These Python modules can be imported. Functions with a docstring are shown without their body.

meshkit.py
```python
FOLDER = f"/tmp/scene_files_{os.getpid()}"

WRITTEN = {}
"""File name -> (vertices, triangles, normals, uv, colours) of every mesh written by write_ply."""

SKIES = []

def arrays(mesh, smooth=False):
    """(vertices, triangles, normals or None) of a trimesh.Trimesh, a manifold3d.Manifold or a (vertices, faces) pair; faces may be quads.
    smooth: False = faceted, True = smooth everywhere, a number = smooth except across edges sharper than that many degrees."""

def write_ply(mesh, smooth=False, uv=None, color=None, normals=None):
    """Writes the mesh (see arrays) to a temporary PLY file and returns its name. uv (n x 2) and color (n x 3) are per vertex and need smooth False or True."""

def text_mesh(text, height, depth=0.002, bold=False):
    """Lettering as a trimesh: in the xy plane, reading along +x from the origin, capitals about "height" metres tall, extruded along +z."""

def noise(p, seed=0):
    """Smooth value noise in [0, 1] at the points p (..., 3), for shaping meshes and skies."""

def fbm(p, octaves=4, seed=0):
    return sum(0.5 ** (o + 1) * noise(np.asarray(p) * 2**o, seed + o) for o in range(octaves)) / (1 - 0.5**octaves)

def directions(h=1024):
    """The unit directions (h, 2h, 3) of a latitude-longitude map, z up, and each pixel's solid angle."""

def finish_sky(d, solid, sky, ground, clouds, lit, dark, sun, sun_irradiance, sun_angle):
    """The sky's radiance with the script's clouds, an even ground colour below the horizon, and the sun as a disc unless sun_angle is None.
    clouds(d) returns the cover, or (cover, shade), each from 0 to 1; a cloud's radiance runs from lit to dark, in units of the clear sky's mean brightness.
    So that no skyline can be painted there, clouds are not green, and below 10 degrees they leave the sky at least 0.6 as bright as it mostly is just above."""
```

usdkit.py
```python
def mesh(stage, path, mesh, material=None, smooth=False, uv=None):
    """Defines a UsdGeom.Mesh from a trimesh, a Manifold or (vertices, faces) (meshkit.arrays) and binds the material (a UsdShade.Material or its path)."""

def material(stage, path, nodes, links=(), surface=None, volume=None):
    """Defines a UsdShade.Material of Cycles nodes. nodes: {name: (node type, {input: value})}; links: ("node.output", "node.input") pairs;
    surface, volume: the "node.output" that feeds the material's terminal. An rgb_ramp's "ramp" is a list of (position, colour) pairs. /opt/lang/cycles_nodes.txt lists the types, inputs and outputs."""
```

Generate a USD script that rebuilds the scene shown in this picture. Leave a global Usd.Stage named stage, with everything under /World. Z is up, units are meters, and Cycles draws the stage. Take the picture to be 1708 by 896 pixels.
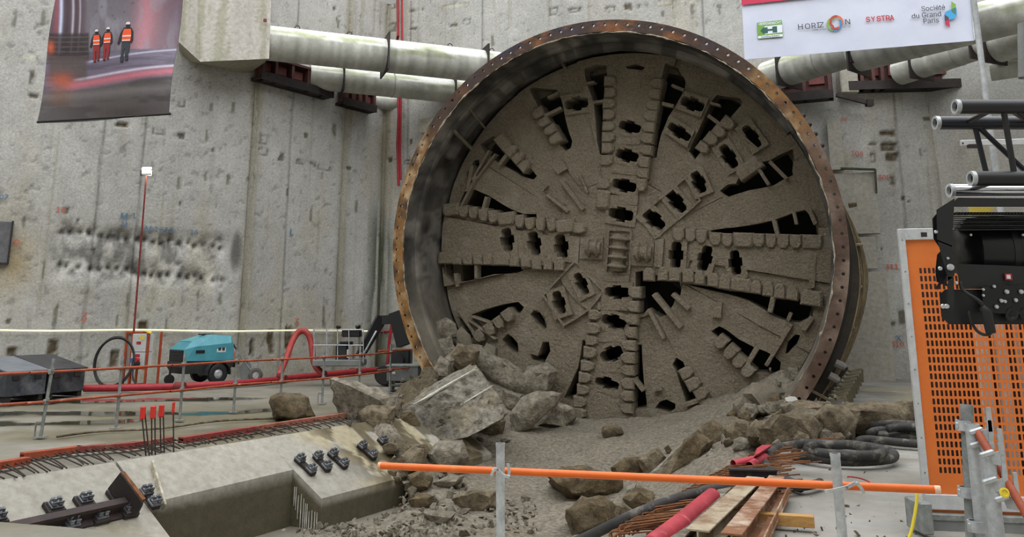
import math, random, numpy as np, trimesh, manifold3d, usdkit, meshkit
from meshkit import fbm, noise, text_mesh
from shapely.geometry import Polygon, Point, LineString, MultiPoint, box as sbox
from shapely.ops import unary_union
from shapely import affinity
from pxr import Usd, UsdGeom, UsdLux, UsdShade, Gf, Sdf, Vt

stage = Usd.Stage.CreateInMemory()
UsdGeom.SetStageUpAxis(stage, 'Z'); UsdGeom.SetStageMetersPerUnit(stage, 1.0)
UsdGeom.Xform.Define(stage, '/World'); UsdGeom.Scope.Define(stage, '/World/Looks')
# ---------------------------------------------------------------- camera
FPX, PITCH, CY, EYE = 1400.0, 0.211006, 236.13, np.array([0, 0, 1.67])
cam = UsdGeom.Camera.Define(stage, '/World/camera')
AP = 36.0
cam.CreateHorizontalApertureAttr(AP); cam.CreateVerticalApertureAttr(AP * 896 / 1708)
cam.CreateFocalLengthAttr(AP * FPX / 1708)
cam.CreateVerticalApertureOffsetAttr(-(448 - CY) / 1708 * AP)
cam.CreateFStopAttr(0.0)
cam.CreateClippingRangeAttr((0.1, 500))
cam.AddTranslateOp().Set(tuple(EYE)); cam.AddRotateXOp().Set(90 + math.degrees(PITCH))
cam.CreateExposureAttr(-0.12)
# ---------------------------------------------------------------- overcast daylight falling into the open shaft
dome = UsdLux.DomeLight.Define(stage, '/World/sky'); dome.CreateIntensityAttr(1.0)
dome.CreateColorAttr(Gf.Vec3f(0.96, 0.98, 1.0))

# ---------------------------------------------------------------- pixel rays (only to measure the place; everything stands at its own depth)
FWD = np.array([0, math.cos(PITCH), math.sin(PITCH)]); UPV = np.array([0, -math.sin(PITCH), math.cos(PITCH)])
def ray(x, y): return np.array([(x - 854) / FPX, 0, 0]) + FWD + (CY - y) / FPX * UPV
def onz(x, y, z=0.0):
    d = ray(x, y); return EYE + d * (z - EYE[2]) / d[2]
def ony(x, y, Y):
    d = ray(x, y); return EYE + d * Y / d[1]
def onp(x, y, P, n):
    d = ray(x, y); return EYE + d * (np.dot(np.asarray(P) - EYE, n) / np.dot(d, n))
def unit(v): v = np.asarray(v, float); return v / np.linalg.norm(v)

# ---------------------------------------------------------------- prims
USED, LOC = {}, {}
def numbered(parent, name):
    k = (parent, name); n = USED.get(k, 0); USED[k] = n + 1
    return f'{parent}/{name}' + (f'_{n:03d}' if n else '')
def thing(name, label, cat, loc=(0, 0, 0), rotz=0.0, group=None, kind=None):
    p = numbered('/World', name); x = UsdGeom.Xform.Define(stage, p)
    x.AddTranslateOp().Set(Gf.Vec3d(*map(float, loc)))
    if rotz: x.AddRotateZOp().Set(float(rotz))
    pr = x.GetPrim(); LOC[p] = np.asarray(loc, float)
    for k, v in (('label', label), ('category', cat), ('group', group), ('kind', kind)):
        if v: pr.SetCustomDataByKey(k, v)
    return p
def T(m):
    if isinstance(m, (list, tuple)) and not isinstance(m[0], np.ndarray): m = cat(m)
    if hasattr(m, 'to_mesh'):
        a = m.to_mesh(); m = trimesh.Trimesh(np.array(a.vert_properties[:, :3]), np.array(a.tri_verts), process=False)
    elif isinstance(m, tuple):
        v, f = m; f = np.asarray(f)
        if f.shape[1] == 4: f = np.vstack([f[:, [0, 1, 2]], f[:, [0, 2, 3]]])
        m = trimesh.Trimesh(v, f, process=False)
    return m
def part(parent, name, m, mat, smooth=30, label=None, col=None, kind=None, local=False):
    """one Mesh under the thing or part; m in world coordinates unless local. col(v)->rgb gives the primvar tint."""
    m = T(m); p = numbered(parent, name); off = LOC.get(parent, np.zeros(3))
    v, f, n = meshkit.arrays(m, smooth)
    cc = None if col is None else np.asarray(col(v), np.float32)
    if not local: v = v - off
    g = UsdGeom.Mesh.Define(stage, p)
    g.CreatePointsAttr(Vt.Vec3fArray.FromNumpy(v.astype(np.float32)))
    g.CreateFaceVertexCountsAttr(Vt.IntArray.FromNumpy(np.full(len(f), 3, np.int32)))
    g.CreateFaceVertexIndicesAttr(Vt.IntArray.FromNumpy(f.astype(np.int32).ravel()))
    g.CreateSubdivisionSchemeAttr('none')
    if n is not None:
        g.CreateNormalsAttr(Vt.Vec3fArray.FromNumpy(n.astype(np.float32))); g.SetNormalsInterpolation('vertex')
    if cc is not None:
        UsdGeom.PrimvarsAPI(g).CreatePrimvar('tint', Sdf.ValueTypeNames.Color3fArray, 'vertex').Set(Vt.Vec3fArray.FromNumpy(cc))
    UsdShade.MaterialBindingAPI.Apply(g.GetPrim()).Bind(mat)
    if label: g.GetPrim().SetCustomDataByKey('label', label)
    if kind: g.GetPrim().SetCustomDataByKey('kind', kind)
    LOC[p] = off if not local else np.zeros(3)
    return p
def single(name, label, ct, m, mat, loc=None, group=None, kind=None, **kw):
    """a thing of one mesh: Mesh directly under /World"""
    m = T(m); p = part('/World', name, m, mat, **kw); pr = stage.GetPrimAtPath(p)
    for k, v in (('label', label), ('category', ct), ('group', group), ('kind', kind)):
        if v: pr.SetCustomDataByKey(k, v)
    return p
def copy(src, name, loc, rotz, label, ct, group=None, scale=None):
    p = numbered('/World', name); x = UsdGeom.Xform.Define(stage, p)
    x.AddTranslateOp().Set(Gf.Vec3d(*map(float, loc))); x.AddRotateZOp().Set(float(rotz))
    if scale: x.AddScaleOp().Set(Gf.Vec3f(*scale))
    x.GetPrim().GetReferences().AddInternalReference(src); x.GetPrim().SetInstanceable(True)
    for k, v in (('label', label), ('category', ct), ('group', group)):
        if v: x.GetPrim().SetCustomDataByKey(k, v)
    return p

# ---------------------------------------------------------------- mesh makers
cat = lambda L: trimesh.util.concatenate([T(x) for x in L])
def frame(u, v, w, o=(0, 0, 0)):
    M = np.eye(4); M[:3, 0], M[:3, 1], M[:3, 2], M[:3, 3] = u, v, w, o; return M
def bx(c, s, R=None, bev=0.0):
    """box of size s at c (R: 3x3 axes), edges chamfered by bev"""
    s = np.asarray(s, float)
    if bev > 0:
        bev = min(bev, s.min() * .45); P = []
        for i in range(3):
            h = s / 2 - bev; h[i] = s[i] / 2
            P += [h * np.array(q) for q in np.array(np.meshgrid([-1, 1], [-1, 1], [-1, 1])).reshape(3, -1).T]
        m = trimesh.convex.convex_hull(np.array(P))
    else: m = trimesh.creation.box(s)
    if R is not None: m.apply_transform(frame(*np.asarray(R, float), (0, 0, 0)))
    m.apply_translation(c); return m
def axes(d, up=(0, 0, 1)):
    d = unit(d); r = np.cross(d, up); r = unit(r) if np.linalg.norm(r) > 1e-4 else np.array([1., 0, 0]); return d, r, np.cross(r, d)
def bar(a, b, w, h, bev=0.0, up=(0, 0, 1)):
    """square bar from a to b: w across, h along up"""
    a, b = np.asarray(a, float), np.asarray(b, float); d, r, u = axes(b - a, up)
    return bx((a + b) / 2, (np.linalg.norm(b - a), w, h), (d, r, u), bev)
def tube(P, r, n=10, caps=True):
    P = np.asarray(P, float); t = np.gradient(P, axis=0); t /= np.linalg.norm(t, axis=1, keepdims=True) + 1e-12
    ref = np.array([0, 0, 1.]) if abs(t[0, 2]) < .9 else np.array([1., 0, 0])
    a = np.zeros_like(P); prev = unit(np.cross(t[0], ref))
    for i in range(len(P)):
        prev = unit(prev - t[i] * np.dot(prev, t[i])); a[i] = prev
    b = np.cross(t, a); ang = np.arange(n) * 2 * np.pi / n
    R = np.broadcast_to(np.asarray(r, float), (len(P),))[:, None, None]
    v = (P[:, None] + R * (np.cos(ang)[None, :, None] * a[:, None] + np.sin(ang)[None, :, None] * b[:, None])).reshape(-1, 3)
    i, j = np.meshgrid(np.arange(len(P) - 1), np.arange(n), indexing='ij')
    q = np.stack([i * n + j, i * n + (j + 1) % n, (i + 1) * n + (j + 1) % n, (i + 1) * n + j], -1).reshape(-1, 4)
    f = [q[:, [0, 1, 2]], q[:, [0, 2, 3]]]
    if caps:
        k = len(v); v = np.vstack([v, P[:1], P[-1:]]); jj = np.arange(n); e = (len(P) - 1) * n
        f += [np.stack([np.full(n, k), (jj + 1) % n, jj], 1), np.stack([np.full(n, k + 1), e + jj, e + (jj + 1) % n], 1)]
    return trimesh.Trimesh(v, np.vstack(f)[:, ::-1] if False else np.vstack(f), process=False)
def pipe(a, b, r, n=16, bore=0.0):
    """straight tube; bore > 0 gives an open hollow end"""
    a, b = np.asarray(a, float), np.asarray(b, float)
    if not bore: return tube([a, b], r, n)
    d, rr, u = axes(b - a); L = np.linalg.norm(b - a); k = bore
    pr = np.array([[k, 0], [r, 0], [r, L], [k, L], [k, 0]]); m = trimesh.creation.revolve(pr, sections=n)
    m.apply_transform(frame(rr, np.cross(d, rr), d, a)); return m
def lathe(prof, o, d, n=32):
    d, rr, u = axes(d); m = trimesh.creation.revolve(np.asarray(prof, float), sections=n); m.apply_transform(frame(rr, np.cross(d, rr), d, o)); return m
def ext(poly, h, M=None):
    """extruded polygon (in xy, along z), placed by the 4x4 M"""
    L = [trimesh.creation.extrude_polygon(g, h, engine='earcut') for g in getattr(poly, 'geoms', [poly]) if g.area > 1e-6]
    m = trimesh.util.concatenate(L)
    if M is not None: m.apply_transform(M)
    return m
def curve(P, n=60):
    from scipy.interpolate import CubicSpline
    P = np.asarray(P, float); s = np.r_[0, np.cumsum(np.linalg.norm(np.diff(P, axis=0), axis=1))]
    return CubicSpline(s, P)(np.linspace(0, s[-1], n))
def rock(c, s, seed, R=None, cuts=7, sub=4, rough=.05, flat=.75):
    """broken lump: an icosphere clipped by random planes into facets, roughened; s: three half sizes"""
    rg = np.random.default_rng(seed); m = trimesh.creation.icosphere(sub); v = m.vertices.copy()
    v = np.sign(v) * np.abs(v) ** .7; v /= np.abs(v).max(0)
    for _ in range(cuts):
        d = unit(rg.normal(size=3)); t = rg.uniform(.5, .85) * flat / .75; e = v @ d - t
        v = v - np.where(e > 0, e, 0)[:, None] * d
    v = v * np.asarray(s); k = 1.4 / max(s)
    nn = fbm(v * k * 1.6 + seed * 7.3, 4, seed) - .5
    vn = trimesh.Trimesh(v, m.faces, process=False).vertex_normals
    mean = float(np.mean(s)); v = v + vn * (nn * mean * rough * 6)[:, None]
    v = v + vn * ((fbm(v * 9 / mean + 3, 2, seed + 5) - .5) * mean * rough * 1.5)[:, None]
    if R is not None: v = v @ np.asarray(R, float)
    return trimesh.Trimesh(v + np.asarray(c), m.faces, process=False)
def rotm(ax, deg): return trimesh.transformations.rotation_matrix(math.radians(deg), ax)[:3, :3].T
def fix(m):
    m = T(m); m.merge_vertices(); m.fix_normals(); return m
def ss(x, a, b): t = np.clip((x - a) / (b - a), 0, 1); return t * t * (3 - 2 * t)

# ---------------------------------------------------------------- materials
def c(r, g, b): return tuple(((x / 255) / 12.92 if x / 255 < .04045 else ((x / 255 + .055) / 1.055) ** 2.4) for x in (r, g, b))
def mat(name, col, col2=None, scale=3.0, rough=.8, metal=0.0, bump=0.0, bscale=20.0, tint=False, spec=.5, detail=6, lo=.35, hi=.65, dist=.02, col3=None, scale3=.7, coat=0.0, stretch=None, lo3=.52, hi3=.68):
    """procedural look: two tones mixed by noise, a third in large blotches, fine relief; tint: multiplied by the mesh's own stain primvar"""
    N = {'p': ('principled_bsdf', {'roughness': rough, 'metallic': metal, 'specular_ior_level': spec, 'coat_weight': coat, 'base_color': col}), 'g': ('texture_coordinate', {})}
    L = []; src = 'g.object'
    if stretch: N['mp'] = ('mapping', {'scale': stretch}); L.append((src, 'mp.vector')); src = 'mp.vector'
    out = None
    if col2 is not None:
        N['n'] = ('noise_texture', {'scale': scale, 'detail': float(detail), 'roughness': .68}); L.append((src, 'n.vector'))
        N['r'] = ('rgb_ramp', {'ramp': [(lo, col), (hi, col2)]}); L.append(('n.fac', 'r.fac')); out = 'r.color'
    if col3 is not None:
        N['n3'] = ('noise_texture', {'scale': scale3, 'detail': 8.0, 'roughness': .7}); L.append((src, 'n3.vector'))
        N['r3'] = ('rgb_ramp', {'ramp': [(lo3, (0, 0, 0)), (hi3, (1, 1, 1))]}); L.append(('n3.fac', 'r3.fac'))
        N['m3'] = ('mix_color', {'a': col, 'b': col3}); L += [('r3.color', 'm3.fac')]
        if out: L.append((out, 'm3.a'))
        out = 'm3.result'
    if tint:
        N['a'] = ('attribute', {'attribute': 'tint'}); N['mt'] = ('mix_color', {'blend_type': 'multiply', 'fac': 1.0, 'a': col, 'use_clamp': False}); L.append(('a.color', 'mt.b'))
        if out: L.append((out, 'mt.a'))
        out = 'mt.result'
    if out: L.append((out, 'p.base_color'))
    if bump:
        N['bn'] = ('noise_texture', {'scale': bscale, 'detail': 8.0, 'roughness': .65}); N['b'] = ('bump', {'strength': bump, 'distance': dist})
        L += [('g.object', 'bn.vector'), ('bn.fac', 'b.height'), ('b.normal', 'p.normal')]
    return usdkit.material(stage, '/World/Looks/' + name, N, L, surface='p.BSDF')
CONC = mat('wall_concrete', c(188, 187, 182), c(160, 158, 152), 16, .85, bump=.5, bscale=14, tint=True, dist=.03)
FLOORM = mat('slab_concrete', c(158, 154, 145), c(134, 130, 120), 1.1, .6, bump=.35, bscale=18, tint=True)
PALE = mat('pale_cast_concrete', c(166, 162, 151), c(144, 139, 127), 9, .8, bump=.4, bscale=22, tint=True)
STRUT = mat('painted_strut', c(238, 238, 232), c(214, 214, 206), 5, .6, bump=.25, bscale=25, tint=True, stretch=(1, 1, 1))
MUD = mat('cutter_mud', c(154, 142, 122), c(116, 106, 90), 26, .9, bump=1.0, bscale=13, dist=.09, col3=c(150, 141, 125), scale3=2.6, detail=12, lo=.34, hi=.64)
MUCK = mat('fine_muck', c(150, 142, 126), c(94, 86, 73), 16.0, .88, bump=1.0, bscale=14, dist=.06, tint=True, detail=10)
BLOCKM = mat('broken_block', c(176, 169, 154), c(104, 97, 84), 8, .9, bump=1.0, bscale=10, dist=.1, detail=10, tint=True)
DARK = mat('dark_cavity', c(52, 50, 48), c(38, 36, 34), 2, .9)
STEELRUST = mat('rusty_flange', c(255, 255, 255), c(205, 200, 195), 6, .62, .15, bump=.5, bscale=30, tint=True)
SHELL = mat('muddy_shell', c(110, 106, 100), c(78, 76, 73), 1.1, .8, .1, bump=.5, bscale=14, tint=True)
ROCKM = mat('rock_mud', c(148, 134, 110), c(76, 66, 49), 7, .92, bump=1.0, bscale=9, dist=.10, detail=10, col3=c(84, 72, 52), scale3=1.3)
ROCKG = mat('rock_grey', c(164, 156, 140), c(98, 90, 76), 8, .92, bump=1.0, bscale=9, dist=.10, detail=10, col3=c(98, 88, 70), scale3=1.1)
ROCKB = mat('rock_brown', c(126, 109, 80), c(62, 52, 36), 7, .92, bump=1.0, bscale=9, dist=.10, detail=10, col3=c(128, 118, 98), scale3=1.2)
BROWNST = mat('oxide_steel', c(92, 56, 50), c(70, 44, 40), 3, .7, .1, bump=.2)
BLACKST = mat('black_brown_steel', c(54, 46, 44), c(38, 33, 33), 4, .6, .3, bump=.2)
GALV = mat('galvanised', c(210, 213, 214), c(164, 168, 169), 14, .38, .35, bump=.1, bscale=60)
GALVD = mat('weathered_galvanised', c(150, 154, 152), c(112, 116, 113), 12, .55, .25, bump=.1)
ORANGE = mat('orange_paint', c(234, 112, 28), c(222, 98, 22), 6, .42, col3=c(238, 136, 64), scale3=4, lo3=.6, hi3=.75)
ORANGED = mat('old_orange_paint', c(172, 80, 46), c(136, 60, 36), 6, .55, col3=c(210, 150, 120), scale3=7, lo3=.58, hi3=.7)
REDP = mat('red_hose', c(168, 36, 46), c(140, 28, 38), 5, .55)
REDD = mat('dark_red_steel', c(130, 40, 34), c(104, 32, 28), 8, .6)
BLACKR = mat('black_rubber', c(34, 33, 34), c(22, 22, 23), 8, .6)
MUDHOSE = mat('muddy_hose', c(52, 50, 48), c(34, 32, 31), 5, .7, col3=c(112, 106, 96), scale3=6, bump=.3)
REBAR = mat('rusty_rebar', c(138, 88, 48), c(84, 54, 34), 12, .8, .2, bump=.4, bscale=90)
REBARD = mat('dark_rebar', c(66, 54, 46), c(48, 40, 36), 12, .8, .2, bump=.4, bscale=90)
WOOD = mat('timber', c(186, 144, 84), c(160, 118, 64), 3, .8, stretch=(1, 14, 14), bump=.2)
RAILST = mat('rail_steel', c(60, 46, 44), c(42, 34, 34), 6, .55, .4, bump=.2)
BEAMRUST = mat('rust_beam', c(150, 104, 72), c(112, 74, 50), 3, .75, .2, col3=c(186, 166, 146), scale3=2.4, bump=.3)
WHITEP = mat('white_paint', c(222, 222, 218), c(204, 204, 200), 4, .5)
BLACKP = mat('black_paint', c(26, 26, 28), None, rough=.45)
BLACKG = mat('black_gloss', c(17, 17, 20), None, rough=.32)
YELLOW = mat('yellow', c(226, 204, 60), None, rough=.5)
# ================================================================ the shaft: walls, floor, trench
WALL = [(-26, 12), (-17.2, 21.8), (-8.43, 26.9), (-6.1, 30.0), (-4.9, 31.5), (9.0, 26.3), (13.4, 25.9), (18.5, 21), (22, 12)]
BACKW = [(22, 12), (21, -6), (8, -16), (-10, -16), (-24, -6), (-26, 12)]
WTOP = 22.0
def wframe(i):
    a, b = np.array([*WALL[i], 0.]), np.array([*WALL[i + 1], 0.]); u = unit(b - a); n = np.cross([0, 0, 1.], u) * -1
    n = np.array([u[1], -u[0], 0]);  # faces the camera (right-hand side of left-to-right walk)
    return a, b, u, n
def onwall(i, x, y):
    a, b, u, n = wframe(i); P = onp(x, y, a, n); return np.dot(P - a, u), P[2]
# marks seen on the walls: (panel, px, py, width px, height px, kind)  kind: h hole, l light scar, r outlined pocket, d dark vertical slot, b broken pocket with rust
MARKS = [
 (1,48,95,28,7,'l'),(1,52,130,6,22,'h'),(1,56,160,16,6,'h'),(1,205,207,22,8,'b'),(1,265,219,20,9,'r'),(1,303,227,12,10,'h'),(1,304,173,9,9,'r'),(1,353,178,5,15,'d'),(1,389,178,6,18,'d'),
 (1,298,305,5,20,'d'),(1,343,295,5,16,'d'),(1,380,300,5,18,'d'),(1,110,352,8,10,'h'),(1,131,368,4,4,'h'),(1,300,340,4,8,'h'),(1,14,537,8,8,'h'),(1,92,528,5,30,'d'),(1,95,512,6,8,'h'),
 (1,212,500,5,26,'d'),(1,195,535,5,20,'d'),(1,238,543,15,14,'b'),(1,278,540,5,20,'d'),(1,330,492,5,14,'d'),(1,368,498,6,18,'d'),(1,18,588,18,16,'b'),(1,88,580,16,26,'b'),(1,190,600,14,30,'b'),(1,240,610,8,12,'h'),
 (1,72,452,6,30,'d'),(1,40,370,4,20,'d'),(1,156,420,4,10,'h'),(1,25,30,6,30,'d'),(1,72,30,5,26,'d'),(1,355,250,6,9,'h'),(1,345,225,5,20,'d'),
 (2,413,205,18,9,'r'),(2,440,232,14,15,'r'),(2,438,253,16,12,'r'),(2,470,262,8,10,'h'),(2,512,271,24,7,'r'),(2,541,279,20,7,'r'),(2,512,226,9,9,'h'),(2,558,215,5,18,'d'),(2,440,60,5,6,'h'),
 (2,565,40,6,16,'d'),(2,558,14,6,8,'h'),(2,480,320,4,14,'d'),(2,520,360,4,20,'d'),(2,452,570,9,34,'b'),(2,482,562,12,36,'b'),(2,420,580,8,34,'b'),(2,408,640,4,20,'d'),(2,541,530,5,36,'d'),
 (3,595,345,4,20,'d'),(3,583,280,10,6,'h'),(3,600,560,5,40,'d'),(3,590,590,5,30,'d'),(3,556,620,5,20,'d'),
 (4,651,9,16,10,'r'),(4,650,46,18,12,'r'),(4,694,17,24,4,'r'),(4,758,10,44,7,'l'),(4,757,42,14,4,'h'),(4,689,48,14,4,'h'),(4,778,36,10,7,'r'),(4,822,69,5,16,'d'),(4,650,267,7,7,'h'),(4,685,237,5,9,'h'),(4,681,270,12,5,'r'),(4,686,150,10,4,'h'),
 (4,923,20,12,12,'r'),(4,958,17,20,6,'r'),(4,1018,15,16,7,'r'),(4,1047,12,14,10,'b'),(4,1072,9,18,7,'r'),(4,1107,5,26,7,'l'),(4,1152,4,22,6,'l'),(4,1155,16,6,20,'d'),(4,1105,25,5,9,'d'),(4,1200,18,6,16,'d'),(4,1170,70,4,10,'h'),(4,900,100,4,10,'d'),
 (5,1480,222,26,9,'b'),(5,1483,245,28,14,'b'),(5,1487,262,22,14,'b'),(5,1455,240,14,5,'h'),(5,1489,301,8,16,'h'),(5,1456,262,8,14,'r'),(5,1536,253,5,14,'d'),(5,1546,198,14,5,'h'),(5,1507,330,5,6,'h'),(5,1505,530,14,24,'h'),(5,1490,540,9,6,'h'),(5,1516,335,5,5,'h'),(5,1470,415,4,6,'h')]
SEAMS = {1: [165, 235], 2: [482], 3: [], 4: [678, 803, 1186], 5: [1503], 6: []}
CHIP = None
def wall_panel(i, step, zmax=14.0):
    a, b, u, n = wframe(i); L = np.linalg.norm(b - a); ns, nz = int(L / step) + 1, int(zmax / step) + 1
    S, Z = np.meshgrid(np.linspace(-.12, L + .12, ns), np.linspace(-2.2, zmax, nz), indexing='ij'); s, z = S.ravel(), Z.ravel()
    P = a + s[:, None] * u + z[:, None] * np.array([0, 0, 1.])
    q = np.stack([s, z, np.full_like(s, i * 13.7)], 1)
    d = (fbm(q * .35, 4, i) - .5) * .10 + (fbm(q * 2.5, 3, i + 4) - .5) * .03
    col = np.ones((len(s), 3))
    streak = fbm(np.stack([s * 2.6, z * .16, q[:, 2]], 1), 4, i + 9); blot = fbm(q * np.array([.45, .45, 1]), 5, i + 2); fine = fbm(q * 3.2, 4, i + 21)
    k = .80 + .30 * blot + .16 * (streak - .5) + .30 * (fine - .5); col *= k[:, None]
    warm = ss(fbm(np.stack([s * .8, z * .3, q[:, 2] + 5], 1), 4, i + 31), .5, .68)[:, None]; col *= 1 - warm * np.array([.02, .055, .13])
    white = ss(fbm(np.stack([s * 1.3, z * .35, q[:, 2] + 8], 1), 4, i + 37), .58, .72)[:, None]; col *= 1 + white * .10
    drip = ss(fbm(np.stack([s * 6, z * .22, q[:, 2] + 3], 1), 3, i + 41), .62, .74)[:, None]; col *= 1 - drip * np.array([.16, .18, .24])
    pit = ss(fbm(q * 6.5, 2, i + 51), .70, .80); d -= pit * .02; col *= (1 - .28 * pit)[:, None]
    foot_dark = np.exp(-np.maximum(z, 0) / .9) * fbm(q * 1.3, 3, 70 + i); col *= 1 - foot_dark[:, None] * np.array([.35, .36, .42])  # tint goes darker towards the foot of the wall, broken by noise
    for e, sd in ((0, 1), (L, 2)):  # rust-brown run-off along the folds between the panels
        if 0 < i < 6:
            w = np.exp(-((s - e) / .22) ** 2) * (.45 + .55 * fbm(np.stack([s * 3, z * .4, q[:, 2]], 1), 3, 80 + sd)); col *= 1 - w[:, None] * np.array([.38, .42, .55])
            d -= .05 * np.exp(-((s - e) / .07) ** 2)
    for x in SEAMS.get(i, []):
        s0 = onwall(i, x, 300)[0]; jit = (noise(np.stack([z * .8, z * 0, z * 0 + i], 1), 5) - .5) * .06
        w = np.exp(-((s - s0 + jit) / .035) ** 2); d -= .03 * w; col *= 1 - .5 * w[:, None]
    for (pi, x, y, w, h, kd) in MARKS:
        if pi != i: continue
        s0, z0 = onwall(i, x, y); s1 = onwall(i, x + w / 2, y)[0]; z1 = onwall(i, x, y - h / 2)[1]; hw, hh = max(s1 - s0, .04), max(z1 - z0, .04)
        near = (np.abs(s - s0) < hw * 2.2) & (np.abs(z - z0) < hh * 2.2 + 1.6)
        if not near.any(): continue
        sn, zn, qn = s[near], z[near], q[near]; wob = (fbm(qn * 5, 2, int(x)) - .5) * .9
        r = np.maximum(np.abs(sn - s0) / hw, np.abs(zn - z0) / hh) + wob
        core = 1 - ss(r, .75, 1.15); edge = np.exp(-((r - .95) / .22) ** 2)
        if kd == 'l': col[near] *= 1 + core[:, None] * np.array([.22, .2, .08]) - edge[:, None] * .35
        elif kd == 'r': col[near] *= 1 - (edge * .62)[:, None]; d[near] -= edge * .03 + core * .01
        elif kd == 'b': col[near] *= 1 - (core * np.clip(.35 + 1.2 * fbm(qn * 9, 2, 3), 0, 1) * .92)[:, None] * np.array([.86, .92, 1.0]); d[near] -= core * (.04 + .08 * fbm(qn * 7, 2, 4))
        elif kd == 'd': col[near] *= 1 - core[:, None] * np.array([.52, .52, .58]); d[near] -= core * .025
        else: col[near] *= 1 - core[:, None] * np.array([.68, .7, .74]); d[near] -= core * .045
        if kd in 'bdh':  # run-off below the pocket
            run = np.exp(-((sn - s0) / (hw * .7)) ** 2) * ss(z0 - zn, 0, .1) * np.exp(-np.maximum(z0 - zn, 0) / .8); col[near] *= 1 - run[:, None] * np.array([.14, .16, .22])
    if i == 1:  # scabbled band with two rows of drill holes
        for (xa, ya, xb, yb) in ((95, 384, 375, 413), (92, 441, 372, 468)):
            (sa, za), (sb, zb) = onwall(1, xa, ya), onwall(1, xb, yb); t = np.clip((s - sa) / (sb - sa), 0, 1); zc = za + t * (zb - za)
            inside = ss(s, sa - .1, sa + .1) * (1 - ss(s, sb - .1, sb + .1)); w = np.exp(-((z - zc) / .28) ** 2) * inside
            chip = fbm(np.stack([s * 7, z * 4, z * 0], 1), 3, 77); d -= w * .16 * chip; col *= 1 - (w * ss(chip, .50, .66) * .45)[:, None]; col *= 1 + (w * (1 - ss(chip, .36, .46)) * .25)[:, None]
            for m in np.arange(sa + .1, sb, .25):
                zz = za + (m - sa) / (sb - sa) * (zb - za); jx, jz = (noise(np.array([[m * 7, zz, 1.]]))[0] - .5) * .14, (noise(np.array([[m * 5, zz, 9.]]))[0] - .5) * .16
                h = np.exp(-(((s - m - jx) / .06) ** 2 + ((z - zz - jz) / .075) ** 2)); d -= h * .12; col *= 1 - h[:, None] * .85
        (sa, za), (sb, zb) = onwall(1, 92, 384), onwall(1, 375, 468); band = ss(s, sa - .2, sa + .2) * (1 - ss(s, sb - .2, sb + .2)) * ss(z, zb - .25, zb + .1) * (1 - ss(z, za - .1, za + .25))
        chip = fbm(np.stack([s * 3.4, z * 2.2, z * 0], 1), 4, 79); d -= band * .12 * chip; col *= 1 + band[:, None] * ((.5 - chip) * .9)[:, None] * np.array([1, 1, 1]); col *= 1 - (band * ss(chip, .56, .66) * .35)[:, None]
        s0, z0 = onwall(1, 395, 424); w = np.exp(-(((s - s0) / .16) ** 2 + ((z - z0) / .62) ** 2) ** 2); d -= w * .15; col *= 1 - w[:, None] * .62
        s0, z0 = onwall(1, 28, 410); w = np.exp(-(((s - s0) / .55) ** 2 + ((z - z0 + .3) / .9) ** 2)) * fbm(q * 1.4, 3, 8) * 1.4; col *= 1 - np.clip(w, 0, 1)[:, None] * np.array([.12, .28, .55])
        s0, z0 = onwall(1, 250, 500); w = np.exp(-(((s - s0) / 2.6) ** 2 + ((z - z0) / .5) ** 2)) * ss(fbm(q * np.array([1.2, .8, 1]), 4, 88), .42, .6); col *= 1 - w[:, None] * np.array([.06, .08, .2])
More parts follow.
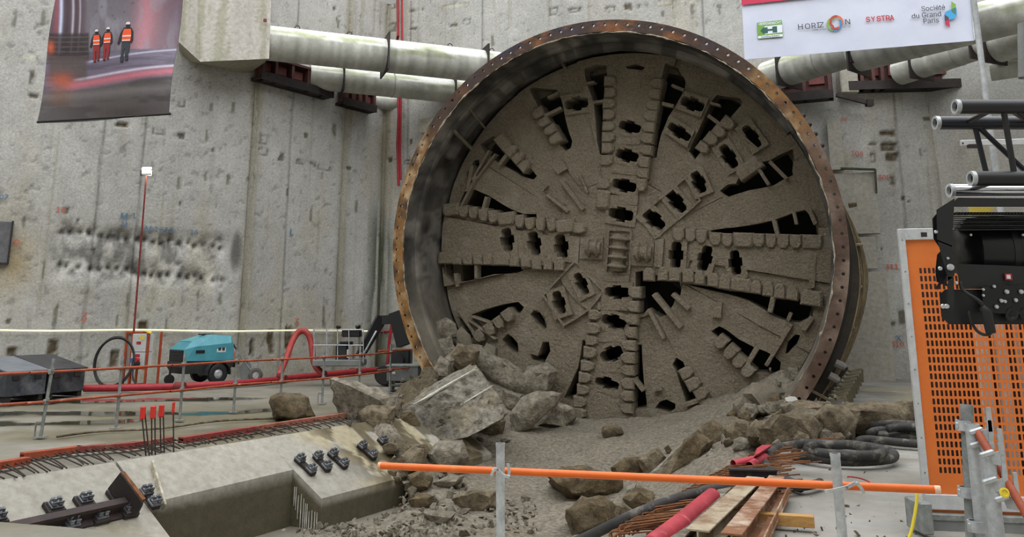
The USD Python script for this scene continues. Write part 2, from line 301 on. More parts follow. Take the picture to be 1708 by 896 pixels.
    if i == 3:  # black-green wet streaks in the corner
        w = ss(s, L - .9, L - .2) * ss(fbm(np.stack([s * 4, z * .25, z * 0], 1), 3, 91), .30, .46) * ss(7.0 - z, 0, 2.5); col *= 1 - w[:, None] * np.array([.78, .74, .8])
    if i == 4:
        w = (1 - ss(s, .1, .75)) * ss(fbm(np.stack([s * 4, z * .3, z * 0], 1), 3, 95), .34, .5) * ss(6.5 - z, 0, 2.5); col *= 1 - w[:, None] * np.array([.7, .66, .74])
    P = P + d[:, None] * n
    I, J = np.meshgrid(np.arange(ns - 1), np.arange(nz - 1), indexing='ij'); k = I * nz + J
    f = np.stack([k, k + nz, k + nz + 1, k + 1], -1).reshape(-1, 4)
    return P, f, np.clip(col, .03, 1.5), n
WN = {0: 'wall_left', 1: 'wall_left', 2: 'wall_left', 3: 'wall_left', 4: 'wall_back', 5: 'wall_right', 6: 'wall_right', 7: 'wall_right'}
WT = {}
for nm in ('wall_left', 'wall_back', 'wall_right'): WT[nm] = thing(nm, None, None, kind='structure')
for i in range(8):
    P, f, col, n = wall_panel(i, .055 if i in (1, 2, 3, 4, 5) else .25)
    part(WT[WN[i]], 'panel', (P, f), CONC, smooth=True, col=lambda v, cc=col: cc)
    a, b, u, n = wframe(i); Lw = np.linalg.norm(b - a)
    part(WT[WN[i]], 'upper_panel', bx((a + b) / 2 - n * .3 + np.array([0, 0, (WTOP + 14) / 2]), (Lw + .2, .6, WTOP - 14), (u, -n, (0, 0, 1))), CONC, smooth=False, col=lambda v: np.ones((len(v), 3)) * .9)
wf = thing('wall_front', None, None, kind='structure')
for (a, b) in zip(BACKW[:-1], BACKW[1:]):
    a, b = np.array([*a, 0.]), np.array([*b, 0.]); u = unit(b - a); n = np.array([u[1], -u[0], 0])
    part(wf, 'panel', bx((a + b) / 2 - n * .3 + np.array([0, 0, WTOP / 2 - 1]), (np.linalg.norm(b - a) + .3, .6, WTOP + 2), (u, -n, (0, 0, 1))), CONC, smooth=False, col=lambda v: np.ones((len(v), 3)))

# trench edges at floor level, from the row of starter bars on either side
LA, LB = onz(574, 711), onz(0, 803); RA, RB = onz(1290, 735), onz(1010, 896)
tl, tr = unit((LA - LB)[:2]), unit((RA - RB)[:2])
def P2(a, t, s): return np.asarray(a)[:2] + t * s
# floor slab outline: everything inside the walls minus the trench
ring_out = [*WALL, *BACKW[1:-1]]
RC2, AX, LT = np.array([1.80279, 17.82576]), np.array([.37868, .92553]), np.array([.92553, -.37868])
bellpit = Polygon([RC2 + LT * a + AX * b for a, b in ((-4.3, -.15), (-4.3, 10.6), (4.3, 10.6), (4.3, -.15))])
trench = Polygon([P2(LB, tl, -1.4), P2(LA, tl, 5.2), P2(RA, tr, 5.5), P2(RB, tr, -.9)]).union(bellpit).intersection(Polygon(WALL + [(22, -5), (-26, -5)]).buffer(-.1))
slab = Polygon(ring_out).buffer(.25).difference(trench)
def slab_mesh(poly, top, thick, step):
    """gridded slab top with smooth relief, and sides"""
    rings = [np.array(r.coords)[:-1] for g in getattr(poly, 'geoms', [poly]) for r in (g.exterior, *g.interiors)]
    M = manifold3d.Manifold.extrude(manifold3d.CrossSection(rings, manifold3d.FillRule.EvenOdd), thick)
    M = M.translate([0, 0, top - thick]).refine_to_length(step); return T(M)
PUDDLE = [(70, 600, 640)]
def puddles(x, y):
    """wetness 0..1: shallow puddles on the left yard"""
    w = np.zeros_like(x); lines = [(-20, 688, 330, 688, .55), (-20, 706, 200, 703, .42), (215, 690, 420, 684, .38), (60, 668, 380, 665, .55), (-40, 672, 60, 672, .5)]
    for (xa, ya, xb, yb, r) in lines:
        A, B = onz(xa, ya)[:2], onz(xb, yb)[:2]; d = B - A; t = np.clip(((x - A[0]) * d[0] + (y - A[1]) * d[1]) / (d @ d), 0, 1)
        dist = np.hypot(x - A[0] - t * d[0], y - A[1] - t * d[1]); w = np.maximum(w, 1 - ss(dist + (fbm(np.stack([x * 1.1, y * 1.1, x * 0], 1), 4, 3) - .5) * 1.3, r * .5, r * 1.25))
    return w
sm = slab_mesh(slab.intersection(sbox(-14.6, 5.5, 16, 33)), 0, .5, .16); rest = slab.difference(sbox(-14.6, 5.5, 16, 33))
def floor_relief(m):
    v = np.array(m.vertices); top = v[:, 2] > -.05; q = np.stack([v[:, 0], v[:, 1], v[:, 0] * 0], 1)
    v[top, 2] += (fbm(q[top] * .8, 4, 2) - .5) * .05 - .03; pw = puddles(v[top, 0], v[top, 1]); v[top, 2] = v[top, 2] * (1 - pw) + pw * (-.028); m.vertices = v; return m
def floor_col(v):
    q = np.stack([v[:, 0], v[:, 1], v[:, 0] * 0], 1); k = .92 + .4 * (fbm(q * .5, 5, 6) - .5) + .3 * (fbm(q * 2.5, 4, 7) - .5); o = np.ones((len(v), 3)) * k[:, None]
    left = ss(-v[:, 0], 1, 4); o *= 1 - left[:, None] * np.array([.22, .23, .28]); mudw = ss(fbm(q * .45, 4, 12), .36, .52) * left * ss(19.5 - v[:, 1], 0, 3); o *= 1 - mudw[:, None] * np.array([.30, .34, .50])
    near = puddles(v[:, 0], v[:, 1]); o *= 1 - near[:, None] * np.array([.62, .63, .74])
    right = ss(v[:, 0], 1, 3); o *= 1 + right[:, None] * np.array([.02, .04, .08])
    dirt = ss(fbm(q * .9, 4, 18), .5, .62) * right; o *= 1 - dirt[:, None] * np.array([.25, .26, .3]); return o
fl = thing('floor', None, None, kind='structure')
part(fl, 'slab', floor_relief(sm), FLOORM, smooth=20, col=floor_col)
part(fl, 'slab', slab_mesh(rest, 0, .5, 3.0), FLOORM, smooth=False, col=lambda v: np.ones((len(v), 3)) * .9)
TZ = -1.12
part(fl, 'trench_floor', slab_mesh(trench.buffer(.3).difference(bellpit.buffer(-.05)), TZ, .3, .5), FLOORM, smooth=20, col=lambda v: np.ones((len(v), 3)) * np.array([.66, .63, .57]))
part(fl, 'pit_floor', slab_mesh(bellpit.buffer(.2), -2.15, .2, 1.0), FLOORM, smooth=20, col=lambda v: np.ones((len(v), 3)) * .8)
WATER = usdkit.material(stage, '/World/Looks/puddle_water', {'t': ('transparent_bsdf', {'color': (.82, .82, .78)}), 'g': ('glossy_bsdf', {'roughness': .04, 'color': (1, 1, 1)}), 'f': ('fresnel', {'IOR': 1.33}), 'm': ('mix_closure', {})}, [('f.fac', 'm.fac'), ('t.BSDF', 'm.closure1'), ('g.BSDF', 'm.closure2')], surface='m.closure')
PX = np.arange(-14, -2.5, .12); PY = np.arange(11, 22, .12); gx, gy = np.meshgrid(PX, PY, indexing='ij'); ok = puddles(gx.ravel(), gy.ravel()).reshape(gx.shape) > .62
fc = []; nY = len(PY)
for i in range(len(PX) - 1):
    for j in range(nY - 1):
        if ok[i, j] and ok[i + 1, j] and ok[i, j + 1] and ok[i + 1, j + 1]: k = i * nY + j; fc.append([k, k + nY, k + nY + 1, k + 1])
wm = trimesh.Trimesh(*(lambda m: (m.vertices, m.faces))(T((np.stack([gx.ravel(), gy.ravel(), gx.ravel() * 0 - .021], 1), np.array(fc)))), process=True); wm.remove_unreferenced_vertices()
single('puddle', 'shallow brown puddles lying on the left yard floor behind the fence', 'puddle', wm, WATER, kind='stuff', smooth=False)
# ================================================================ tunnel boring machine: entrance bell and cutting wheel
RC = np.array([1.80279, 17.82576, 3.17512]); RYAW, RTILT, RR = .388361, -.075259, 4.95
NN = np.array([-math.sin(RYAW) * math.cos(RTILT), -math.cos(RYAW) * math.cos(RTILT), math.sin(RTILT)])   # axis, towards the camera
UU = np.array([math.cos(RYAW), -math.sin(RYAW), 0]); WW = np.cross(UU, NN) * -1
WW = WW if WW[2] > 0 else -WW
RIN = 4.69
def ringpt(r, th, d):
    r, th, d = np.broadcast_arrays(np.asarray(r, float), np.asarray(th, float), np.asarray(d, float)); return RC + r[..., None] * (np.cos(th)[..., None] * UU + np.sin(th)[..., None] * WW) - d[..., None] * NN
def rev(prof, n=240, a0=0, a1=2 * math.pi, noise_amp=0, seed=1):
    """profile [(radius, depth behind the flange)] turned about the machine's axis; closed profile"""
    pr = np.array(prof, float); th = np.linspace(a0, a1, n, endpoint=(a1 - a0) < 6.28); full = (a1 - a0) > 6.28
    A, K = np.meshgrid(th, np.arange(len(pr)), indexing='ij'); r, d = pr[K, 0], pr[K, 1]
    if noise_amp:
        q = np.stack([np.cos(A) * 5, np.sin(A) * 5, d * 1.2 + r], -1); r = r + (fbm(q * 1.1, 4, seed) - .5) * noise_amp
    v = ringpt(r, A, d).reshape(-1, 3); m = len(pr); I, J = np.meshgrid(np.arange(n if full else n - 1), np.arange(m - 1), indexing='ij')
    f = np.stack([I * m + J, ((I + 1) % n) * m + J, ((I + 1) % n) * m + J + 1, I * m + J + 1], -1).reshape(-1, 4)
    return T((v, f))
def polar(v):
    q = v - RC; x, y = q @ UU, q @ WW; return np.hypot(x, y), np.arctan2(y, x), -(q @ NN)
bell = thing('entrance_bell', 'huge rusty bolted steel ring and shell around the cutting wheel', 'steel ring', (RC[0], RC[1], 0))
# flange: a flat ring with open bolt holes
NH = 120
cs = manifold3d.CrossSection.circle(RR, 360) - manifold3d.CrossSection.circle(RIN, 360)
hole = manifold3d.CrossSection.circle(.032, 10); hs = []
for k in range(NH):
    a = 2 * math.pi * (k + .5) / NH; hs.append(hole.translate([4.845 * math.cos(a), 4.845 * math.sin(a)]))
cs = cs - manifold3d.CrossSection.batch_boolean(hs, manifold3d.OpType.Add)
fm = T(manifold3d.Manifold.extrude(cs, .06).refine_to_length(.22)); fm.apply_transform(frame(UU, WW, NN, RC - NN * .06))
def flange_col(v):
    r, th, d = polar(v); q = np.stack([np.cos(th) * 5, np.sin(th) * 5, r], 1); dg = np.degrees(th) % 360
    n1 = fbm(q * 1.6, 4, 3); n2 = fbm(q * 4.2, 3, 5); base = np.array(c(78, 58, 47)) * np.ones((len(v), 1))
    purple = np.array(c(66, 56, 66)); ochre = np.array(c(152, 110, 58)); pale = np.array(c(206, 178, 138)); brown = np.array(c(106, 66, 46)); orange = np.array(c(158, 100, 50)); dirt = np.array(c(142, 122, 108))
    top = ss(dg, 50, 62) * (1 - ss(dg, 118, 140)); mix = lambda b, cc, w: b * (1 - w[:, None]) + cc * w[:, None]
    base = mix(base, purple, (ss(dg, 48, 60) * (1 - ss(dg, 140, 152))) * ss(n1, .42, .6)); base = mix(base, orange, top * ss(n2, .55, .68) * .8)
    l = ss(dg, 138, 150) * (1 - ss(dg, 196, 206)); base = mix(base, ochre, l * ss(n1, .34, .5)); base = mix(base, pale, l * ss(n2, .55, .66) * .8); base = mix(base, np.array(c(64, 46, 36)), l * ss(1 - n2, .52, .62) * .8)
    l2 = ss(dg, 190, 205) * (1 - ss(dg, 240, 250)); base = mix(base, np.array(c(172, 126, 62)), l2 * ss(n1, .3, .5)); base = mix(base, pale, l2 * ss(n2, .5, .62)); base = mix(base, np.array(c(82, 60, 44)), l2 * ss(1 - n2, .54, .64) * .8)
    r1 = ss(dg, 8, 20) * (1 - ss(dg, 44, 50)); base = mix(base, ochre, r1 * ss(n1, .33, .5) * .95); base = mix(base, pale, r1 * ss(n2, .6, .72) * .5); base = mix(base, brown * .6, r1 * ss(1 - n2, .52, .66) * .7)
    r2 = 1 - ss(np.abs((dg + 180) % 360 - 172), 26, 40); base = mix(base, np.array(c(98, 75, 60)), r2 * .8); base = mix(base, dirt, r2 * ss(n1, .46, .62))
    return np.clip(base, 0, 1) * .9
part(bell, 'flange', fm, STEELRUST, smooth=30, col=flange_col)
def shell_col(v):
    r, th, d = polar(v); q = np.stack([np.cos(th) * 5, np.sin(th) * 5, d * .8], 1); n1 = fbm(q * 1.2, 4, 13); n2 = fbm(q * np.array([3, 3, 1.2]), 4, 15)
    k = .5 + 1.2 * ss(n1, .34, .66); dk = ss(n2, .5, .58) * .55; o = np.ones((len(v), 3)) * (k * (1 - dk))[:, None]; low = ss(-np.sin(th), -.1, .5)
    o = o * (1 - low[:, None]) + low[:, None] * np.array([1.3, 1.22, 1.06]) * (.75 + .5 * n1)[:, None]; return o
ds = np.linspace(.02, 3.4, 26)
inner = [(RIN + .01, .02)] + [(RIN + .02 - .05 * math.sin(min(x, 1.2) * 2.2), x) for x in ds[1:]]
part(bell, 'inner_shell', rev(inner[::-1], 320, noise_amp=.09, seed=4), SHELL, smooth=40, col=shell_col)
# crust of cut steel and grout along the inner edge of the flange
vs = []
for k, (r0, a0, a1) in enumerate(((RIN - .01, -75, 40), (RIN - .012, 36, 140), (RIN - .01, 138, 236))):
    th = np.radians(np.linspace(a0, a1, 260)); P = ringpt(r0 + (fbm(np.stack([th * 23, th * 0, th * 0 + k], 1), 4, 3) - .6) * .05, th, th * 0 - .005)
    vs.append(tube(P, .002 + .05 * np.clip(fbm(np.stack([th * 26, th * 0, th * 0], 1), 3, k + 5) - .42, 0, 1) + .012 * noise(np.stack([th * 160, th * 0, th * 0], 1), 4) * (fbm(np.stack([th * 9, th * 0, th * 0], 1), 2, k) > .45), 6))
part(bell, 'edge_crust', cat(vs), mat('pale_crust', c(176, 168, 150), c(120, 108, 92), 9, .9), smooth=True, label='pale jagged crust along the inner edge')
# second lip and torn plates inside
part(bell, 'inner_lip', rev([(RIN + .0, .50), (RIN - .07, .53), (RIN - .09, .60), (RIN - .07, .68), (RIN + .0, .72)], 240, noise_amp=.05, seed=9), SHELL, smooth=40, col=shell_col)
part(bell, 'brush_seal', rev([(RIN, .95), (RIN - .16, 1.0), (RIN - .2, 1.15), (RIN - .14, 1.32), (RIN, 1.36)], 240, a0=math.radians(30), a1=math.radians(150), noise_amp=.1, seed=19), SHELL, smooth=40, col=shell_col, label='thick muddy seal roll inside the top of the ring')
for (a, w) in ((141, .05), (133, .03)):
    th = np.radians(a) + np.linspace(0, .06, 12); P = ringpt(np.linspace(RIN - .08, 4.42, 12), th, np.linspace(.55, 1.6, 12)); part(bell, 'hanging_strap', tube(P, w, 6), SHELL, smooth=True, col=lambda v: np.ones((len(v), 3)) * np.array([1.5, 1.45, 1.1]))
# outer shell with ribs (seen on the right-hand side)
def taper(m):
    v = np.array(m.vertices); r, th, d = polar(v); w = ss(18 - np.degrees(th), 0, 30) * ss(np.degrees(th), -110, -80); k = np.minimum(r, 4.86) + np.maximum(r - 4.86, 0) * w + .16 * w * ss(d, .06, .4); q = v - RC; ax = (q @ NN)[:, None] * NN; m.vertices = RC + ax + (q - ax) * (k / r)[:, None]; return m
outc = lambda v: np.ones((len(v), 3)) * np.array([.62, .55, .46])
part(bell, 'outer_shell', taper(rev([(RIN + .05, .08), (4.80, .10), (4.86, .45), (4.9, 1.2), (4.92, 3.0), (4.94, 9.6)], 200)), SHELL, smooth=40, col=lambda v: np.ones((len(v), 3)) * np.array([.2, .18, .155]))
RIBM = mat('rib_steel', c(140, 126, 96), c(92, 80, 62), 3, .6, .3)
for d, h, w in ((.42, .05, .04), (.75, .09, .04), (1.15, .13, .04), (1.7, .16, .05), (2.4, .19, .05), (3.4, .22, .06)):
    part(bell, 'rib', taper(rev([(4.8, d), (4.95 + h, d), (4.95 + h, d + w), (4.8, d + w)], 160, a0=math.radians(-75), a1=math.radians(18))), SHELL, smooth=30, col=lambda v: np.ones((len(v), 3)) * np.array([.34, .31, .27]))
    part(bell, 'rib_edge', taper(rev([(4.935 + h, d - .012), (4.965 + h, d - .012), (4.965 + h, d + w), (4.935 + h, d + w), (4.935 + h, d - .012)], 160, a0=math.radians(-75), a1=math.radians(18))), RIBM, smooth=30)  # pale rims paint highlights along the dark ribs
for a in range(-64, 10, 9):
    th = math.radians(a); o = ringpt(5.12, np.array(th), np.array(1.0)); rad = math.cos(th) * UU + math.sin(th) * WW; tan = np.cross(NN, rad)
    part(bell, 'gusset', bx(o, (.16, .05, 1.1), (rad, tan, NN), .01), RIBM, smooth=False)
for a in (30, 27.5, 25, 22):
    th = math.radians(a); rad = math.cos(th) * UU + math.sin(th) * WW; o = ringpt(4.85, np.array(th), np.array(.2)); part(bell, 'edge_bolt', lathe([[0, 0], [.05, 0], [.05, .12], [.03, .16], [0, .16]], o, rad, 8), BLACKST, smooth=30)
for a in (-30, -27):
    th = math.radians(a); rad = math.cos(th) * UU + math.sin(th) * WW; o = ringpt(5.08, np.array(th), np.array(.25)); part(bell, 'clamp_pin', lathe([[0, 0], [.08, 0], [.09, .12], [.06, .2], [0, .2]], o, rad, 10), SHELL, smooth=30, col=lambda v: np.ones((len(v), 3)) * 1.5)

# ---- cutting wheel
HD = 1.85; HO = RC - NN * HD; HR = 4.6
def hp(x, y):
    q = onp(x, y, HO, NN) - HO; return np.array([q @ UU, q @ WW])
TO = {1: (720, 90), 2: (940, 90), 3: (1160, 90), 4: (720, 290), 5: (940, 290), 6: (1160, 290), 7: (720, 490), 8: (940, 490), 9: (1160, 490)}
def tp(t, L): return [hp(TO[t][0] + x * .234375, TO[t][1] + y * .234375) for x, y in L]
GAPS = [(1, [(700,250),(730,240),(890,255),(920,330),(945,440),(975,560),(995,620),(985,665),(950,692),(915,655),(880,600),(840,530),(800,460),(760,380)]),
 (1, [(340,640),(430,585),(500,640),(550,680),(600,720),(650,770),(710,825),(745,868),(720,892),(640,870),(540,810),(470,775),(420,730),(375,700)]),
 (2, [(155,110),(240,80),(310,85),(315,170),(305,700),(315,725),(265,715),(245,620),(235,480),(220,350),(190,260),(165,180)]),
 (2, [(730,70),(810,95),(865,190),(860,240),(835,290),(790,370),(740,450),(690,570),(670,650),(655,735),(620,735),(635,600),(660,480),(680,360),(700,200),(715,130)]),
 (3, [(150,290),(310,310),(335,350),(245,455),(200,490),(150,545),(95,595),(50,640),(30,700),(-4,750),(-49,690),(-10,600),(60,450),(110,340)]),
 (3, [(440,775),(530,755),(600,715),(690,675),(700,750),(685,830),(690,860),(640,885),(560,930),(480,950),(380,970),(235,1018),(175,975),(230,930),(290,925),(310,880),(370,860),(410,850)]),
 (4, [(190,215),(245,105),(310,115),(390,150),(470,200),(560,255),(650,285),(740,285),(745,325),(680,330),(600,320),(500,295),(350,270),(200,240)]),
 (4, [(72,625),(300,630),(645,640),(645,690),(600,705),(450,715),(340,745),(215,770),(150,765),(95,715)]),
 (5, [(515,700),(580,690),(700,735),(820,750),(835,820),(830,860),(790,900),(780,930),(735,1000),(690,1020),(640,990),(600,960),(560,1010),(530,990),(545,900),(510,870)]),
 (6, [(110,400),(230,385),(370,370),(480,350),(560,330),(690,280),(780,258),(835,320),(865,380),(875,435),(680,440),(400,435),(120,430)]),
 (9, [(-60,-62),(90,-50),(250,-15),(400,-5),(560,10),(740,40),(850,75),(835,160),(790,180),(740,205),(690,200),(620,185),(550,155),(480,105),(380,50),(240,5),(100,-25)]),
 (9, [(110,270),(170,235),(220,260),(310,330),(410,380),(510,420),(560,450),(605,490),(592,597),(500,560),(430,560),(380,520),(340,490),(270,440),(200,360),(150,310)]),
 (9, [(660,340),(710,290),(742,295),(722,350),(660,420),(638,432)]),
 (8, [(135,330),(170,345),(205,375),(185,480),(165,560),(145,650),(105,740),(60,775),(0,740),(50,640),(105,520)]),
 (8, [(505,365),(552,368),(557,480),(567,640),(582,740),(588,815),(485,825),(498,600)]),
 (8, [(800,458),(850,490),(870,560),(900,620),(960,700),(962,762),(870,778),(840,680),(810,580),(775,510)]),
 (8, [(650,820),(680,775),(730,758),(790,788),(795,822),(740,852)]),
 (7, [(280,150),(380,110),(500,80),(610,62),(652,100),(620,147),(560,130),(500,180),(450,210),(420,220),(380,255),(330,225),(290,197)]),
 (7, [(185,168),(240,198),(280,228),(312,290),(230,352),(240,270)]),
 (7, [(63,-10),(100,-10),(137,165),(100,167)])]
SLOTS = [(1, [(248,850),(300,760),(330,750),(337,790),(310,840),(290,885),(252,882)]), (2, [(20,370),(50,320),(100,310),(150,303),(176,325),(160,350),(112,375),(100,402),(60,402),(25,390)]),
 (2, [(448,92),(510,76),(582,100),(562,120),(510,112),(460,106)]), (2, [(400,520),(450,500),(460,485),(510,485),(520,505),(555,520),(545,550),(500,572),(455,560),(410,540)]), (2, [(378,720),(430,695),(440,685),(500,688),(510,705),(537,730),(525,755),(490,777),(440,765),(390,742)]),
 (2, [(838,350),(870,308),(910,325),(940,318),(960,350),(1002,375),(985,407),(950,410),(920,405),(870,387)]), (2, [(753,515),(790,498),(840,520),(900,560),(907,590),(885,607),(850,592),(810,590),(780,560)]),
 (3, [(328,540),(375,513),(420,545),(440,590),(477,625),(455,657),(420,632),(370,612),(345,572)]), (3, [(168,680),(200,653),(265,690),(285,740),(314,770),(285,805),(235,772),(205,757),(180,712)]),
 (4, [(498,480),(520,405),(560,388),(585,405),(580,460),(594,490),(570,547),(545,552),(513,522)]), (4, [(688,490),(710,420),(770,413),(774,480),(787,500),(770,562),(740,579),(703,557)]), (4, [(878,510),(903,440),(965,433),(970,500),(982,530),(952,560),(940,602),(893,597),(888,545)]),
 (5, [(353,80),(400,50),(430,36),(490,50),(522,85),(500,112),(460,132),(410,124),(370,102)]), (5, [(333,275),(393,260),(395,238),(460,248),(499,280),(482,322),(440,342),(395,337),(380,307),(343,297)]), (5, [(303,810),(375,795),(425,797),(430,825),(472,845),(457,882),(400,892),(308,872)]),
 (5, [(738,160),(760,118),(800,118),(830,155),(852,190),(877,235),(850,272),(810,257),(788,227),(753,207)]), (5, [(573,290),(600,248),(650,263),(692,310),(692,340),(714,375),(690,407),(650,397),(628,367),(588,342)]), (5, [(903,20),(930,-7),(985,3),(1002,40),(1024,90),(1022,117),(990,132),(950,92),(918,67)]),
 (5, [(73,745),(100,713),(145,733),(167,765),(182,800),(194,840),(160,857),(108,822)]), (5, [(758,540),(763,500),(800,488),(832,500),(834,545),(854,575),(832,640),(800,670),(753,657),(758,590)]),
 (6, [(20,600),(45,520),(102,518),(112,570),(127,590),(107,640),(87,692),(33,682)]), (6, [(238,600),(258,548),(322,548),(332,620),(322,680),(290,714),(248,707),(253,632)]),
 (8, [(278,190),(300,163),(380,153),(392,180),(442,210),(437,247),(385,264),(298,232)]), (8, [(253,410),(340,385),(345,370),(382,375),(387,395),(427,415),(417,457),(370,477),(268,447)]), (8, [(233,630),(310,610),(320,593),(362,605),(397,640),(387,672),(345,692),(243,662)]),
 (7, [(698,150),(720,118),(770,138),(802,190),(817,242),(790,252),(738,212)]), (7, [(853,10),(880,-8),(940,8),(957,70),(977,127),(930,127),(878,77)]), (7, [(498,330),(540,288),(572,310),(607,350),(612,422),(570,422),(518,372)]), (7, [(788,345),(832,343),(840,410),(792,502),(708,472),(698,425),(750,447)])]
gaps = [Polygon(tp(t, L)).buffer(0) for t, L in GAPS]; slots = [Polygon(tp(t, L)).buffer(0) for t, L in SLOTS]
def cross_slot(s, seed):
    R = np.array(s.minimum_rotated_rectangle.exterior.coords)[:4]; e0, e1 = R[1] - R[0], R[2] - R[1]; l0, l1 = np.linalg.norm(e0), np.linalg.norm(e1); C0 = R.mean(0)
    if l0 < l1: e0, e1, l0, l1 = e1, e0, l1, l0
    x, y = e0 / l0, e1 / l1; a, b = l0 / 2 * 1.02, l1 / 2 * 1.02; g = np.random.default_rng(seed); j = lambda q: q * g.uniform(.9, 1.1)
    L = [(-a, -b * .45), (-a * .82, -b * .68), (-a * .34, -b * .68), (-a * j(.34), -b), (a * j(.30), -b), (a * .32, -b * .68), (a * .82, -b * .68), (a, -b * .4), (a, b * .42), (a * .82, b * .68), (a * .36, b * .68), (a * j(.36), b), (-a * j(.3), b), (-a * .3, b * .68), (-a * .82, b * .66), (-a, b * .42)]
    return Polygon([C0 + x * p + y * q for p, q in L]).buffer(0)
slots = [s if k in (0, 2, 25, 27, 28) else cross_slot(s, k) for k, s in enumerate(slots)]
holes2 = unary_union(gaps + slots)
wheel = thing('cutting_wheel', 'giant round mud-caked cutting wheel of the tunnel boring machine', 'cutting wheel', (HO[0], HO[1], 0))
HM = frame(UU, WW, NN, HO)
def plate(poly, th, top=0.0, step=.11, amp=.05, seed=1, drop=0.0):
    """plate of the wheel from a 2-D outline: thickness th behind 'top', mud relief on its face"""
    rings = []
    for g in getattr(poly, 'geoms', [poly]):
        if g.geom_type != 'Polygon' or g.area < .002: continue
        rings.append(np.array(g.exterior.coords)[:-1]); rings += [np.array(h.coords)[:-1] for h in g.interiors]
    m = T(manifold3d.Manifold.extrude(manifold3d.CrossSection(rings, manifold3d.FillRule.EvenOdd), th).refine_to_length(step)); v = np.array(m.vertices); v[:, 2] += top - th
    if amp:
        face = v[:, 2] > top - .02; q = v * np.array([1, 1, .4]) + seed * 3.1
        v[:, 2] += np.where(face, (fbm(q * 1.7, 5, seed) - .5) * amp * 1.4 + (fbm(q * 6, 3, seed + 3) - .5) * amp * .7, 0)
        rr = (fbm(q * 2.7, 3, seed + 8) - .5) * .03; v[:, 0] += rr; v[:, 1] += np.roll(rr, 1) * 0 + (fbm(q * 2.7 + 9, 3, seed + 8) - .5) * .03
    m.vertices = v; m.apply_transform(HM); return m
disc = Point(0, 0).buffer(HR, 90)
cuts = [4.0, 24, 47, 70, 100.5, 122, 147, 168, 190, 213, 249, 272.5, 296, 330, 349]   # directions of the gaps between the arms (degrees)
HUB = 1.62; hubp = Point(0, 0).buffer(HUB, 48)
solid = disc.difference(holes2)
part(wheel, 'hub_plate', plate(solid.intersection(hubp).buffer(-.004), .5, .02, seed=2, amp=.06, step=.09), MUD, smooth=35)
for k in range(len(cuts)):
    a0, a1 = math.radians(cuts[k]), math.radians(cuts[(k + 1) % len(cuts)] + (360 if k == len(cuts) - 1 else 0)); aa = np.linspace(a0, a1, 12)
    sec = Polygon([(0, 0)] + [(6 * math.cos(a), 6 * math.sin(a)) for a in aa]); arm = solid.intersection(sec).difference(hubp).buffer(-.004)
    part(wheel, 'arm_plate', plate(arm, .55, .07 if k in (3, 7, 10, 14) else (-.03, -.01, -.05)[k % 3], seed=k + 11), MUD, smooth=35)
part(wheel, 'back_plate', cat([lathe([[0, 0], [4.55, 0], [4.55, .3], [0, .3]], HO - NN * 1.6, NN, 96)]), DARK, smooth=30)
part(wheel, 'rim', rev([(4.56, HD + .1), (4.62, HD + .1), (4.62, HD + 1.6), (4.3, HD + 1.6), (4.3, HD + .5), (4.56, HD + .5)], 200), MUD, smooth=30)
# spokes seen inside the gaps
for k in range(8):
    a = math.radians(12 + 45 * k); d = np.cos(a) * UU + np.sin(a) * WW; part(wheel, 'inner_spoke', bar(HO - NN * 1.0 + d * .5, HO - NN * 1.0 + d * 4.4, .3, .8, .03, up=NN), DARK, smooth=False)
# slot frames: raised plates around each cutter opening
for k, s in enumerate(slots):
    r = s.minimum_rotated_rectangle.buffer(.085, join_style=2).intersection(disc).difference(s.buffer(.012)).difference(unary_union(gaps).buffer(.05))
    if r.is_empty or k in (0, 2, 25, 27, 28): continue
    part(wheel, 'cutter_frame', plate(r, .09, .075, amp=.025, seed=40 + k, step=.12), MUD, smooth=35)
# teeth: (tile, [centres], direction from the gap into the arm in picture axes, wide ones)
TEETH = [(1, [(768,425),(808,490),(852,548),(890,610)], (-.85,.5), ()), (1, [(520,632),(578,692),(625,742),(672,798)], (.7,-.7), (0,)),
 (2, [(340,198),(340,280),(333,358),(333,437),(330,518),(328,597),(325,675),(318,760)], (1,0), ()), (2, [(668,215),(655,290),(642,372),(628,447),(610,525),(600,605),(597,690),(578,775),(570,850)], (-1,-.1), ()),
 (3, [(235,498),(175,558),(118,612),(60,672)], (.8,.6), ()), (3, [(400,805),(340,850)], (-.6,-.8), (0,)),
 (4, [(150,255),(237,270),(307,280),(380,295),(450,307),(540,320),(637,340),(710,357),(785,365),(865,368),(960,375)], (.1,1), (0,5,10)), (4, [(118,600),(195,600),(270,605),(345,605),(412,608),(510,608),(602,615),(680,622),(758,635),(838,642),(920,642)], (0,-1), (0,5)),
 (5, [(295,75),(290,185),(125,390)], (1,.1), (1,)), (5, [(565,85),(825,435),(910,440),(985,450)], (0,1), ()), (6, [(148,465),(232,473),(345,472),(455,475),(540,478),(628,482),(717,483),(830,485)], (0,1), (2,7)),
 (5, [(615,715),(715,712),(800,717),(893,727),(975,740)], (0,-1), ()), (6, [(135,755),(215,770),(330,790),(435,805),(522,820),(605,835),(692,850),(830,885)], (.1,-1), (2,7)),
 (8, [(515,-10),(505,90),(495,180),(488,275),(475,365),(467,452),(465,540),(465,635),(462,722),(460,810)], (-1,-.05), ()), (8, [(230,150),(225,245),(212,330),(200,415),(182,510),(165,592),(148,678),(125,765),(125,845)], (1,.1), ()),
 (9, [(185,345),(252,415),(312,480),(375,548)], (-.65,.75), ()), (8, [(880,560),(930,635),(985,705),(1032,785)], (.8,-.4), ()), (7, [(555,155),(490,205),(425,250),(350,300)], (.5,.85), ())]
rg = np.random.default_rng(5)
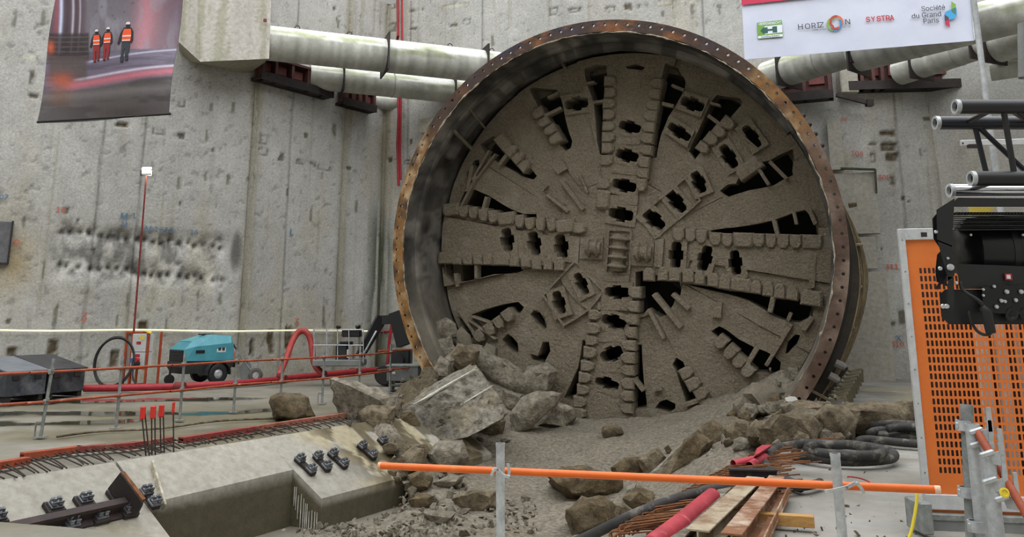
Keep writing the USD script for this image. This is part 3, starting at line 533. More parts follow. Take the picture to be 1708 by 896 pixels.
for (t, L, dr, wide) in TEETH:
    for k, (x, y) in enumerate(L):
        o = tp(t, [(x, y)])[0]; e = tp(t, [(x + dr[0] * 40, y + dr[1] * 40)])[0]; d = unit(e - o); s = np.array([-d[1], d[0]]); w = .118 * (1.85 if k in wide else 1) * rg.uniform(.92, 1.06); h = .145 * rg.uniform(.93, 1.05)
        pts = [(-h, -w), (-h, w), (h * .35, w), (h, w * .45 if k not in wide else w * .8), (h, -w * .45 if k not in wide else -w * .8), (h * .35, -w)]
        zt = .16 + rg.uniform(-.02, .03); low = [o + d * a * 1.08 + s * b * 1.08 for a, b in pts]; hi = [o + d * a * .86 + s * b * .84 for a, b in pts]
        Q = [(*q, -.32) for q in low] + [(*q, zt - .05) for q in low] + [(*q, zt) for q in hi]; tilt = rg.uniform(-.03, .03)
        m = trimesh.convex.convex_hull(np.array(Q)); m.apply_transform(HM); part(wheel, 'cutter_tooth', m, MUD, smooth=False)
# scraper bars crossing the gaps
BARS = [(1,(835,318),(912,282),24),(1,(812,448),(932,388),26),(2,(155,218),(230,204),18),(2,(222,350),(292,340),22),(2,(775,228),(862,262),22),(2,(708,358),(790,376),26),(3,(95,442),(205,525),26),(3,(110,352),(182,372),18),(3,(440,800),(525,935),24),(3,(530,768),(655,895),26),
 (4,(330,20),(222,232),18),(4,(402,165),(372,272),26),(4,(328,640),(328,748),26),(4,(180,708),(196,805),26),(6,(562,330),(592,455),30),(6,(702,268),(722,362),24),(6,(812,255),(858,362),30),(9,(558,20),(532,132),34),(9,(682,135),(660,190),24),(9,(832,165),(770,260),34),(9,(440,385),(372,500),34),(9,(685,215),(505,510),26),(7,(470,325),(280,190),16),(7,(450,215),(290,160),12),(7,(200,120),(320,290),20),(8,(505,600),(575,690),24),(8,(870,790),(1010,740),30),
 (5,(120,0),(182,142),16),(5,(0,58),(150,258),30),(4,(828,152),(982,272),24),(8,(648,0),(842,240),36),(8,(612,108),(720,322),26),(8,(780,0),(900,108),32),(4,(300,-60),(265,130),30),(1,(420,690),(300,900),18),(1,(465,715),(330,890),14),(1,(550,715),(490,795),30),(1,(930,60),(960,110),20),(3,(315,565),(460,690),14)]
for (t, a, b, w) in BARS:
    p, q = tp(t, [a, b]); ww = w * .234375 / 74; A, B = HO + p[0] * UU + p[1] * WW + NN * .08, HO + q[0] * UU + q[1] * WW + NN * .08
    part(wheel, 'scraper_bar', bar(A - NN * .08, B - NN * .08, ww, .26, .012, up=NN), MUD, smooth=False)
# central disc cutters
def cutter(t, a, b, n, R, name):
    p, q = tp(t, [a, b]); A = HO + p[0] * UU + p[1] * WW; B = HO + q[0] * UU + q[1] * WW; L = np.linalg.norm(B - A); pr = [(0, 0), (R * .6, 0)]
    for k in range(n):
        x = (k + .5) / n * L; w = L / n * .5; pr += [(R * .62, x - w * .95), (R * .68, x - w * .45), (R, x - w * .12), (R, x + w * .12), (R * .68, x + w * .45), (R * .62, x + w * .95)]
    pr += [(R * .6, L), (0, L)]
    part(wheel, name, lathe(pr, A + NN * .10, B - A, 24), MUD, smooth=40, label='ringed disc cutter at the centre')
cutter(5, (408, 430), (385, 690), 4, .23, 'disc_cutter'); cutter(5, (165, 525), (275, 530), 2, .22, 'disc_cutter'); cutter(5, (512, 560), (635, 568), 2, .22, 'disc_cutter')
for (t, L) in ((5, [(320,390),(495,400),(480,720),(300,715)]), (5, [(125,450),(290,450),(285,610),(120,605)]), (5, [(490,470),(650,485),(640,660),(485,650)]), (5, [(335,150),(540,160),(530,225),(330,210)]), (5, [(300,715),(475,720),(470,770),(298,765)]), (5, [(535,300),(700,160),(872,20),(985,190),(820,335),(655,470)]), (7, [(790,10),(1025,-240),(1240,-20),(1130,120),(945,235)]), (5, [(655,470),(720,460),(705,670),(650,660)]), (5, [(45,440),(125,445),(110,640),(40,630)]), (8, [(250,60),(470,60),(465,120),(245,115)]), (8, [(250,275),(450,275),(445,345),(245,340)]), (8, [(240,480),(430,490),(420,560),(225,550)]), (2, [(380,600),(560,600),(550,650),(370,650)]), (2, [(360,800),(540,820),(530,870),(350,850)]), (2, [(490,215),(555,215),(555,252),(490,252)]), (9, [(130,55),(195,60),(185,170),(120,165)]), (1, [(870,800),(940,760),(975,820),(905,860)]), (4, [(790,95),(825,65),(835,85),(800,125)]), (6, [(795,545),(865,555),(850,810),(815,815)]), (8, [(640,665),(700,655),(705,685),(640,695)])):
    pl = Polygon(tp(t, L)); ring2 = pl.difference(pl.buffer(-.05)) if pl.area > .35 else pl
    part(wheel, 'cover_plate', plate(ring2.buffer(-.003), .1, .085, amp=.02, seed=90 + int(pl.area * 100), step=.15), MUD, smooth=35)
# ================================================================ concrete cradle with its bevel, on the left of the trench
PHI = math.radians(33); t3 = np.array([*tl, 0]); lat = np.array([tl[1], -tl[0], 0]); dnv = math.cos(PHI) * lat - math.sin(PHI) * np.array([0, 0, 1.]); BN = np.cross(dnv, t3); BN = BN if BN[2] > 0 else -BN
def bev(s, w, up=0.0): return LB + s * t3 + w * dnv + up * BN
def bpx(x, y, up=0.0):
    q = onp(x, y, LB + BN * up, BN) - LB; return float(q @ t3), float(q @ dnv)
def ramp_block(sw, zb=TZ - .1, step=.12):
    """block whose top lies on the bevel plane: outline in (s, w), sides vertical down to zb"""
    pl = Polygon([bev(s, w)[:2] for s, w in sw]); m = slab_mesh(pl, 1.0, 1.0, step); v = np.array(m.vertices)
    zt = LB[2] - (BN[0] * (v[:, 0] - LB[0]) + BN[1] * (v[:, 1] - LB[1])) / BN[2]; k = v[:, 2]; v[:, 2] = zb + k * (zt - zb); m.vertices = v; return m
cradle = thing('concrete_cradle', 'pale sloping concrete cradle edge along the left side of the trench', 'concrete kerb', (LB[0], LB[1], 0))
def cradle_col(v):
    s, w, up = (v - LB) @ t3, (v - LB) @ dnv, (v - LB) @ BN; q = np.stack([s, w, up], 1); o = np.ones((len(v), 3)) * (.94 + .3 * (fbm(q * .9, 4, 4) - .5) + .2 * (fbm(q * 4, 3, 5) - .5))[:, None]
    side = ss(-up, .03, .12); o = o * (1 - side[:, None]) + side[:, None] * np.array([.22, .20, .135]) * (.8 + .5 * fbm(q * np.array([2.5, 1, 1]), 3, 6))[:, None]  # vertical faces olive-brown, tint also darkened as they are lit less
    far = ss(s - .25 * w, 4.35, 5.1) * ss(fbm(q * np.array([4, 3, 1]), 4, 8), .40, .47); o *= 1 - (far * (1 - side))[:, None] * np.array([.70, .73, .79])
    tan = ss(s - .25 * w, 4.0, 4.8) * ss(fbm(q * 1.6, 3, 9), .4, .5) * (1 - side); o *= 1 + tan[:, None] * np.array([.12, .04, -.18])
    near = (1 - ss(s, .6, 1.5)) * ss(fbm(q * np.array([1.2, .5, 1]), 4, 18), .44, .58); o *= 1 - (near * (1 - side))[:, None] * np.array([.06, .1, .24])
    wet = (1 - ss(s, -.1, .1)) * 0; return o
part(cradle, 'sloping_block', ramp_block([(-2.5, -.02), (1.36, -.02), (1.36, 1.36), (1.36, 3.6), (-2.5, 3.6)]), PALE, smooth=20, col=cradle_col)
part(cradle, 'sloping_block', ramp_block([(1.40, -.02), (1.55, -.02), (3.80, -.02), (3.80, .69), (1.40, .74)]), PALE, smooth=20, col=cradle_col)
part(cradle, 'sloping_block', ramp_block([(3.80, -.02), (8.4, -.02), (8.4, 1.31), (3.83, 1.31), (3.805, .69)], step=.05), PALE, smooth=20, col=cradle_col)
a, b = bpx(251, 776), bpx(272, 850); part(cradle, 'joint_board', bar(bev(*a, .03), bev(*b, .03), .03, .09, .005, up=BN), mat('joint_board', c(196, 188, 168), c(120, 112, 96), 8, .8), smooth=False)
LIME = mat('lime_streak', c(206, 204, 194), c(170, 168, 158), 20, .9)
A0, B0 = bev(3.80, .70), bev(3.83, 1.30)
for k in range(11):
    t = .08 + .8 * k / 10 + .02 * math.sin(k * 5.1); p = A0 + (B0 - A0) * t - t3 * .004; L = .25 + .35 * noise(np.array([[k * 1.7, 0, 0]]))[0]; z0 = p[2] - .12 - .2 * noise(np.array([[k * 3.1, 2, 0]]))[0]
    part(cradle, 'lime_run', tube([(p[0], p[1], z0), (p[0], p[1], z0 - L * .5), (p[0], p[1], z0 - L)], [.006, .010, .005], 5), LIME, smooth=True)

# rail with clamps on the near bevel
CLAMP = mat('clamp_steel', c(128, 130, 134), c(96, 98, 102), 10, .45, .6)
def clamp(par, o, d, e):
    """bolted rail clip: two rows of hooked fingers on a base, d along the row, e across"""
    n = BN; L = [bx(o + n * .015, (.14, .12, .03), (d, e, n), .005)]
    for q in (-.035, .035):
        L += [bx(o + d * q + n * .045, (.05, .10, .03), (d, e, n), .008), bx(o + d * q + e * .03 + n * .065, (.055, .03, .03), (d, unit(e + n * .5), n), .006), bx(o + d * q - e * .03 + n * .065, (.055, .03, .03), (d, unit(e - n * .5), n), .006), lathe([[0, 0], [.013, 0], [.013, .045], [0, .045]], o + d * q + n * .055, n, 6)]
    part(par, 'rail_clip', cat(L), CLAMP, smooth=False)
(s0, w0), (s1, w1) = bpx(0, 878, .2), bpx(212, 832, .2); d0 = unit(bev(s1, w1) - bev(s0, w0)); e0 = np.cross(BN, d0)
prof = Polygon([(-.09, 0), (.09, 0), (.09, .025), (.018, .05), (.018, .13), (.042, .145), (.042, .19), (-.042, .19), (-.042, .145), (-.018, .13), (-.018, .05), (-.09, .025)])
S = bev(s0, w0) - d0 * 1.0; Lr = np.linalg.norm(bev(s1, w1) - S)
rail = thing('steel_rail', 'dark brown steel rail clamped to the sloping concrete in the lower left corner', 'rail', tuple(S))
part(rail, 'rail_bar', ext(prof, Lr, frame(e0, BN, d0 * -1 if np.dot(np.cross(e0, BN), d0) < 0 else d0, S if np.dot(np.cross(e0, BN), d0) > 0 else S + d0 * Lr)), RAILST, smooth=25)
for (x, y, sd) in ((-4, 862, 1), (92, 843, 1), (142, 833, 1), (196, 822, 1), (22, 892, -1), (120, 874, -1), (168, 860, -1), (216, 850, -1)):
    q = bev(*bpx(x, y, .06), 0); part(rail, 'base_plate', bx(q + BN * .03 + e0 * 0, (.19, .17, .055), (d0, e0, BN), .008), BLACKST, smooth=False); clamp(rail, q + BN * .055, d0, e0)
st = thing('stop_plate', 'dark triangular steel stop plate standing at the end of the rail', 'plate', tuple(bev(*bpx(210, 830))))
q = [onp(x, y, bev(s1, w1) + d0 * .05, unit(d0 + .2 * e0)) for x, y in ((202, 788), (181, 815), (236, 845), (228, 860), (238, 838))]; nn = unit(d0 + .2 * e0)
part(st, 'plate', trimesh.convex.convex_hull(np.array([p + nn * t for p in q for t in (-.015, .015)])), BLACKST, smooth=False)
q = [onp(x, y, bev(s1, w1) + d0 * .07, nn) for x, y in ((202, 787), (205, 788), (240, 833), (238, 838))]; part(st, 'rusty_edge', trimesh.convex.convex_hull(np.array([p + nn * t for p in q for t in (-.02, .03)])), REBAR, smooth=False)
CB = [((240, 818), (262, 848), 'dark clamp bar with two clips just right of the triangular stop plate'), ((494, 764), (524, 792), 'clamp bar on the sloping concrete, leftmost of the row of three'), ((525, 760), (549, 786), 'clamp bar on the sloping concrete, middle one of the row of three'), ((549, 755), (578, 781), 'clamp bar on the sloping concrete, rightmost of the row of three'), ((598, 742), (626, 766), 'muddy clamp bar half covered by spilled soil on the sloping concrete'), ((632, 732), (664, 764), 'muddy clamp bar at the foot of the broken lump, under the soil edge')]
for (a, b, lb) in CB:
    A, B = bev(*bpx(*a, .03)), bev(*bpx(*b, .03)); d = unit(B - A); e = np.cross(BN, d); k = thing('clamp_bar', lb, 'rail clamp', tuple(A))
    part(k, 'bar', bar(A + BN * .03, B + BN * .03, .10, .06, .01, up=BN), BLACKST, smooth=False); L = np.linalg.norm(B - A)
    for f in (.2, .82): clamp(k, A + d * L * f + BN * .06 - e * .02, e, d)

# starter bars along the slab edge, with their orange cover boards
lsb = thing('starter_bars', 'row of dark bent starter bars lying on the left slab edge', 'rebar', (LB[0], LB[1], 0)); rg = np.random.default_rng(11)
PL = [(-40, 774), (44, 761), (134, 746), (223, 739), (283, 730), (430, 710), (592, 687)]; BT = [(-40, 811), (0, 803), (200, 768), (420, 733), (574, 711)]
yi = lambda T_, x: np.interp(x, [p[0] for p in T_], [p[1] for p in T_])
for k in range(64):
    x = -35 + 640 * (k / 64) ** .93 + rg.uniform(-3, 3); ln = rg.uniform(34, 54) * (1 - .45 * k / 64); a = onz(x, yi(PL, x) + 4, .05); x2 = min(x + ln, 585); b = onz(x2, yi(BT, x2) - rg.uniform(1, 5), .02); m = (a + b) / 2 + np.array([0, 0, rg.uniform(.0, .02)])
    part(lsb, 'rebar', tube(curve([a, m, b], 8), .009, 5), REBARD, smooth=True)
for k in (0,):
    xs = np.linspace(-40, 575, 30); part(lsb, 'tie_bar', tube([onz(x, yi(PL, x) * (1 - (k + 1) / 4) + yi(BT, x) * (k + 1) / 4, .03) for x in xs], .008, 5), REBARD, smooth=True)
BOARDS = [((-40, 778), (46, 764), 9, 'orange', 'orange cover board over the starter bars, nearest, at the left picture edge'), ((37, 757), (135, 745), 7, 'orange', 'long orange cover board, second from the left edge, over the starter bars'), ((128, 746), (225, 739), 6, 'red', 'red cover board over the starter bars, left of the capped upright bars'), ((222, 739), (285, 730), 4, 'red', 'narrow dark red cover strip just behind the capped upright bars'), ((302, 731), (432, 711), 5, 'red', 'long faded red cover board beyond the capped upright bars'), ((430, 711), (594, 687), 4, 'pale', 'muddy pale red cover board ending at the big broken lump')]
BM = {'orange': mat('board_orange', c(168, 76, 42), c(134, 58, 32), 5, .6), 'red': mat('board_red', c(142, 52, 46), c(104, 42, 36), 5, .6, col3=c(150, 120, 100), scale3=5), 'pale': mat('board_pale', c(164, 108, 88), c(130, 66, 52), 5, .7, col3=c(130, 116, 96), scale3=4)}
for (a, b, h, m, lb) in BOARDS:
    A, B = onz(*a, .08), onz(*b, .08); d, r, u = axes(B - A); w = .10 if m != 'pale' else .07
    single('cover_board', lb, 'cover board', cat([bar(A, B, w, .025, .004), bar(A + r * w / 2 - u * .03, B + r * w / 2 - u * .03, .018, .085, .004), bar(A - r * w / 2 - u * .03, B - r * w / 2 - u * .03, .018, .085, .004)]), BM[m], smooth=False)
CAP = mat('red_cap', c(196, 44, 34), None, rough=.5)
for (xa, ya, xb, yb, lb, n) in ((246, 757, 238, 682, 'pair of upright starter bars with red cap, leftmost of four', 2), (256, 756, 255, 681, 'pair of upright starter bars with red cap, second from left', 2), (271, 752, 269, 679, 'pair of upright starter bars with red cap, third from left', 2), (290, 751, 289, 674, 'single thin upright starter bar with red cap, rightmost of four', 1)):
    B = onz(xb * 0 + xa, ya, 0); k = thing('capped_rebar', lb, 'rebar', tuple(B)); Tp = ony(xb, ya - (ya - yb) + 3, B[1])
    for j in range(n):
        o = np.array([.035 * (j - (n - 1) / 2), .02 * j, 0]); part(k, 'upright_bar', tube([B + o - [0, 0, .03], Tp + o], .009, 6), REBARD, smooth=True); tp_ = Tp + o
    part(k, 'red_cap', bx(Tp + np.array([0, .01, -.03]), (.03 + .035 * (n - 1), .045, .16), None, .01), CAP, smooth=False)

# ================================================================ muck and broken concrete
HC = [(960, 688), (1040, 690), (1110, 686), (1190, 665), (1240, 640), (1300, 605), (900, 655), (850, 612), (800, 590), (740, 560)]
CP = [onp(x, y, HO - NN * .25, NN) for x, y in HC] + [onp(x, y, HO + NN * .35, NN) - [0, 0, .06] for x, y in HC]
for (x, y, Y) in ((715, 650, 18.7), (760, 660, 17.9), (690, 690, 16.6), (1330, 655, 17.6), (1290, 650, 17.9), (1360, 690, 15.0), (1300, 700, 14.0), (1410, 690, 14.8), (1250, 715, 13.0)): CP.append(ony(x, y, Y))
for (x, y, z) in ((685, 812, -1.04), (560, 880, -1.08), (620, 850, -1.08), (700, 880, -1.04), (850, 885, -1.0), (950, 892, -1.02), (800, 790, -.92), (900, 740, -.66), (1000, 725, -.56), (1100, 705, -.42), (1150, 690, -.2), (1000, 800, -.9), (880, 820, -.92), (780, 740, -.66), (1060, 860, -1.0), (1060, 780, -.8), (1120, 770, -.6), (1180, 735, -.3), (850, 700, -.4), (740, 860, -1.02)): CP.append(onz(x, y, z))
CP += [onp(x, y, LB + BN * .14, BN) for x, y in ((628, 706), (650, 705), (642, 735), (668, 768), (690, 792), (662, 720), (700, 735), (715, 765), (680, 745))]
CP = np.array(CP)
from scipy.interpolate import RBFInterpolator
rb = RBFInterpolator(CP[:, :2], CP[:, 2], kernel='linear', smoothing=.02)
mx, my = np.arange(-4.0, 9.2, .075), np.arange(9.3, 21.8, .075); GX, GY = np.meshgrid(mx, my, indexing='ij'); G = np.stack([GX.ravel(), GY.ravel()], 1)
gz = rb(G); hd = -(np.c_[G, gz] - HO) @ NN
q = np.c_[G, G[:, 0] * 0]; inr = np.hypot((G - RC[:2]) @ LT, 0) < 4.6
lumpy = ss(-G[:, 0] + .6 - (14.8 - G[:, 1]) * .1, 1.2, 2.4) * ss(G[:, 1], 13, 14.5) + ss(G[:, 0], 3.2, 4.6)
gz = gz + (fbm(q * 1.1, 4, 5) - .5) * (.10 + .30 * np.clip(lumpy, 0, 1)) + (fbm(q * 3.6, 4, 6) - .5) * (.07 + .22 * np.clip(lumpy, 0, 1)) + (fbm(q * 9, 2, 7) - .5) * .045
muckpoly = Polygon([P2(LB, tl, -.4) + lat[:2] * 1.0, bev(*bpx(676, 806))[:2], bev(*bpx(652, 775))[:2], bev(*bpx(628, 742))[:2], bev(*bpx(606, 722))[:2], onz(596, 706)[:2], onz(625, 690)[:2], (-2.3, 17.5), (-2.6, 19.0), (-1.4, 20.9), (5.9, 18.6), (6.3, 16.6), (7.2, 15.0), (7.6, 14.2), (5.2, 12.8), (3.9, 12.3), (RA[0], RA[1]), (RB[0], RB[1]), P2(RB, tr, -.4)])
from shapely import contains_xy, distance as sdist, points as spts
gz = gz - .32 * (1 - ss(sdist(muckpoly.exterior, spts(G)), .05, .38))
ins = contains_xy(muckpoly, G[:, 0], G[:, 1]) & (hd < .5); nY = len(my); I, J = np.meshgrid(np.arange(len(mx) - 1), np.arange(nY - 1), indexing='ij'); k = (I * nY + J).ravel(); F = np.stack([k, k + nY, k + nY + 1, k + 1], 1); F = F[ins[F].all(1)]
mm = T((np.c_[G, gz], F)); mm = trimesh.Trimesh(mm.vertices, mm.faces, process=True); mm.remove_unreferenced_vertices()
def muck_col(v):
    q = v.copy(); lum = ss(-v[:, 0] + .6 - (14.8 - v[:, 1]) * .1, 1.2, 2.4) * ss(v[:, 1], 13, 14.5) + ss(v[:, 0], 3.4, 4.8) * (1 - ss(v[:, 1], 16.2, 17.2)); n = fbm(q * .9, 4, 3); o = np.ones((len(v), 3)) * (1.02 + .35 * (n - .5) + .25 * (fbm(q * 5, 3, 9) - .5))[:, None]
    lum = np.clip(lum, 0, 1) * ss(fbm(q * 1.3, 4, 23), .30, .5); o *= 1 - lum[:, None] * np.array([.50, .55, .66]); front = ss(12.6 - v[:, 1], 0, 1.2) * ss(fbm(q * 1.6, 4, 33), .4, .56); o *= 1 - front[:, None] * np.array([.12, .14, .2]); return o  # lumpy zone tinted darker for occlusion shade and wet soil
single('muck_heap', 'fine grey muck spilled from the cutting wheel across the trench floor', 'muck', mm, MUCK, kind='stuff', smooth=True, col=muck_col)
def zground(x, y): return float(rb(np.array([[x, y]]))[0])

def ground_Y(x, y):
    lo = None
    for Y in np.arange(9.5, 21, .05):
        p = ony(x, y, Y)
        if p[2] <= max(zground(p[0], p[1]), -9 if trench.contains(Point(p[0], p[1])) else 0.0): return Y
    return None
SETTLE = True
def prock(name, lb, ct, L, Y, th, m, seed, rough=.065, group=None, front=.3, step=.1):
    L = list(L); yb = max(p[1] for p in L); xb = np.mean([p[0] for p in L if p[1] > yb - 6]); h_ = yb - min(p[1] for p in L)
    if name != 'rubble_chunk' and 640 < xb < 1560 and SETTLE:
        g = ground_Y(xb, yb)
        if g: Y = min(max(g, Y - 2.6), Y + 1.6) if abs(g - Y) < 3 else Y
    L = [(x, y + (h_ * .14 if y > yb - h_ * .3 else 0)) for x, y in L]; Y = Y + th * front * .5
    P = np.array([ony(x, y, Y) for x, y in L]); C = P.mean(0); vd = unit(C - EYE); rg = np.random.default_rng(seed); Q = []
    f = C + (P - C) * .62 - vd * th * front + rg.normal(size=P.shape) * th * .06; bk = C + (P - C) * .85 + vd * th + rg.normal(size=P.shape) * th * .05; bk[:, 2] -= th * .12
    h = trimesh.convex.convex_hull(np.vstack([P + rg.normal(size=P.shape) * th * .015, f, bk])); M = manifold3d.Manifold(manifold3d.Mesh(np.asarray(h.vertices, np.float32), np.asarray(h.faces, np.uint32))).refine_to_length(max(step * Y / 14, np.ptp(P, axis=0).max() / 26))
    t = T(M); t = trimesh.Trimesh(t.vertices, t.faces, process=True); v = np.array(t.vertices); n = t.vertex_normals; s = max(np.ptp(P, axis=0).max(), .3)
    d = (fbm(v * (2.2 / s) + seed, 4, seed) - .5) * s * rough * 2.6 + (np.abs(fbm(v * (5 / s) + seed, 4, seed + 2) - .5) - .1) * s * rough * 2.6 + (fbm(v * 14, 3, seed + 4) - .5) * min(.05, s * .05)
    t.vertices = v + n * d[:, None]; return single(name, lb, ct, t, m, smooth=28, group=group)
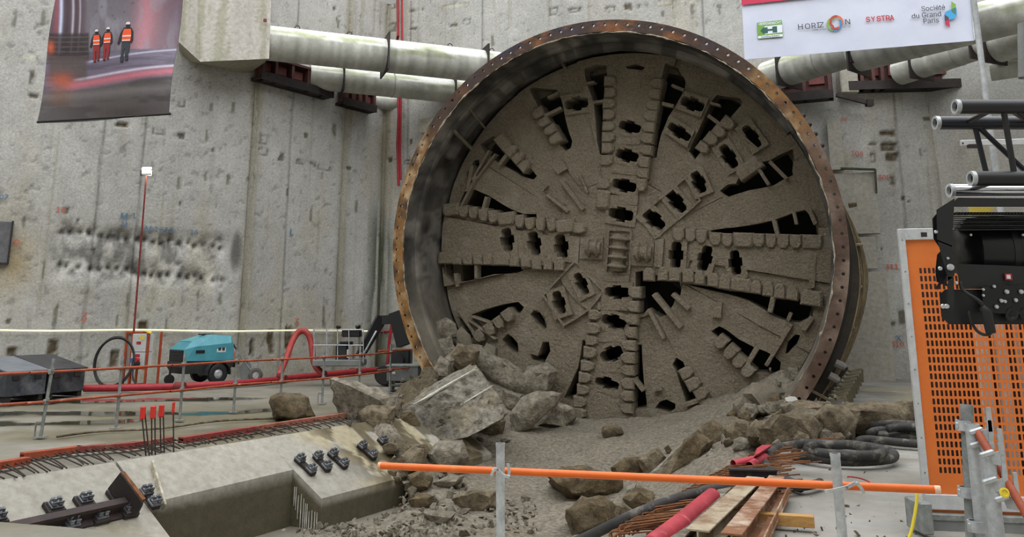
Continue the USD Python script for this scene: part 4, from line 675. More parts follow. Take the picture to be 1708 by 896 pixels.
ROCKS = [('boulder', 'dark rounded lump alone on the slab, left of the big broken lump', [(447,672),(452,660),(470,655),(500,657),(515,667),(524,690),(500,697),(455,695)], 15.2, .6, ROCKB),
 ('broken_lump', 'big slanted concrete lump with mossy left edge, standing against the fence', [(546,630),(560,624),(625,641),(640,655),(665,662),(668,690),(650,692),(618,684),(575,694),(562,672)], 15.5, .9, ROCKG),
 ('broken_lump', 'small brown lump on the right shoulder of the big slanted lump', [(646,662),(660,655),(671,668),(668,690),(650,690)], 15.2, .4, ROCKM),
 ('broken_lump', 'cracked brown lump hanging over the end of the starter bars', [(592,690),(620,676),(660,680),(657,702),(645,735),(625,732),(605,715)], 14.9, .7, ROCKM),
 ('broken_lump', 'dark brown lump right of the cracked lump, under the tilted block', [(655,690),(690,686),(702,705),(690,727),(665,727),(655,710)], 15.2, .6, ROCKB),
 ('broken_lump', 'brown lump directly under the lower left corner of the tilted block', [(690,702),(720,690),(745,700),(762,732),(720,737),(695,727)], 15.3, .6, ROCKM),
 ('broken_lump', 'large grey brown lump above the left end of the front orange rail', [(710,757),(730,737),(772,735),(782,760),(762,790),(725,787)], 14.4, .6, ROCKG),
 ('broken_lump', 'brown lump touching the left end of the front orange rail from above', [(668,760),(690,745),(712,750),(712,780),(690,792),(672,777)], 14.3, .5, ROCKM),
 ('broken_lump', 'small dark lump below the rail at the right end of the cradle', [(680,792),(705,784),(722,797),(715,814),(690,817)], 13.8, .4, ROCKB),
 ('broken_lump', 'rough rubble lump wedged under the right end of the tilted block', [(775,692),(815,686),(847,700),(837,722),(800,726),(780,712)], 16.2, .6, ROCKM),
 ('broken_slab', 'long slanting slab above the tilted block, leaning on the wheel', [(760,575),(790,573),(850,603),(893,628),(897,640),(868,656),(830,642),(790,608),(762,602)], 18.4, .8, ROCKG),
 ('broken_slab', 'grey slab right of the long slanting slab, with a black gap beside it', [(880,610),(912,606),(931,618),(912,655),(885,664),(860,642)], 18.7, .6, ROCKG),
 ('broken_slab', 'pale angular piece under the long slanting slab', [(838,650),(872,658),(868,676),(846,684),(836,670)], 17.6, .4, PALEROCK := mat('pale_broken', c(166, 158, 142), c(112, 104, 90), 8, .9, bump=1.0, bscale=10, dist=.1, detail=10, col3=c(118, 106, 84), scale3=1.4)),
 ('broken_slab', 'flat tilted slab with dark underside, right of the tilted block', [(850,692),(870,665),(895,650),(938,657),(930,672),(890,705),(855,718)], 16.8, .45, PALEROCK),
 ('broken_lump', 'grey lump half sunk in the muck, right of the flat tilted slab', [(892,707),(905,685),(930,671),(955,680),(960,696),(945,710)], 17.4, .6, ROCKG),
 ('rubble_chunk', 'grey chunk in the left foot of the steel ring', [(722,614),(735,594),(752,605),(752,627),(730,629)], 18.6, .4, ROCKG), ('rubble_chunk', 'small square chunk just above the apex of the tilted block', [(738,600),(750,590),(758,600),(750,614)], 18.7, .25, ROCKG),
 ('rubble_chunk', 'flat muddy chunk on the ring wall at the lower left rim of the wheel, topmost', [(719,556),(728,536),(744,529),(760,540),(764,556),(740,566)], 20.5, .25, ROCKG), ('rubble_chunk', 'muddy chunk below the topmost one at the lower left rim of the wheel', [(722,590),(730,566),(752,560),(760,580),(746,600)], 20.2, .25, ROCKG), ('rubble_chunk', 'muddy chunk resting on the lower left rim of the wheel, right of two others', [(758,556),(770,546),(784,560),(790,582),(768,592)], 20.5, .25, MUCKROCK := mat('muck_rock', c(128, 120, 104), c(106, 98, 84), 2.2, .92, bump=1.0, bscale=13, dist=.04)),
 ('rubble_chunk', 'brown crumbling chunk between the ring and the long slanting slab', [(748,592),(765,572),(800,585),(790,612),(765,616)], 19.2, .5, ROCKM), ('rubble_chunk', 'square muddy chunk below the small toothed arm at the lower left', [(803,582),(812,573),(830,580),(828,597),(808,597)], 20.3, .4, MUCKROCK),
 ('stone', 'brown stone alone in the middle of the smooth muck', [(1002,722),(1005,712),(1020,709),(1038,714),(1042,722),(1025,732),(1008,731)], 17.2, .3, ROCKM),
 ('broken_lump', 'flat brown lump left of the near galvanised post, below the rail', [(752,832),(775,818),(800,816),(828,822),(832,842),(800,852),(768,852)], 12.6, .5, ROCKM),
 ('broken_lump', 'brown lump on the trench floor just right of the cradle corner', [(680,834),(700,823),(724,828),(720,844),(690,850)], 13.0, .35, ROCKB), ('broken_slab', 'thin pale slab lying under the rail, left of the near post', [(722,807),(750,794),(777,791),(772,803),(745,814),(725,814)], 13.6, .3, PALEROCK), ('broken_slab', 'grey flake on the trench floor left of the flat brown lump', [(714,858),(735,850),(760,856),(748,878),(722,874)], 12.2, .3, ROCKG),
 ('boulder', 'large brown boulder under the middle of the orange rail', [(906,792),(935,777),(970,776),(1000,785),(1037,800),(1034,827),(985,834),(945,830)], 13.0, .8, ROCKB),
 ('broken_lump', 'brown lump above the rail, behind the large brown boulder', [(1016,780),(1040,763),(1068,766),(1082,785),(1070,798),(1030,798)], 13.7, .6, ROCKB), ('broken_lump', 'pointed grey brown lump above the rail beside the pale broken edge', [(1062,767),(1098,743),(1109,760),(1095,788),(1075,790)], 13.9, .5, ROCKM), ('stone', 'small stone on the muck above the pointed lump', [(1108,748),(1114,741),(1121,750),(1113,757)], 14.2, .15, ROCKM),
 ('boulder', 'big brown boulder at the bottom of the picture beside the black hose', [(944,852),(975,832),(1005,833),(1027,845),(1024,872),(990,894),(955,892)], 11.5, .7, ROCKB), ('broken_lump', 'dark brown lump wedged right of the bottom boulder', [(1016,842),(1040,838),(1057,850),(1047,872),(1020,874)], 11.3, .5, ROCKM), ('broken_lump', 'brown lump under the rail behind the curved pale strip', [(1038,832),(1065,808),(1092,820),(1094,840),(1060,850)], 11.7, .5, ROCKB),
 ('broken_slab', 'large brown slab of torn concrete leaning on the right trench edge', [(1080,797),(1140,735),(1165,716),(1189,735),(1182,762),(1150,780),(1110,800)], 13.2, .7, ROCKB), ('broken_slab', 'pale upper edge strip along the leaning brown slab', [(1072,800),(1084,781),(1140,733),(1152,731),(1132,760),(1092,798)], 12.9, .2, PALEROCK), ('broken_slab', 'curved pale strip of concrete below the orange rail', [(1033,842),(1044,812),(1062,805),(1056,825),(1043,845)], 12.0, .18, PALEROCK),
 ('broken_lump', 'dark lump right of the leaning brown slab', [(1165,717),(1190,698),(1207,715),(1202,742),(1175,748)], 13.6, .6, ROCKB), ('broken_lump', 'brown lump behind the rusty bars on the right slab edge', [(1205,717),(1225,698),(1250,705),(1257,732),(1220,738)], 13.7, .6, ROCKM), ('broken_lump', 'brown lump behind the torn red tube', [(1242,722),(1258,700),(1287,705),(1277,737),(1250,740)], 13.4, .5, ROCKM),
 ('broken_lump', 'pale muddy lump inside the lower right of the ring', [(1240,657),(1255,640),(1290,640),(1312,655),(1302,674),(1260,677)], 17.3, .6, MUCKROCK), ('rubble_chunk', 'grey chunk left of the pale muddy lump', [(1222,672),(1240,660),(1256,680),(1242,697),(1225,692)], 16.6, .4, MUCKROCK), ('rubble_chunk', 'small grey chunk below the pale muddy lump', [(1278,670),(1300,670),(1312,684),(1290,692),(1275,684)], 16.0, .35, ROCKG),
 ('boulder', 'broad brown boulder with pale top behind the coiled hose', [(1266,714),(1290,698),(1350,694),(1374,702),(1372,737),(1320,744),(1275,742)], 13.4, .9, ROCKM), ('boulder', 'brown split boulder left of the stacked hoses', [(1352,692),(1375,675),(1410,676),(1427,700),(1422,724),(1395,732),(1370,717)], 14.0, .8, ROCKM), ('broken_slab', 'flat brown slab behind the broad boulder, below the steel ring', [(1285,692),(1330,672),(1378,671),(1395,680),(1352,694)], 14.9, .6, ROCKM),
 ('broken_slab', 'long broken concrete edge behind the stacked hoses', [(1408,682),(1430,671),(1528,669),(1536,700),(1500,708),(1430,717),(1412,708)], 15.4, .7, ROCKM), ('rubble_chunk', 'crumbled brown chunk at the left ends of the stacked hoses', [(1403,737),(1415,717),(1448,718),(1450,735),(1425,741)], 13.3, .3, ROCKB)]
for i, (nm, lb, L, Y, th, m) in enumerate(ROCKS): prock(nm, lb, {'stone': 'stone', 'boulder': 'boulder', 'broken_slab': 'broken slab'}.get(nm, 'rubble'), L, Y, th, m, 100 + i * 3)
rg = np.random.default_rng(61)
NUMW = 'first second third fourth fifth sixth seventh eighth ninth tenth eleventh twelfth thirteenth fourteenth fifteenth sixteenth seventeenth eighteenth nineteenth twentieth'.split()
ORD = lambda j, n: NUMW[j] if j < 20 else 'twenty-' + NUMW[j - 20]
for (N_, X_, Y_, lb, gp, ms) in ((26, (652, 765), (692, 800), 'dark rubble chunk at the far end of the sloping concrete', 'loose rubble at the cradle end', (ROCKM, ROCKB)), (12, (690, 850), (690, 735), 'rubble chunk under the tilted concrete block', 'rubble under the tilted block', (ROCKM, ROCKG)), (22, (1190, 1420), (668, 742), 'rubble chunk between ring foot and coiled hose', 'rubble on the right slab edge', (ROCKM, ROCKB, ROCKG)), (10, (718, 800), (585, 640), 'grey rubble chunk in the lower left of the ring', 'rubble in the foot of the ring', (ROCKG, MUCKROCK)), (12, (1225, 1330), (620, 690), 'muddy lump in the lower right of the ring', 'muddy lumps inside the ring', (MUCKROCK, ROCKG))):
    XS = np.sort(rg.uniform(*X_, N_))
    for j in range(N_):
        x, y = XS[j], rg.uniform(*Y_); r = rg.uniform(7, 19); a0 = rg.uniform(0, 6); L = [(x + r * rg.uniform(.75, 1.2) * math.cos(a0 + t), y + r * .72 * rg.uniform(.75, 1.2) * math.sin(a0 + t)) for t in np.linspace(0, 2 * math.pi, 7)[:-1]]; g = ground_Y(x, y + r * .7)
        if g: prock('rubble_chunk', ORD(j, N_) + ' from the left, ' + ('large ' if r > 15 else 'small ' if r < 10 else '') + lb, 'rubble', L, g, r * g / 1400 * 1.3, ms[j % len(ms)], 700 + j + int(x), group=gp, rough=.08)
x_ = np.linspace(95, 470, 40); single('ground_cord', 'thin dirty ridge along the foot of the fence, added as the slab edge kerb', 'cord', tube([onz(x, 728 - (x - 95) * .088 + 2 * math.sin(x * .03), .01) for x in x_], .018, 6), ROCKM, smooth=True)  # low tube added as the slab edge kerb
# the tilted concrete block
bk = [(678, 683, 16.2), (797, 614, 16.5), (849, 687, 16.2), (838, 700, 16.0), (780, 730, 15.7), (700, 742, 15.6), (676, 700, 15.9), (703, 652, 17.3), (722, 647, 17.4), (785, 606, 17.2), (793, 605, 17.1), (700, 720, 17.2), (840, 700, 17.2)]
h = trimesh.convex.convex_hull(np.array([ony(*p) for p in bk])); tb = T(manifold3d.Manifold(manifold3d.Mesh(np.asarray(h.vertices, np.float32), np.asarray(h.faces, np.uint32))).refine_to_length(.045)); tb = trimesh.Trimesh(tb.vertices, tb.faces, process=True)
v = np.array(tb.vertices); tb.vertices = v + tb.vertex_normals * ((fbm(v * 3, 4, 8) - .55) * .09 - ss(fbm(v * 7, 3, 9), .55, .7) * .05)[:, None]
def block_col(v):
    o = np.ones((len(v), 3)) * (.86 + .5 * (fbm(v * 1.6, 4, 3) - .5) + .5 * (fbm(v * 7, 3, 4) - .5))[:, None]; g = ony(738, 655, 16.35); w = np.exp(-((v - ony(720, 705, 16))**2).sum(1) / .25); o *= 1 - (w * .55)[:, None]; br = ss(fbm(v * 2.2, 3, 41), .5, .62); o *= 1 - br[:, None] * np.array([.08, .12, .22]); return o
blk = thing('concrete_block', 'large tilted pale concrete block with grooves, in front of the wheel', 'concrete block', tuple(ony(760, 735, 16)))
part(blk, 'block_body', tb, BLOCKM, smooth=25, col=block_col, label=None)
for (a, b, w) in (((690, 675, 16.18), (792, 616, 16.46), .025), ((768, 676, 16.15), (822, 643, 16.32), .016), ((700, 670, 16.2), (735, 650, 16.3), .035)):
    A, B = ony(*a), ony(*b); vd = unit(A - EYE); part(blk, 'pale_groove', tube([A - vd * .05, (A + B) / 2 - vd * .055, B - vd * .05], [w * .5, w, w * .4], 6), LIME, smooth=True)
# gravel and crumbs
rg = np.random.default_rng(21); L = []
base = [trimesh.convex.convex_hull(rg.normal(size=(9, 3)) * [1, 1, .7]) for _ in range(12)]
for k in range(900):
    r = rg.random()
    if r < .45: x, y = rg.uniform(400, 900), rg.uniform(845, 899); z = -1.06; s = rg.uniform(.012, .05)
    elif r < .75: x, y = rg.uniform(640, 780), rg.uniform(690, 850); z = -.55; s = rg.uniform(.02, .08)
    else: x, y = rg.uniform(1180, 1420), rg.uniform(670, 742); z = -.1; s = rg.uniform(.015, .06)
    p = onz(x, y, z)
    if not contains_xy(muckpoly, p[0], p[1]): continue
    m = base[k % 12].copy(); m.apply_transform(trimesh.transformations.random_rotation_matrix(rg.random(3))); m.apply_scale(s * .8); m.apply_translation([p[0], p[1], zground(p[0], p[1]) + s * .25]); L.append(m)
single('gravel', 'grey crumbs and gravel scattered over the muck and rubble', 'gravel', cat(L), ROCKG, kind='stuff', smooth=False)
single('plastic_scrap', 'white plastic scrap on the rubble below the steel ring', 'scrap', prock.__class__ and trimesh.convex.convex_hull(np.array([ony(x, y, Y) for x, y in ((1309,664),(1318,661),(1327,662),(1331,667),(1318,671),(1311,669)) for Y in (15.6, 15.75)])), WHITEP, smooth=False)
# ================================================================ left yard
# --- fence of galvanised posts with orange tubes
FP = [(-7.9, 11.9), (-6.96, 13.03), (-6.34, 14.1), (-5.74, 15.18), (-5.22, 16.44), (-4.58, 17.3), (-3.95, 18.21), (-3.42, 19.5), (-2.93, 20.9)]
FL = ['left, cut by the picture edge', 'leaning fence post in front of the two grey skips', 'fence post in front of the black cable ring', 'fence post in front of the teal compressor', 'fence post in front of the wheelbarrow', 'fence post in front of the red hose arch, behind the dark boulder', 'fence post in front of the lift basket', 'fence post right of the lift basket, behind the big slanted lump', 'fence post in front of the small grey skip']
for i, (x, y) in enumerate(FP):
    if i == 0: continue
    lean = -.06 if i == 1 else rg.uniform(-.015, .015)
    k = thing('fence_post', 'galvanised ' + FL[i], 'fence post', (x, y, 0)); b, t = np.array([x, y, 0]), np.array([x + (.07 if i == 1 else 0), y, 1.12])
    part(k, 'tube', pipe(b, t, .024, 12, bore=.019), GALVD, smooth=40); part(k, 'base_plate', bx((x, y, .005), (.15, .15, .01), None, .002), GALVD, smooth=False)
    for z in (.50, .93):
        o = b + (t - b) * z / 1.12; L = [lathe([[.026, -.03], [.034, -.03], [.034, .03], [.026, .03]], o, (0, 0, 1), 12), bx(o + [0, -.045, 0], (.05, .05, .07), None, .008), bx(o + [.035, -.03, .03], (.02, .06, .05), None, .004)]; part(k, 'clip', cat(L), GALVD, smooth=30)
    if i in (1, 6): part(k, 'toe_clip', cat([bar((x - .09, y, 0), (x - .09, y, .2), .012, .03), bar((x - .09, y, .2), (x, y, .2), .012, .03)]), GALVD, smooth=False)
for z, zn in ((.93, 'upper'), (.50, 'lower')):
    for i in range(len(FP) - 1):
        a, b = np.array([*FP[i], z]), np.array([*FP[i + 1], z]); d = unit(b - a); off = np.array([0, -.05, 0]); j = .045 * (i % 2)
        if i in (5,) and z == .5: pass
        nm = ['nearest the left picture edge', 'between the skips and the cable ring', 'in front of the electric cabinet', 'in front of the teal compressor', 'between the wheelbarrow and the red hose arch', 'in front of the red hose arch', 'in front of the lift basket', 'leading to the small grey skip'][i]
        k = single('fence_rail', f'{zn} orange fence tube, {nm}', 'fence rail', pipe(a - d * .22 + off + [0, -j, .0], b + d * .22 + off + [0, -j, 0], .020, 10, bore=.016), ORANGED, smooth=40)
k = single('fence_rail', 'upper orange fence tube running from the small grey skip towards the steel ring', 'fence rail', pipe(np.array([*FP[8], .95]) + [-.3, -.05, .02], np.array([-1.75, 21.6, 1.0]), .020, 10), ORANGED, smooth=40)
k = single('fence_rail', 'lower orange fence tube running behind the small grey skip towards the steel ring', 'fence rail', pipe(np.array([*FP[8], .5]) + [-.3, -.05, .02], np.array([-1.95, 21.6, .58]), .020, 10), ORANGED, smooth=40)

# --- two tipping skips
SKIP = mat('skip_steel', c(92, 94, 100), c(62, 64, 72), 2.2, .45, .5, col3=c(128, 130, 134), scale3=1.6); SKIPD = mat('skip_dark', c(70, 70, 74), c(44, 45, 50), 2.4, .5, .5, col3=c(98, 98, 102), scale3=1.8); LIDG = mat('skip_lid', c(150, 156, 166), c(126, 132, 142), 2, .35, .5); LIDD = mat('skip_lid_dark', c(78, 78, 80), c(58, 58, 60), 2, .5, .4)
def skip(P, u, w, dep, h0, h1, lb, m, ml, legs=True):
    u = unit([*u, 0]); d = np.array([-u[1], u[0], 0]); z = np.array([0, 0, 1.]); P = np.array([*P, 0.]); k = thing('skip_bin', lb, 'skip', tuple(P)); zb = .12
    C = lambda a, b, h: P + u * a + d * b + z * h
    q = [C(0, 0, zb), C(w, 0, zb), C(w, 0, h0), C(0, 0, h0), C(0, dep, zb), C(w, dep, zb), C(w, dep, h1), C(0, dep, h1)]
    part(k, 'body', trimesh.convex.convex_hull(np.array(q)), m, smooth=False)
    nl = unit(np.cross(u, C(0, dep, h1) - C(0, 0, h0))); part(k, 'lid', trimesh.convex.convex_hull(np.array([C(a, b, h) + nl * t for a in (-.03, w + .03) for b, h in ((-.04, h0 - .01), (dep + .03, h1 + .01)) for t in (.004, .03)])), ml, smooth=False)
    for a in (.04, w - .14): part(k, 'skid', bx(C(a + .05, dep / 2, zb / 2), (.1, dep, zb), (u, d, z)), BLACKST, smooth=False)
    for a in (.2, w - .2): part(k, 'pocket', bx(C(a, -.012, h0 - .12), (.16, .025, .09), (u, d, z), .005), BLACKST, smooth=False)
    part(k, 'edge_rib', bx(C(w / 2, -.015, zb + .02), (w, .03, .04), (u, d, z)), m, smooth=False)
    return k
skip((-10.62, 18.3), (.4, .9), .92, 1.15, .61, .86, 'grey steel skip with pale sloping lid, at the left picture edge', SKIP, LIDG)
skip((-10.22, 19.2), (.4, .9), .92, 1.15, .61, .87, 'darker steel skip with black sloping lid, right of the pale lidded skip', SKIPD, LIDD)
GREYP = mat('grey_paint', c(128, 130, 128), c(108, 110, 108), 3, .6); k = thing('site_box', 'small grey steel box on legs near the foot of the steel ring', 'skip', (-2.6, 21.7, 0))
P = ony(648, 640, 21.6); Q = ony(700, 640, 21.6); part(k, 'body', bx(((P + Q) / 2)[0:2].tolist() + [.42], (Q[0] - P[0], .7, .36), None, .015), GREYP, smooth=False); part(k, 'rim', bx(((P + Q) / 2)[0:2].tolist() + [.6], (Q[0] - P[0] + .05, .75, .04), None, .008), GALVD, smooth=False)
for s in (-.3, .3): part(k, 'leg', bx((((P + Q) / 2)[0] + s, P[1], .12), (.08, .5, .24), None, .01), GALVD, smooth=False)
part(k, 'sticker', bx((P[0] + .17, P[1] - .355, .44), (.07, .008, .06)), WHITEP, smooth=False); part(k, 'plank', bar(P + [.1, -.3, -.01], Q + [.1, -.2, -.01], .12, .03), GREYP, smooth=False)

# --- cable ring, electric cabinet and floodlight
k = thing('cable_ring', 'large upright ring of black cable leaning on the wall left of the electric cabinet', 'cable', tuple(onz(188, 645))); th = np.linspace(0, 2 * math.pi, 60)
for j, r in enumerate((.60, .57, .585)):
    o = ony(190, 605, 21.5 + .05 * j) + [0, 0, .0]; part(k, 'cable_loop', tube(np.array([o + [r * .82 * math.cos(t), .14 * math.sin(t * 2 + j) * .2 + .1 * math.sin(t), r * math.sin(t) + .02 * j] for t in th]), .022, 8), BLACKR, smooth=True)
ODK = mat('frame_orange', c(178, 74, 34), c(140, 54, 26), 7, .6); CABW = mat('cabinet_white', c(196, 198, 196), c(182, 184, 182), 3, .45)
P0, P1 = onz(204, 646), np.array([-9.42, 22.35, 0]); u = unit(P1 - P0); W = np.linalg.norm(P1 - P0); d = np.array([-u[1], u[0], 0]); z = np.array([0, 0, 1.])
k = thing('electric_cabinet', 'white electric cabinet in a tall orange frame between cable ring and compressor', 'electric cabinet', tuple(P0)); C = lambda a, b, h: P0 + u * a + d * b + z * h; H = 1.40
for a in (0, .28 * W, W): part(k, 'frame_post', bar(C(a, 0, 0), C(a, 0, H), .05, .05, .004, up=u), ODK, smooth=False)
for a in (0, W): part(k, 'frame_post', bar(C(a, .45, 0), C(a, .45, H), .05, .05, .004, up=u), ODK, smooth=False)
for h in (.06, H - .02): part(k, 'frame_beam', bar(C(0, 0, h), C(W, 0, h), .05, .05, .004), ODK, smooth=False)
part(k, 'frame_beam', bar(C(.28 * W, 0, .48), C(W, 0, .48), .05, .05, .004), ODK, smooth=False); part(k, 'frame_beam', bar(C(0, -.02, .02), C(0, .5, .02), .08, .06), ODK, smooth=False); part(k, 'frame_beam', bar(C(.28 * W, -.2, .05), C(.28 * W, .5, .05), .10, .06), ODK, smooth=False)
part(k, 'side_panel', bx(C(.14 * W, .06, .88), (.24 * W, .04, .95), (u, d, z)), mat('panel_grey', c(150, 148, 142), c(136, 134, 128), 3, .6), smooth=False)
for h, hh in ((1.12, .46), (.70, .36)):
    part(k, 'cabinet_door', bx(C(.62 * W, .1, h), (.62 * W, .28, hh), (u, d, z), .01), CABW, smooth=False)
RL = mat('label_red', c(170, 40, 48), None); 
for h in (1.12, .80): part(k, 'warning_label', bx(C(.62 * W, -.045, h), (.14, .006, .07), (u, d, z)), RL, smooth=False)
part(k, 'warning_label', bx(C(.80 * W, -.045, 1.24), (.09, .006, .09), (u, d, z)), YELLOW, smooth=False); part(k, 'warning_label', bx(C(.66 * W, -.045, 1.26), (.05, .006, .08), (u, d, z)), YELLOW, smooth=False)
BLUE = mat('socket_blue', c(52, 96, 158), None, rough=.4)
part(k, 'socket', lathe([[0, 0], [.055, 0], [.06, .1], [0, .1]], C(.48 * W, -.03, .68), -d, 14), BLUE, smooth=30); part(k, 'socket', lathe([[0, 0], [.055, 0], [.06, .1], [0, .1]], C(.66 * W, -.03, .69), -d, 14), RL, smooth=30); part(k, 'plug', bx(C(.62 * W, -.08, .60), (.22, .1, .1), (u, d, z), .02), BLACKP, smooth=False)
part(k, 'supply_cable', tube(curve([C(.6 * W, -.1, .55), C(.62 * W, -.16, .38), C(.75 * W, -.2, .2), C(1.0 * W, -.18, .05), C(1.5 * W, -.1, .03), C(1.9 * W, 0, .03)], 30), .022, 8), BLACKR, smooth=True)
part(k, 'yellow_ribbon', cat([rock(C(W, 0, H - .01), (.06, .05, .05), 3, sub=2), bar(C(.75 * W, -.02, H + .02), C(W, -.02, H), .03, .02)]), YELLOW, smooth=True)
PB = C(.28 * W, .03, 0); PT = ony(244, 294, PB[1]); k = thing('floodlight', 'bright white floodlight on a tall thin red pole above the electric cabinet', 'floodlight', tuple(PB))
part(k, 'pole', tube([PB, PB + (PT - PB) * .3, PT], [.03, .026, .022], 8), REDD, smooth=True); part(k, 'yoke', cat([bar(PT + [-.16, 0, .02], PT + [.16, 0, .02], .03, .03), bar(PT + [-.15, 0, .02], PT + [-.15, 0, .16], .02, .03), bar(PT + [.15, 0, .02], PT + [.15, 0, .16], .02, .03)]), BLACKP, smooth=False)
LD = unit([.35, -.9, -.25]); _, LR, LU = axes(LD); LH = PT + [0, 0, .17]; part(k, 'housing', bx(LH, (.09, .27, .21), (LD, LR, LU), .02), BLACKP, smooth=False)
GLOW = usdkit.material(stage, '/World/Looks/lamp_glow', {'e': ('emission', {'color': (1, .95, .72), 'strength': 60.0})}, [], surface='e.emission'); part(k, 'lens', bx(LH + LD * .05, (.02, .24, .18), (LD, LR, LU), .005), GLOW, smooth=False)
ln = UsdLux.SphereLight.Define(stage, '/World/floodlight_beam'); ln.CreateRadiusAttr(.1); ln.CreateIntensityAttr(70); ln.CreateColorAttr(Gf.Vec3f(1, .93, .74)); ln.AddTranslateOp().Set(Gf.Vec3d(*map(float, LH + LD * .2)))

# --- pale light hose along the wall
hz = lambda x: 551 + (1.0 * math.sin(x * .021)) + x * .002
LEDM = usdkit.material(stage, '/World/Looks/pale_rope', {'p': ('principled_bsdf', {'base_color': c(240, 236, 200), 'roughness': .4, 'emission_color': (1, .95, .7), 'emission_strength': .45})}, [], surface='p.BSDF')
def wallpt(x, y, off):
    for i in (1, 2, 3, 4):
        a, b, uu, n = wframe(i); P = onp(x, y, a + n * off, n); s = np.dot(P - a, uu)
        if -0.2 <= s <= np.linalg.norm(b - a) + .2: return P
    return P
k = thing('rope_light', 'long pale yellow rope light strung along the left wall', 'rope light', tuple(wallpt(0, 551, .12)))
part(k, 'rope', tube([wallpt(x, hz(x), .16) for x in range(-6, 632, 6)], .030, 7), LEDM, smooth=True); part(k, 'rope', tube([wallpt(x, 553.5, .16) for x in range(655, 700, 6)], .030, 7), LEDM, smooth=True)
part(k, 'red_sleeve', tube([wallpt(x, 553.5, .16) for x in range(628, 660, 6)], .04, 7), REDP, smooth=True, label='red sleeve around the rope light')

# --- compressor
TEAL = mat('teal_paint', c(80, 156, 170), c(68, 138, 152), 3, .4, col3=c(84, 158, 168), scale3=1.5); TEALL = mat('teal_top', c(104, 170, 178), c(86, 156, 166), 3, .4); DKG = mat('dark_plastic', c(48, 50, 52), c(38, 40, 42), 5, .5)
O = onz(304, 643); O = np.array([O[0], O[1], 0]); ua = unit([.72, .70, 0]); ub = unit([-.72, .70, 0]) * np.array([1, 1, 1])   # side direction (right, away) and end direction (left, away)
k = thing('air_compressor', 'teal and black towable air compressor on two wheels by the left wall', 'compressor', tuple(O)); C = lambda a, b, h: O + ua * a + ub * b + z * h; LN, WD = 1.42, .92
hood = [C(a, b, h) for a, b, h in ((0, 0, .62), (LN, 0, .60), (LN, WD, .60), (0, WD, .62), (-.02, .02, .92), (-.02, WD - .02, .92), (.22, .1, 1.14), (.22, WD - .1, 1.14), (.8, .12, 1.30), (.8, WD - .12, 1.30), (1.35, .12, 1.27), (1.35, WD - .12, 1.27), (LN, .08, 1.02), (LN, WD - .08, 1.02), (.3, -.02, 1.0), (1.3, -.02, 1.08))]
part(k, 'hood', trimesh.convex.convex_hull(np.array(hood)), TEAL, smooth=False); part(k, 'hood_top', trimesh.convex.convex_hull(np.array([C(a, b, h) for a, b, h in ((.2, .12, 1.135), (.2, WD - .12, 1.135), (.8, .13, 1.31), (.8, WD - .13, 1.31), (1.33, .14, 1.28), (1.33, WD - .14, 1.28), (.8, .2, 1.25))])), TEALL, smooth=False)
part(k, 'exhaust_slot', bx(C(.75, .5, 1.31), (.3, .16, .03), (ua, ub, z), .008), BLACKP, smooth=False); part(k, 'grille', cat([bx(C(-.02, WD / 2, h), (.03, .8, .045), (ub, ua, z) if False else (ua, ub, z)) for h in (.66, .73, .80, .87)]), BLACKP, smooth=False); part(k, 'grille_back', bx(C(-.0, WD / 2, .75), (.04, .82, .3), (ua, ub, z)), DKG, smooth=False)
part(k, 'chassis', trimesh.convex.convex_hull(np.array([C(a, b, h) for a, b, h in ((-.04, -.01, .60), (LN + .02, -.01, .60), (LN + .02, WD, .60), (-.04, WD, .60), (.06, .05, .28), (LN - .1, .05, .30), (LN - .1, WD, .30), (.06, WD, .28), (-.05, .0, .45), (-.05, WD, .45))])), DKG, smooth=False)
part(k, 'badge', bx(C(.42, -.02, .86), (.24, .02, .08), (ua, ub, z)), BLACKP, smooth=False); part(k, 'sticker', bx(C(1.02, .0, .92), (.26, .03, .17), (ua, ub, z)), WHITEP, smooth=False)
for s in (-.055, .055): part(k, 'sticker_mark', bx(C(1.02 + s, -.02, .92), (.07, .02, .07), (ua, ub, z)), DKG, smooth=False)
for b in (-.06, WD + .02):
    o = C(.92, b, .27); w = part(k, 'wheel', lathe([[.13, -.09], [.22, -.10], [.27, -.07], [.27, .07], [.22, .10], [.13, .09], [.13, -.09]], o, ub, 24), BLACKR, smooth=40); part(w, 'hub', lathe([[0, -.07], [.06, -.08], [.13, -.05], [.14, .05], [0, .05]], o, ub, 18), GALV, smooth=30); part(k, 'mudguard', lathe([[.30, -.1], [.33, -.1], [.33, .1], [.30, .1]], o, ub, 20) if False else cat([bx(C(.92 + .33 * math.cos(t), b, .27 + .33 * math.sin(t)), (.13, .24, .025), (unit(ua * -math.sin(t) + z * math.cos(t)), ub, unit(ua * math.cos(t) + z * math.sin(t)))) for t in np.linspace(.1, math.pi - .1, 9)]), DKG, smooth=False)
part(k, 'jockey_wheel', cat([lathe([[0, -.04], [.13, -.04], [.13, .04], [0, .04]], C(-.12, .55, .13), ub, 16), bar(C(-.12, .55, .13), C(-.1, .55, .5), .05, .05)]), BLACKR, smooth=30); part(k, 'tow_eye', cat([lathe([[0, -.05], [.10, -.05], [.10, .05], [0, .05]], C(LN + .18, .3, .5), ua, 12), bar(C(LN, .3, .5), C(LN + .3, .3, .52), .08, .08)]), DKG, smooth=30)

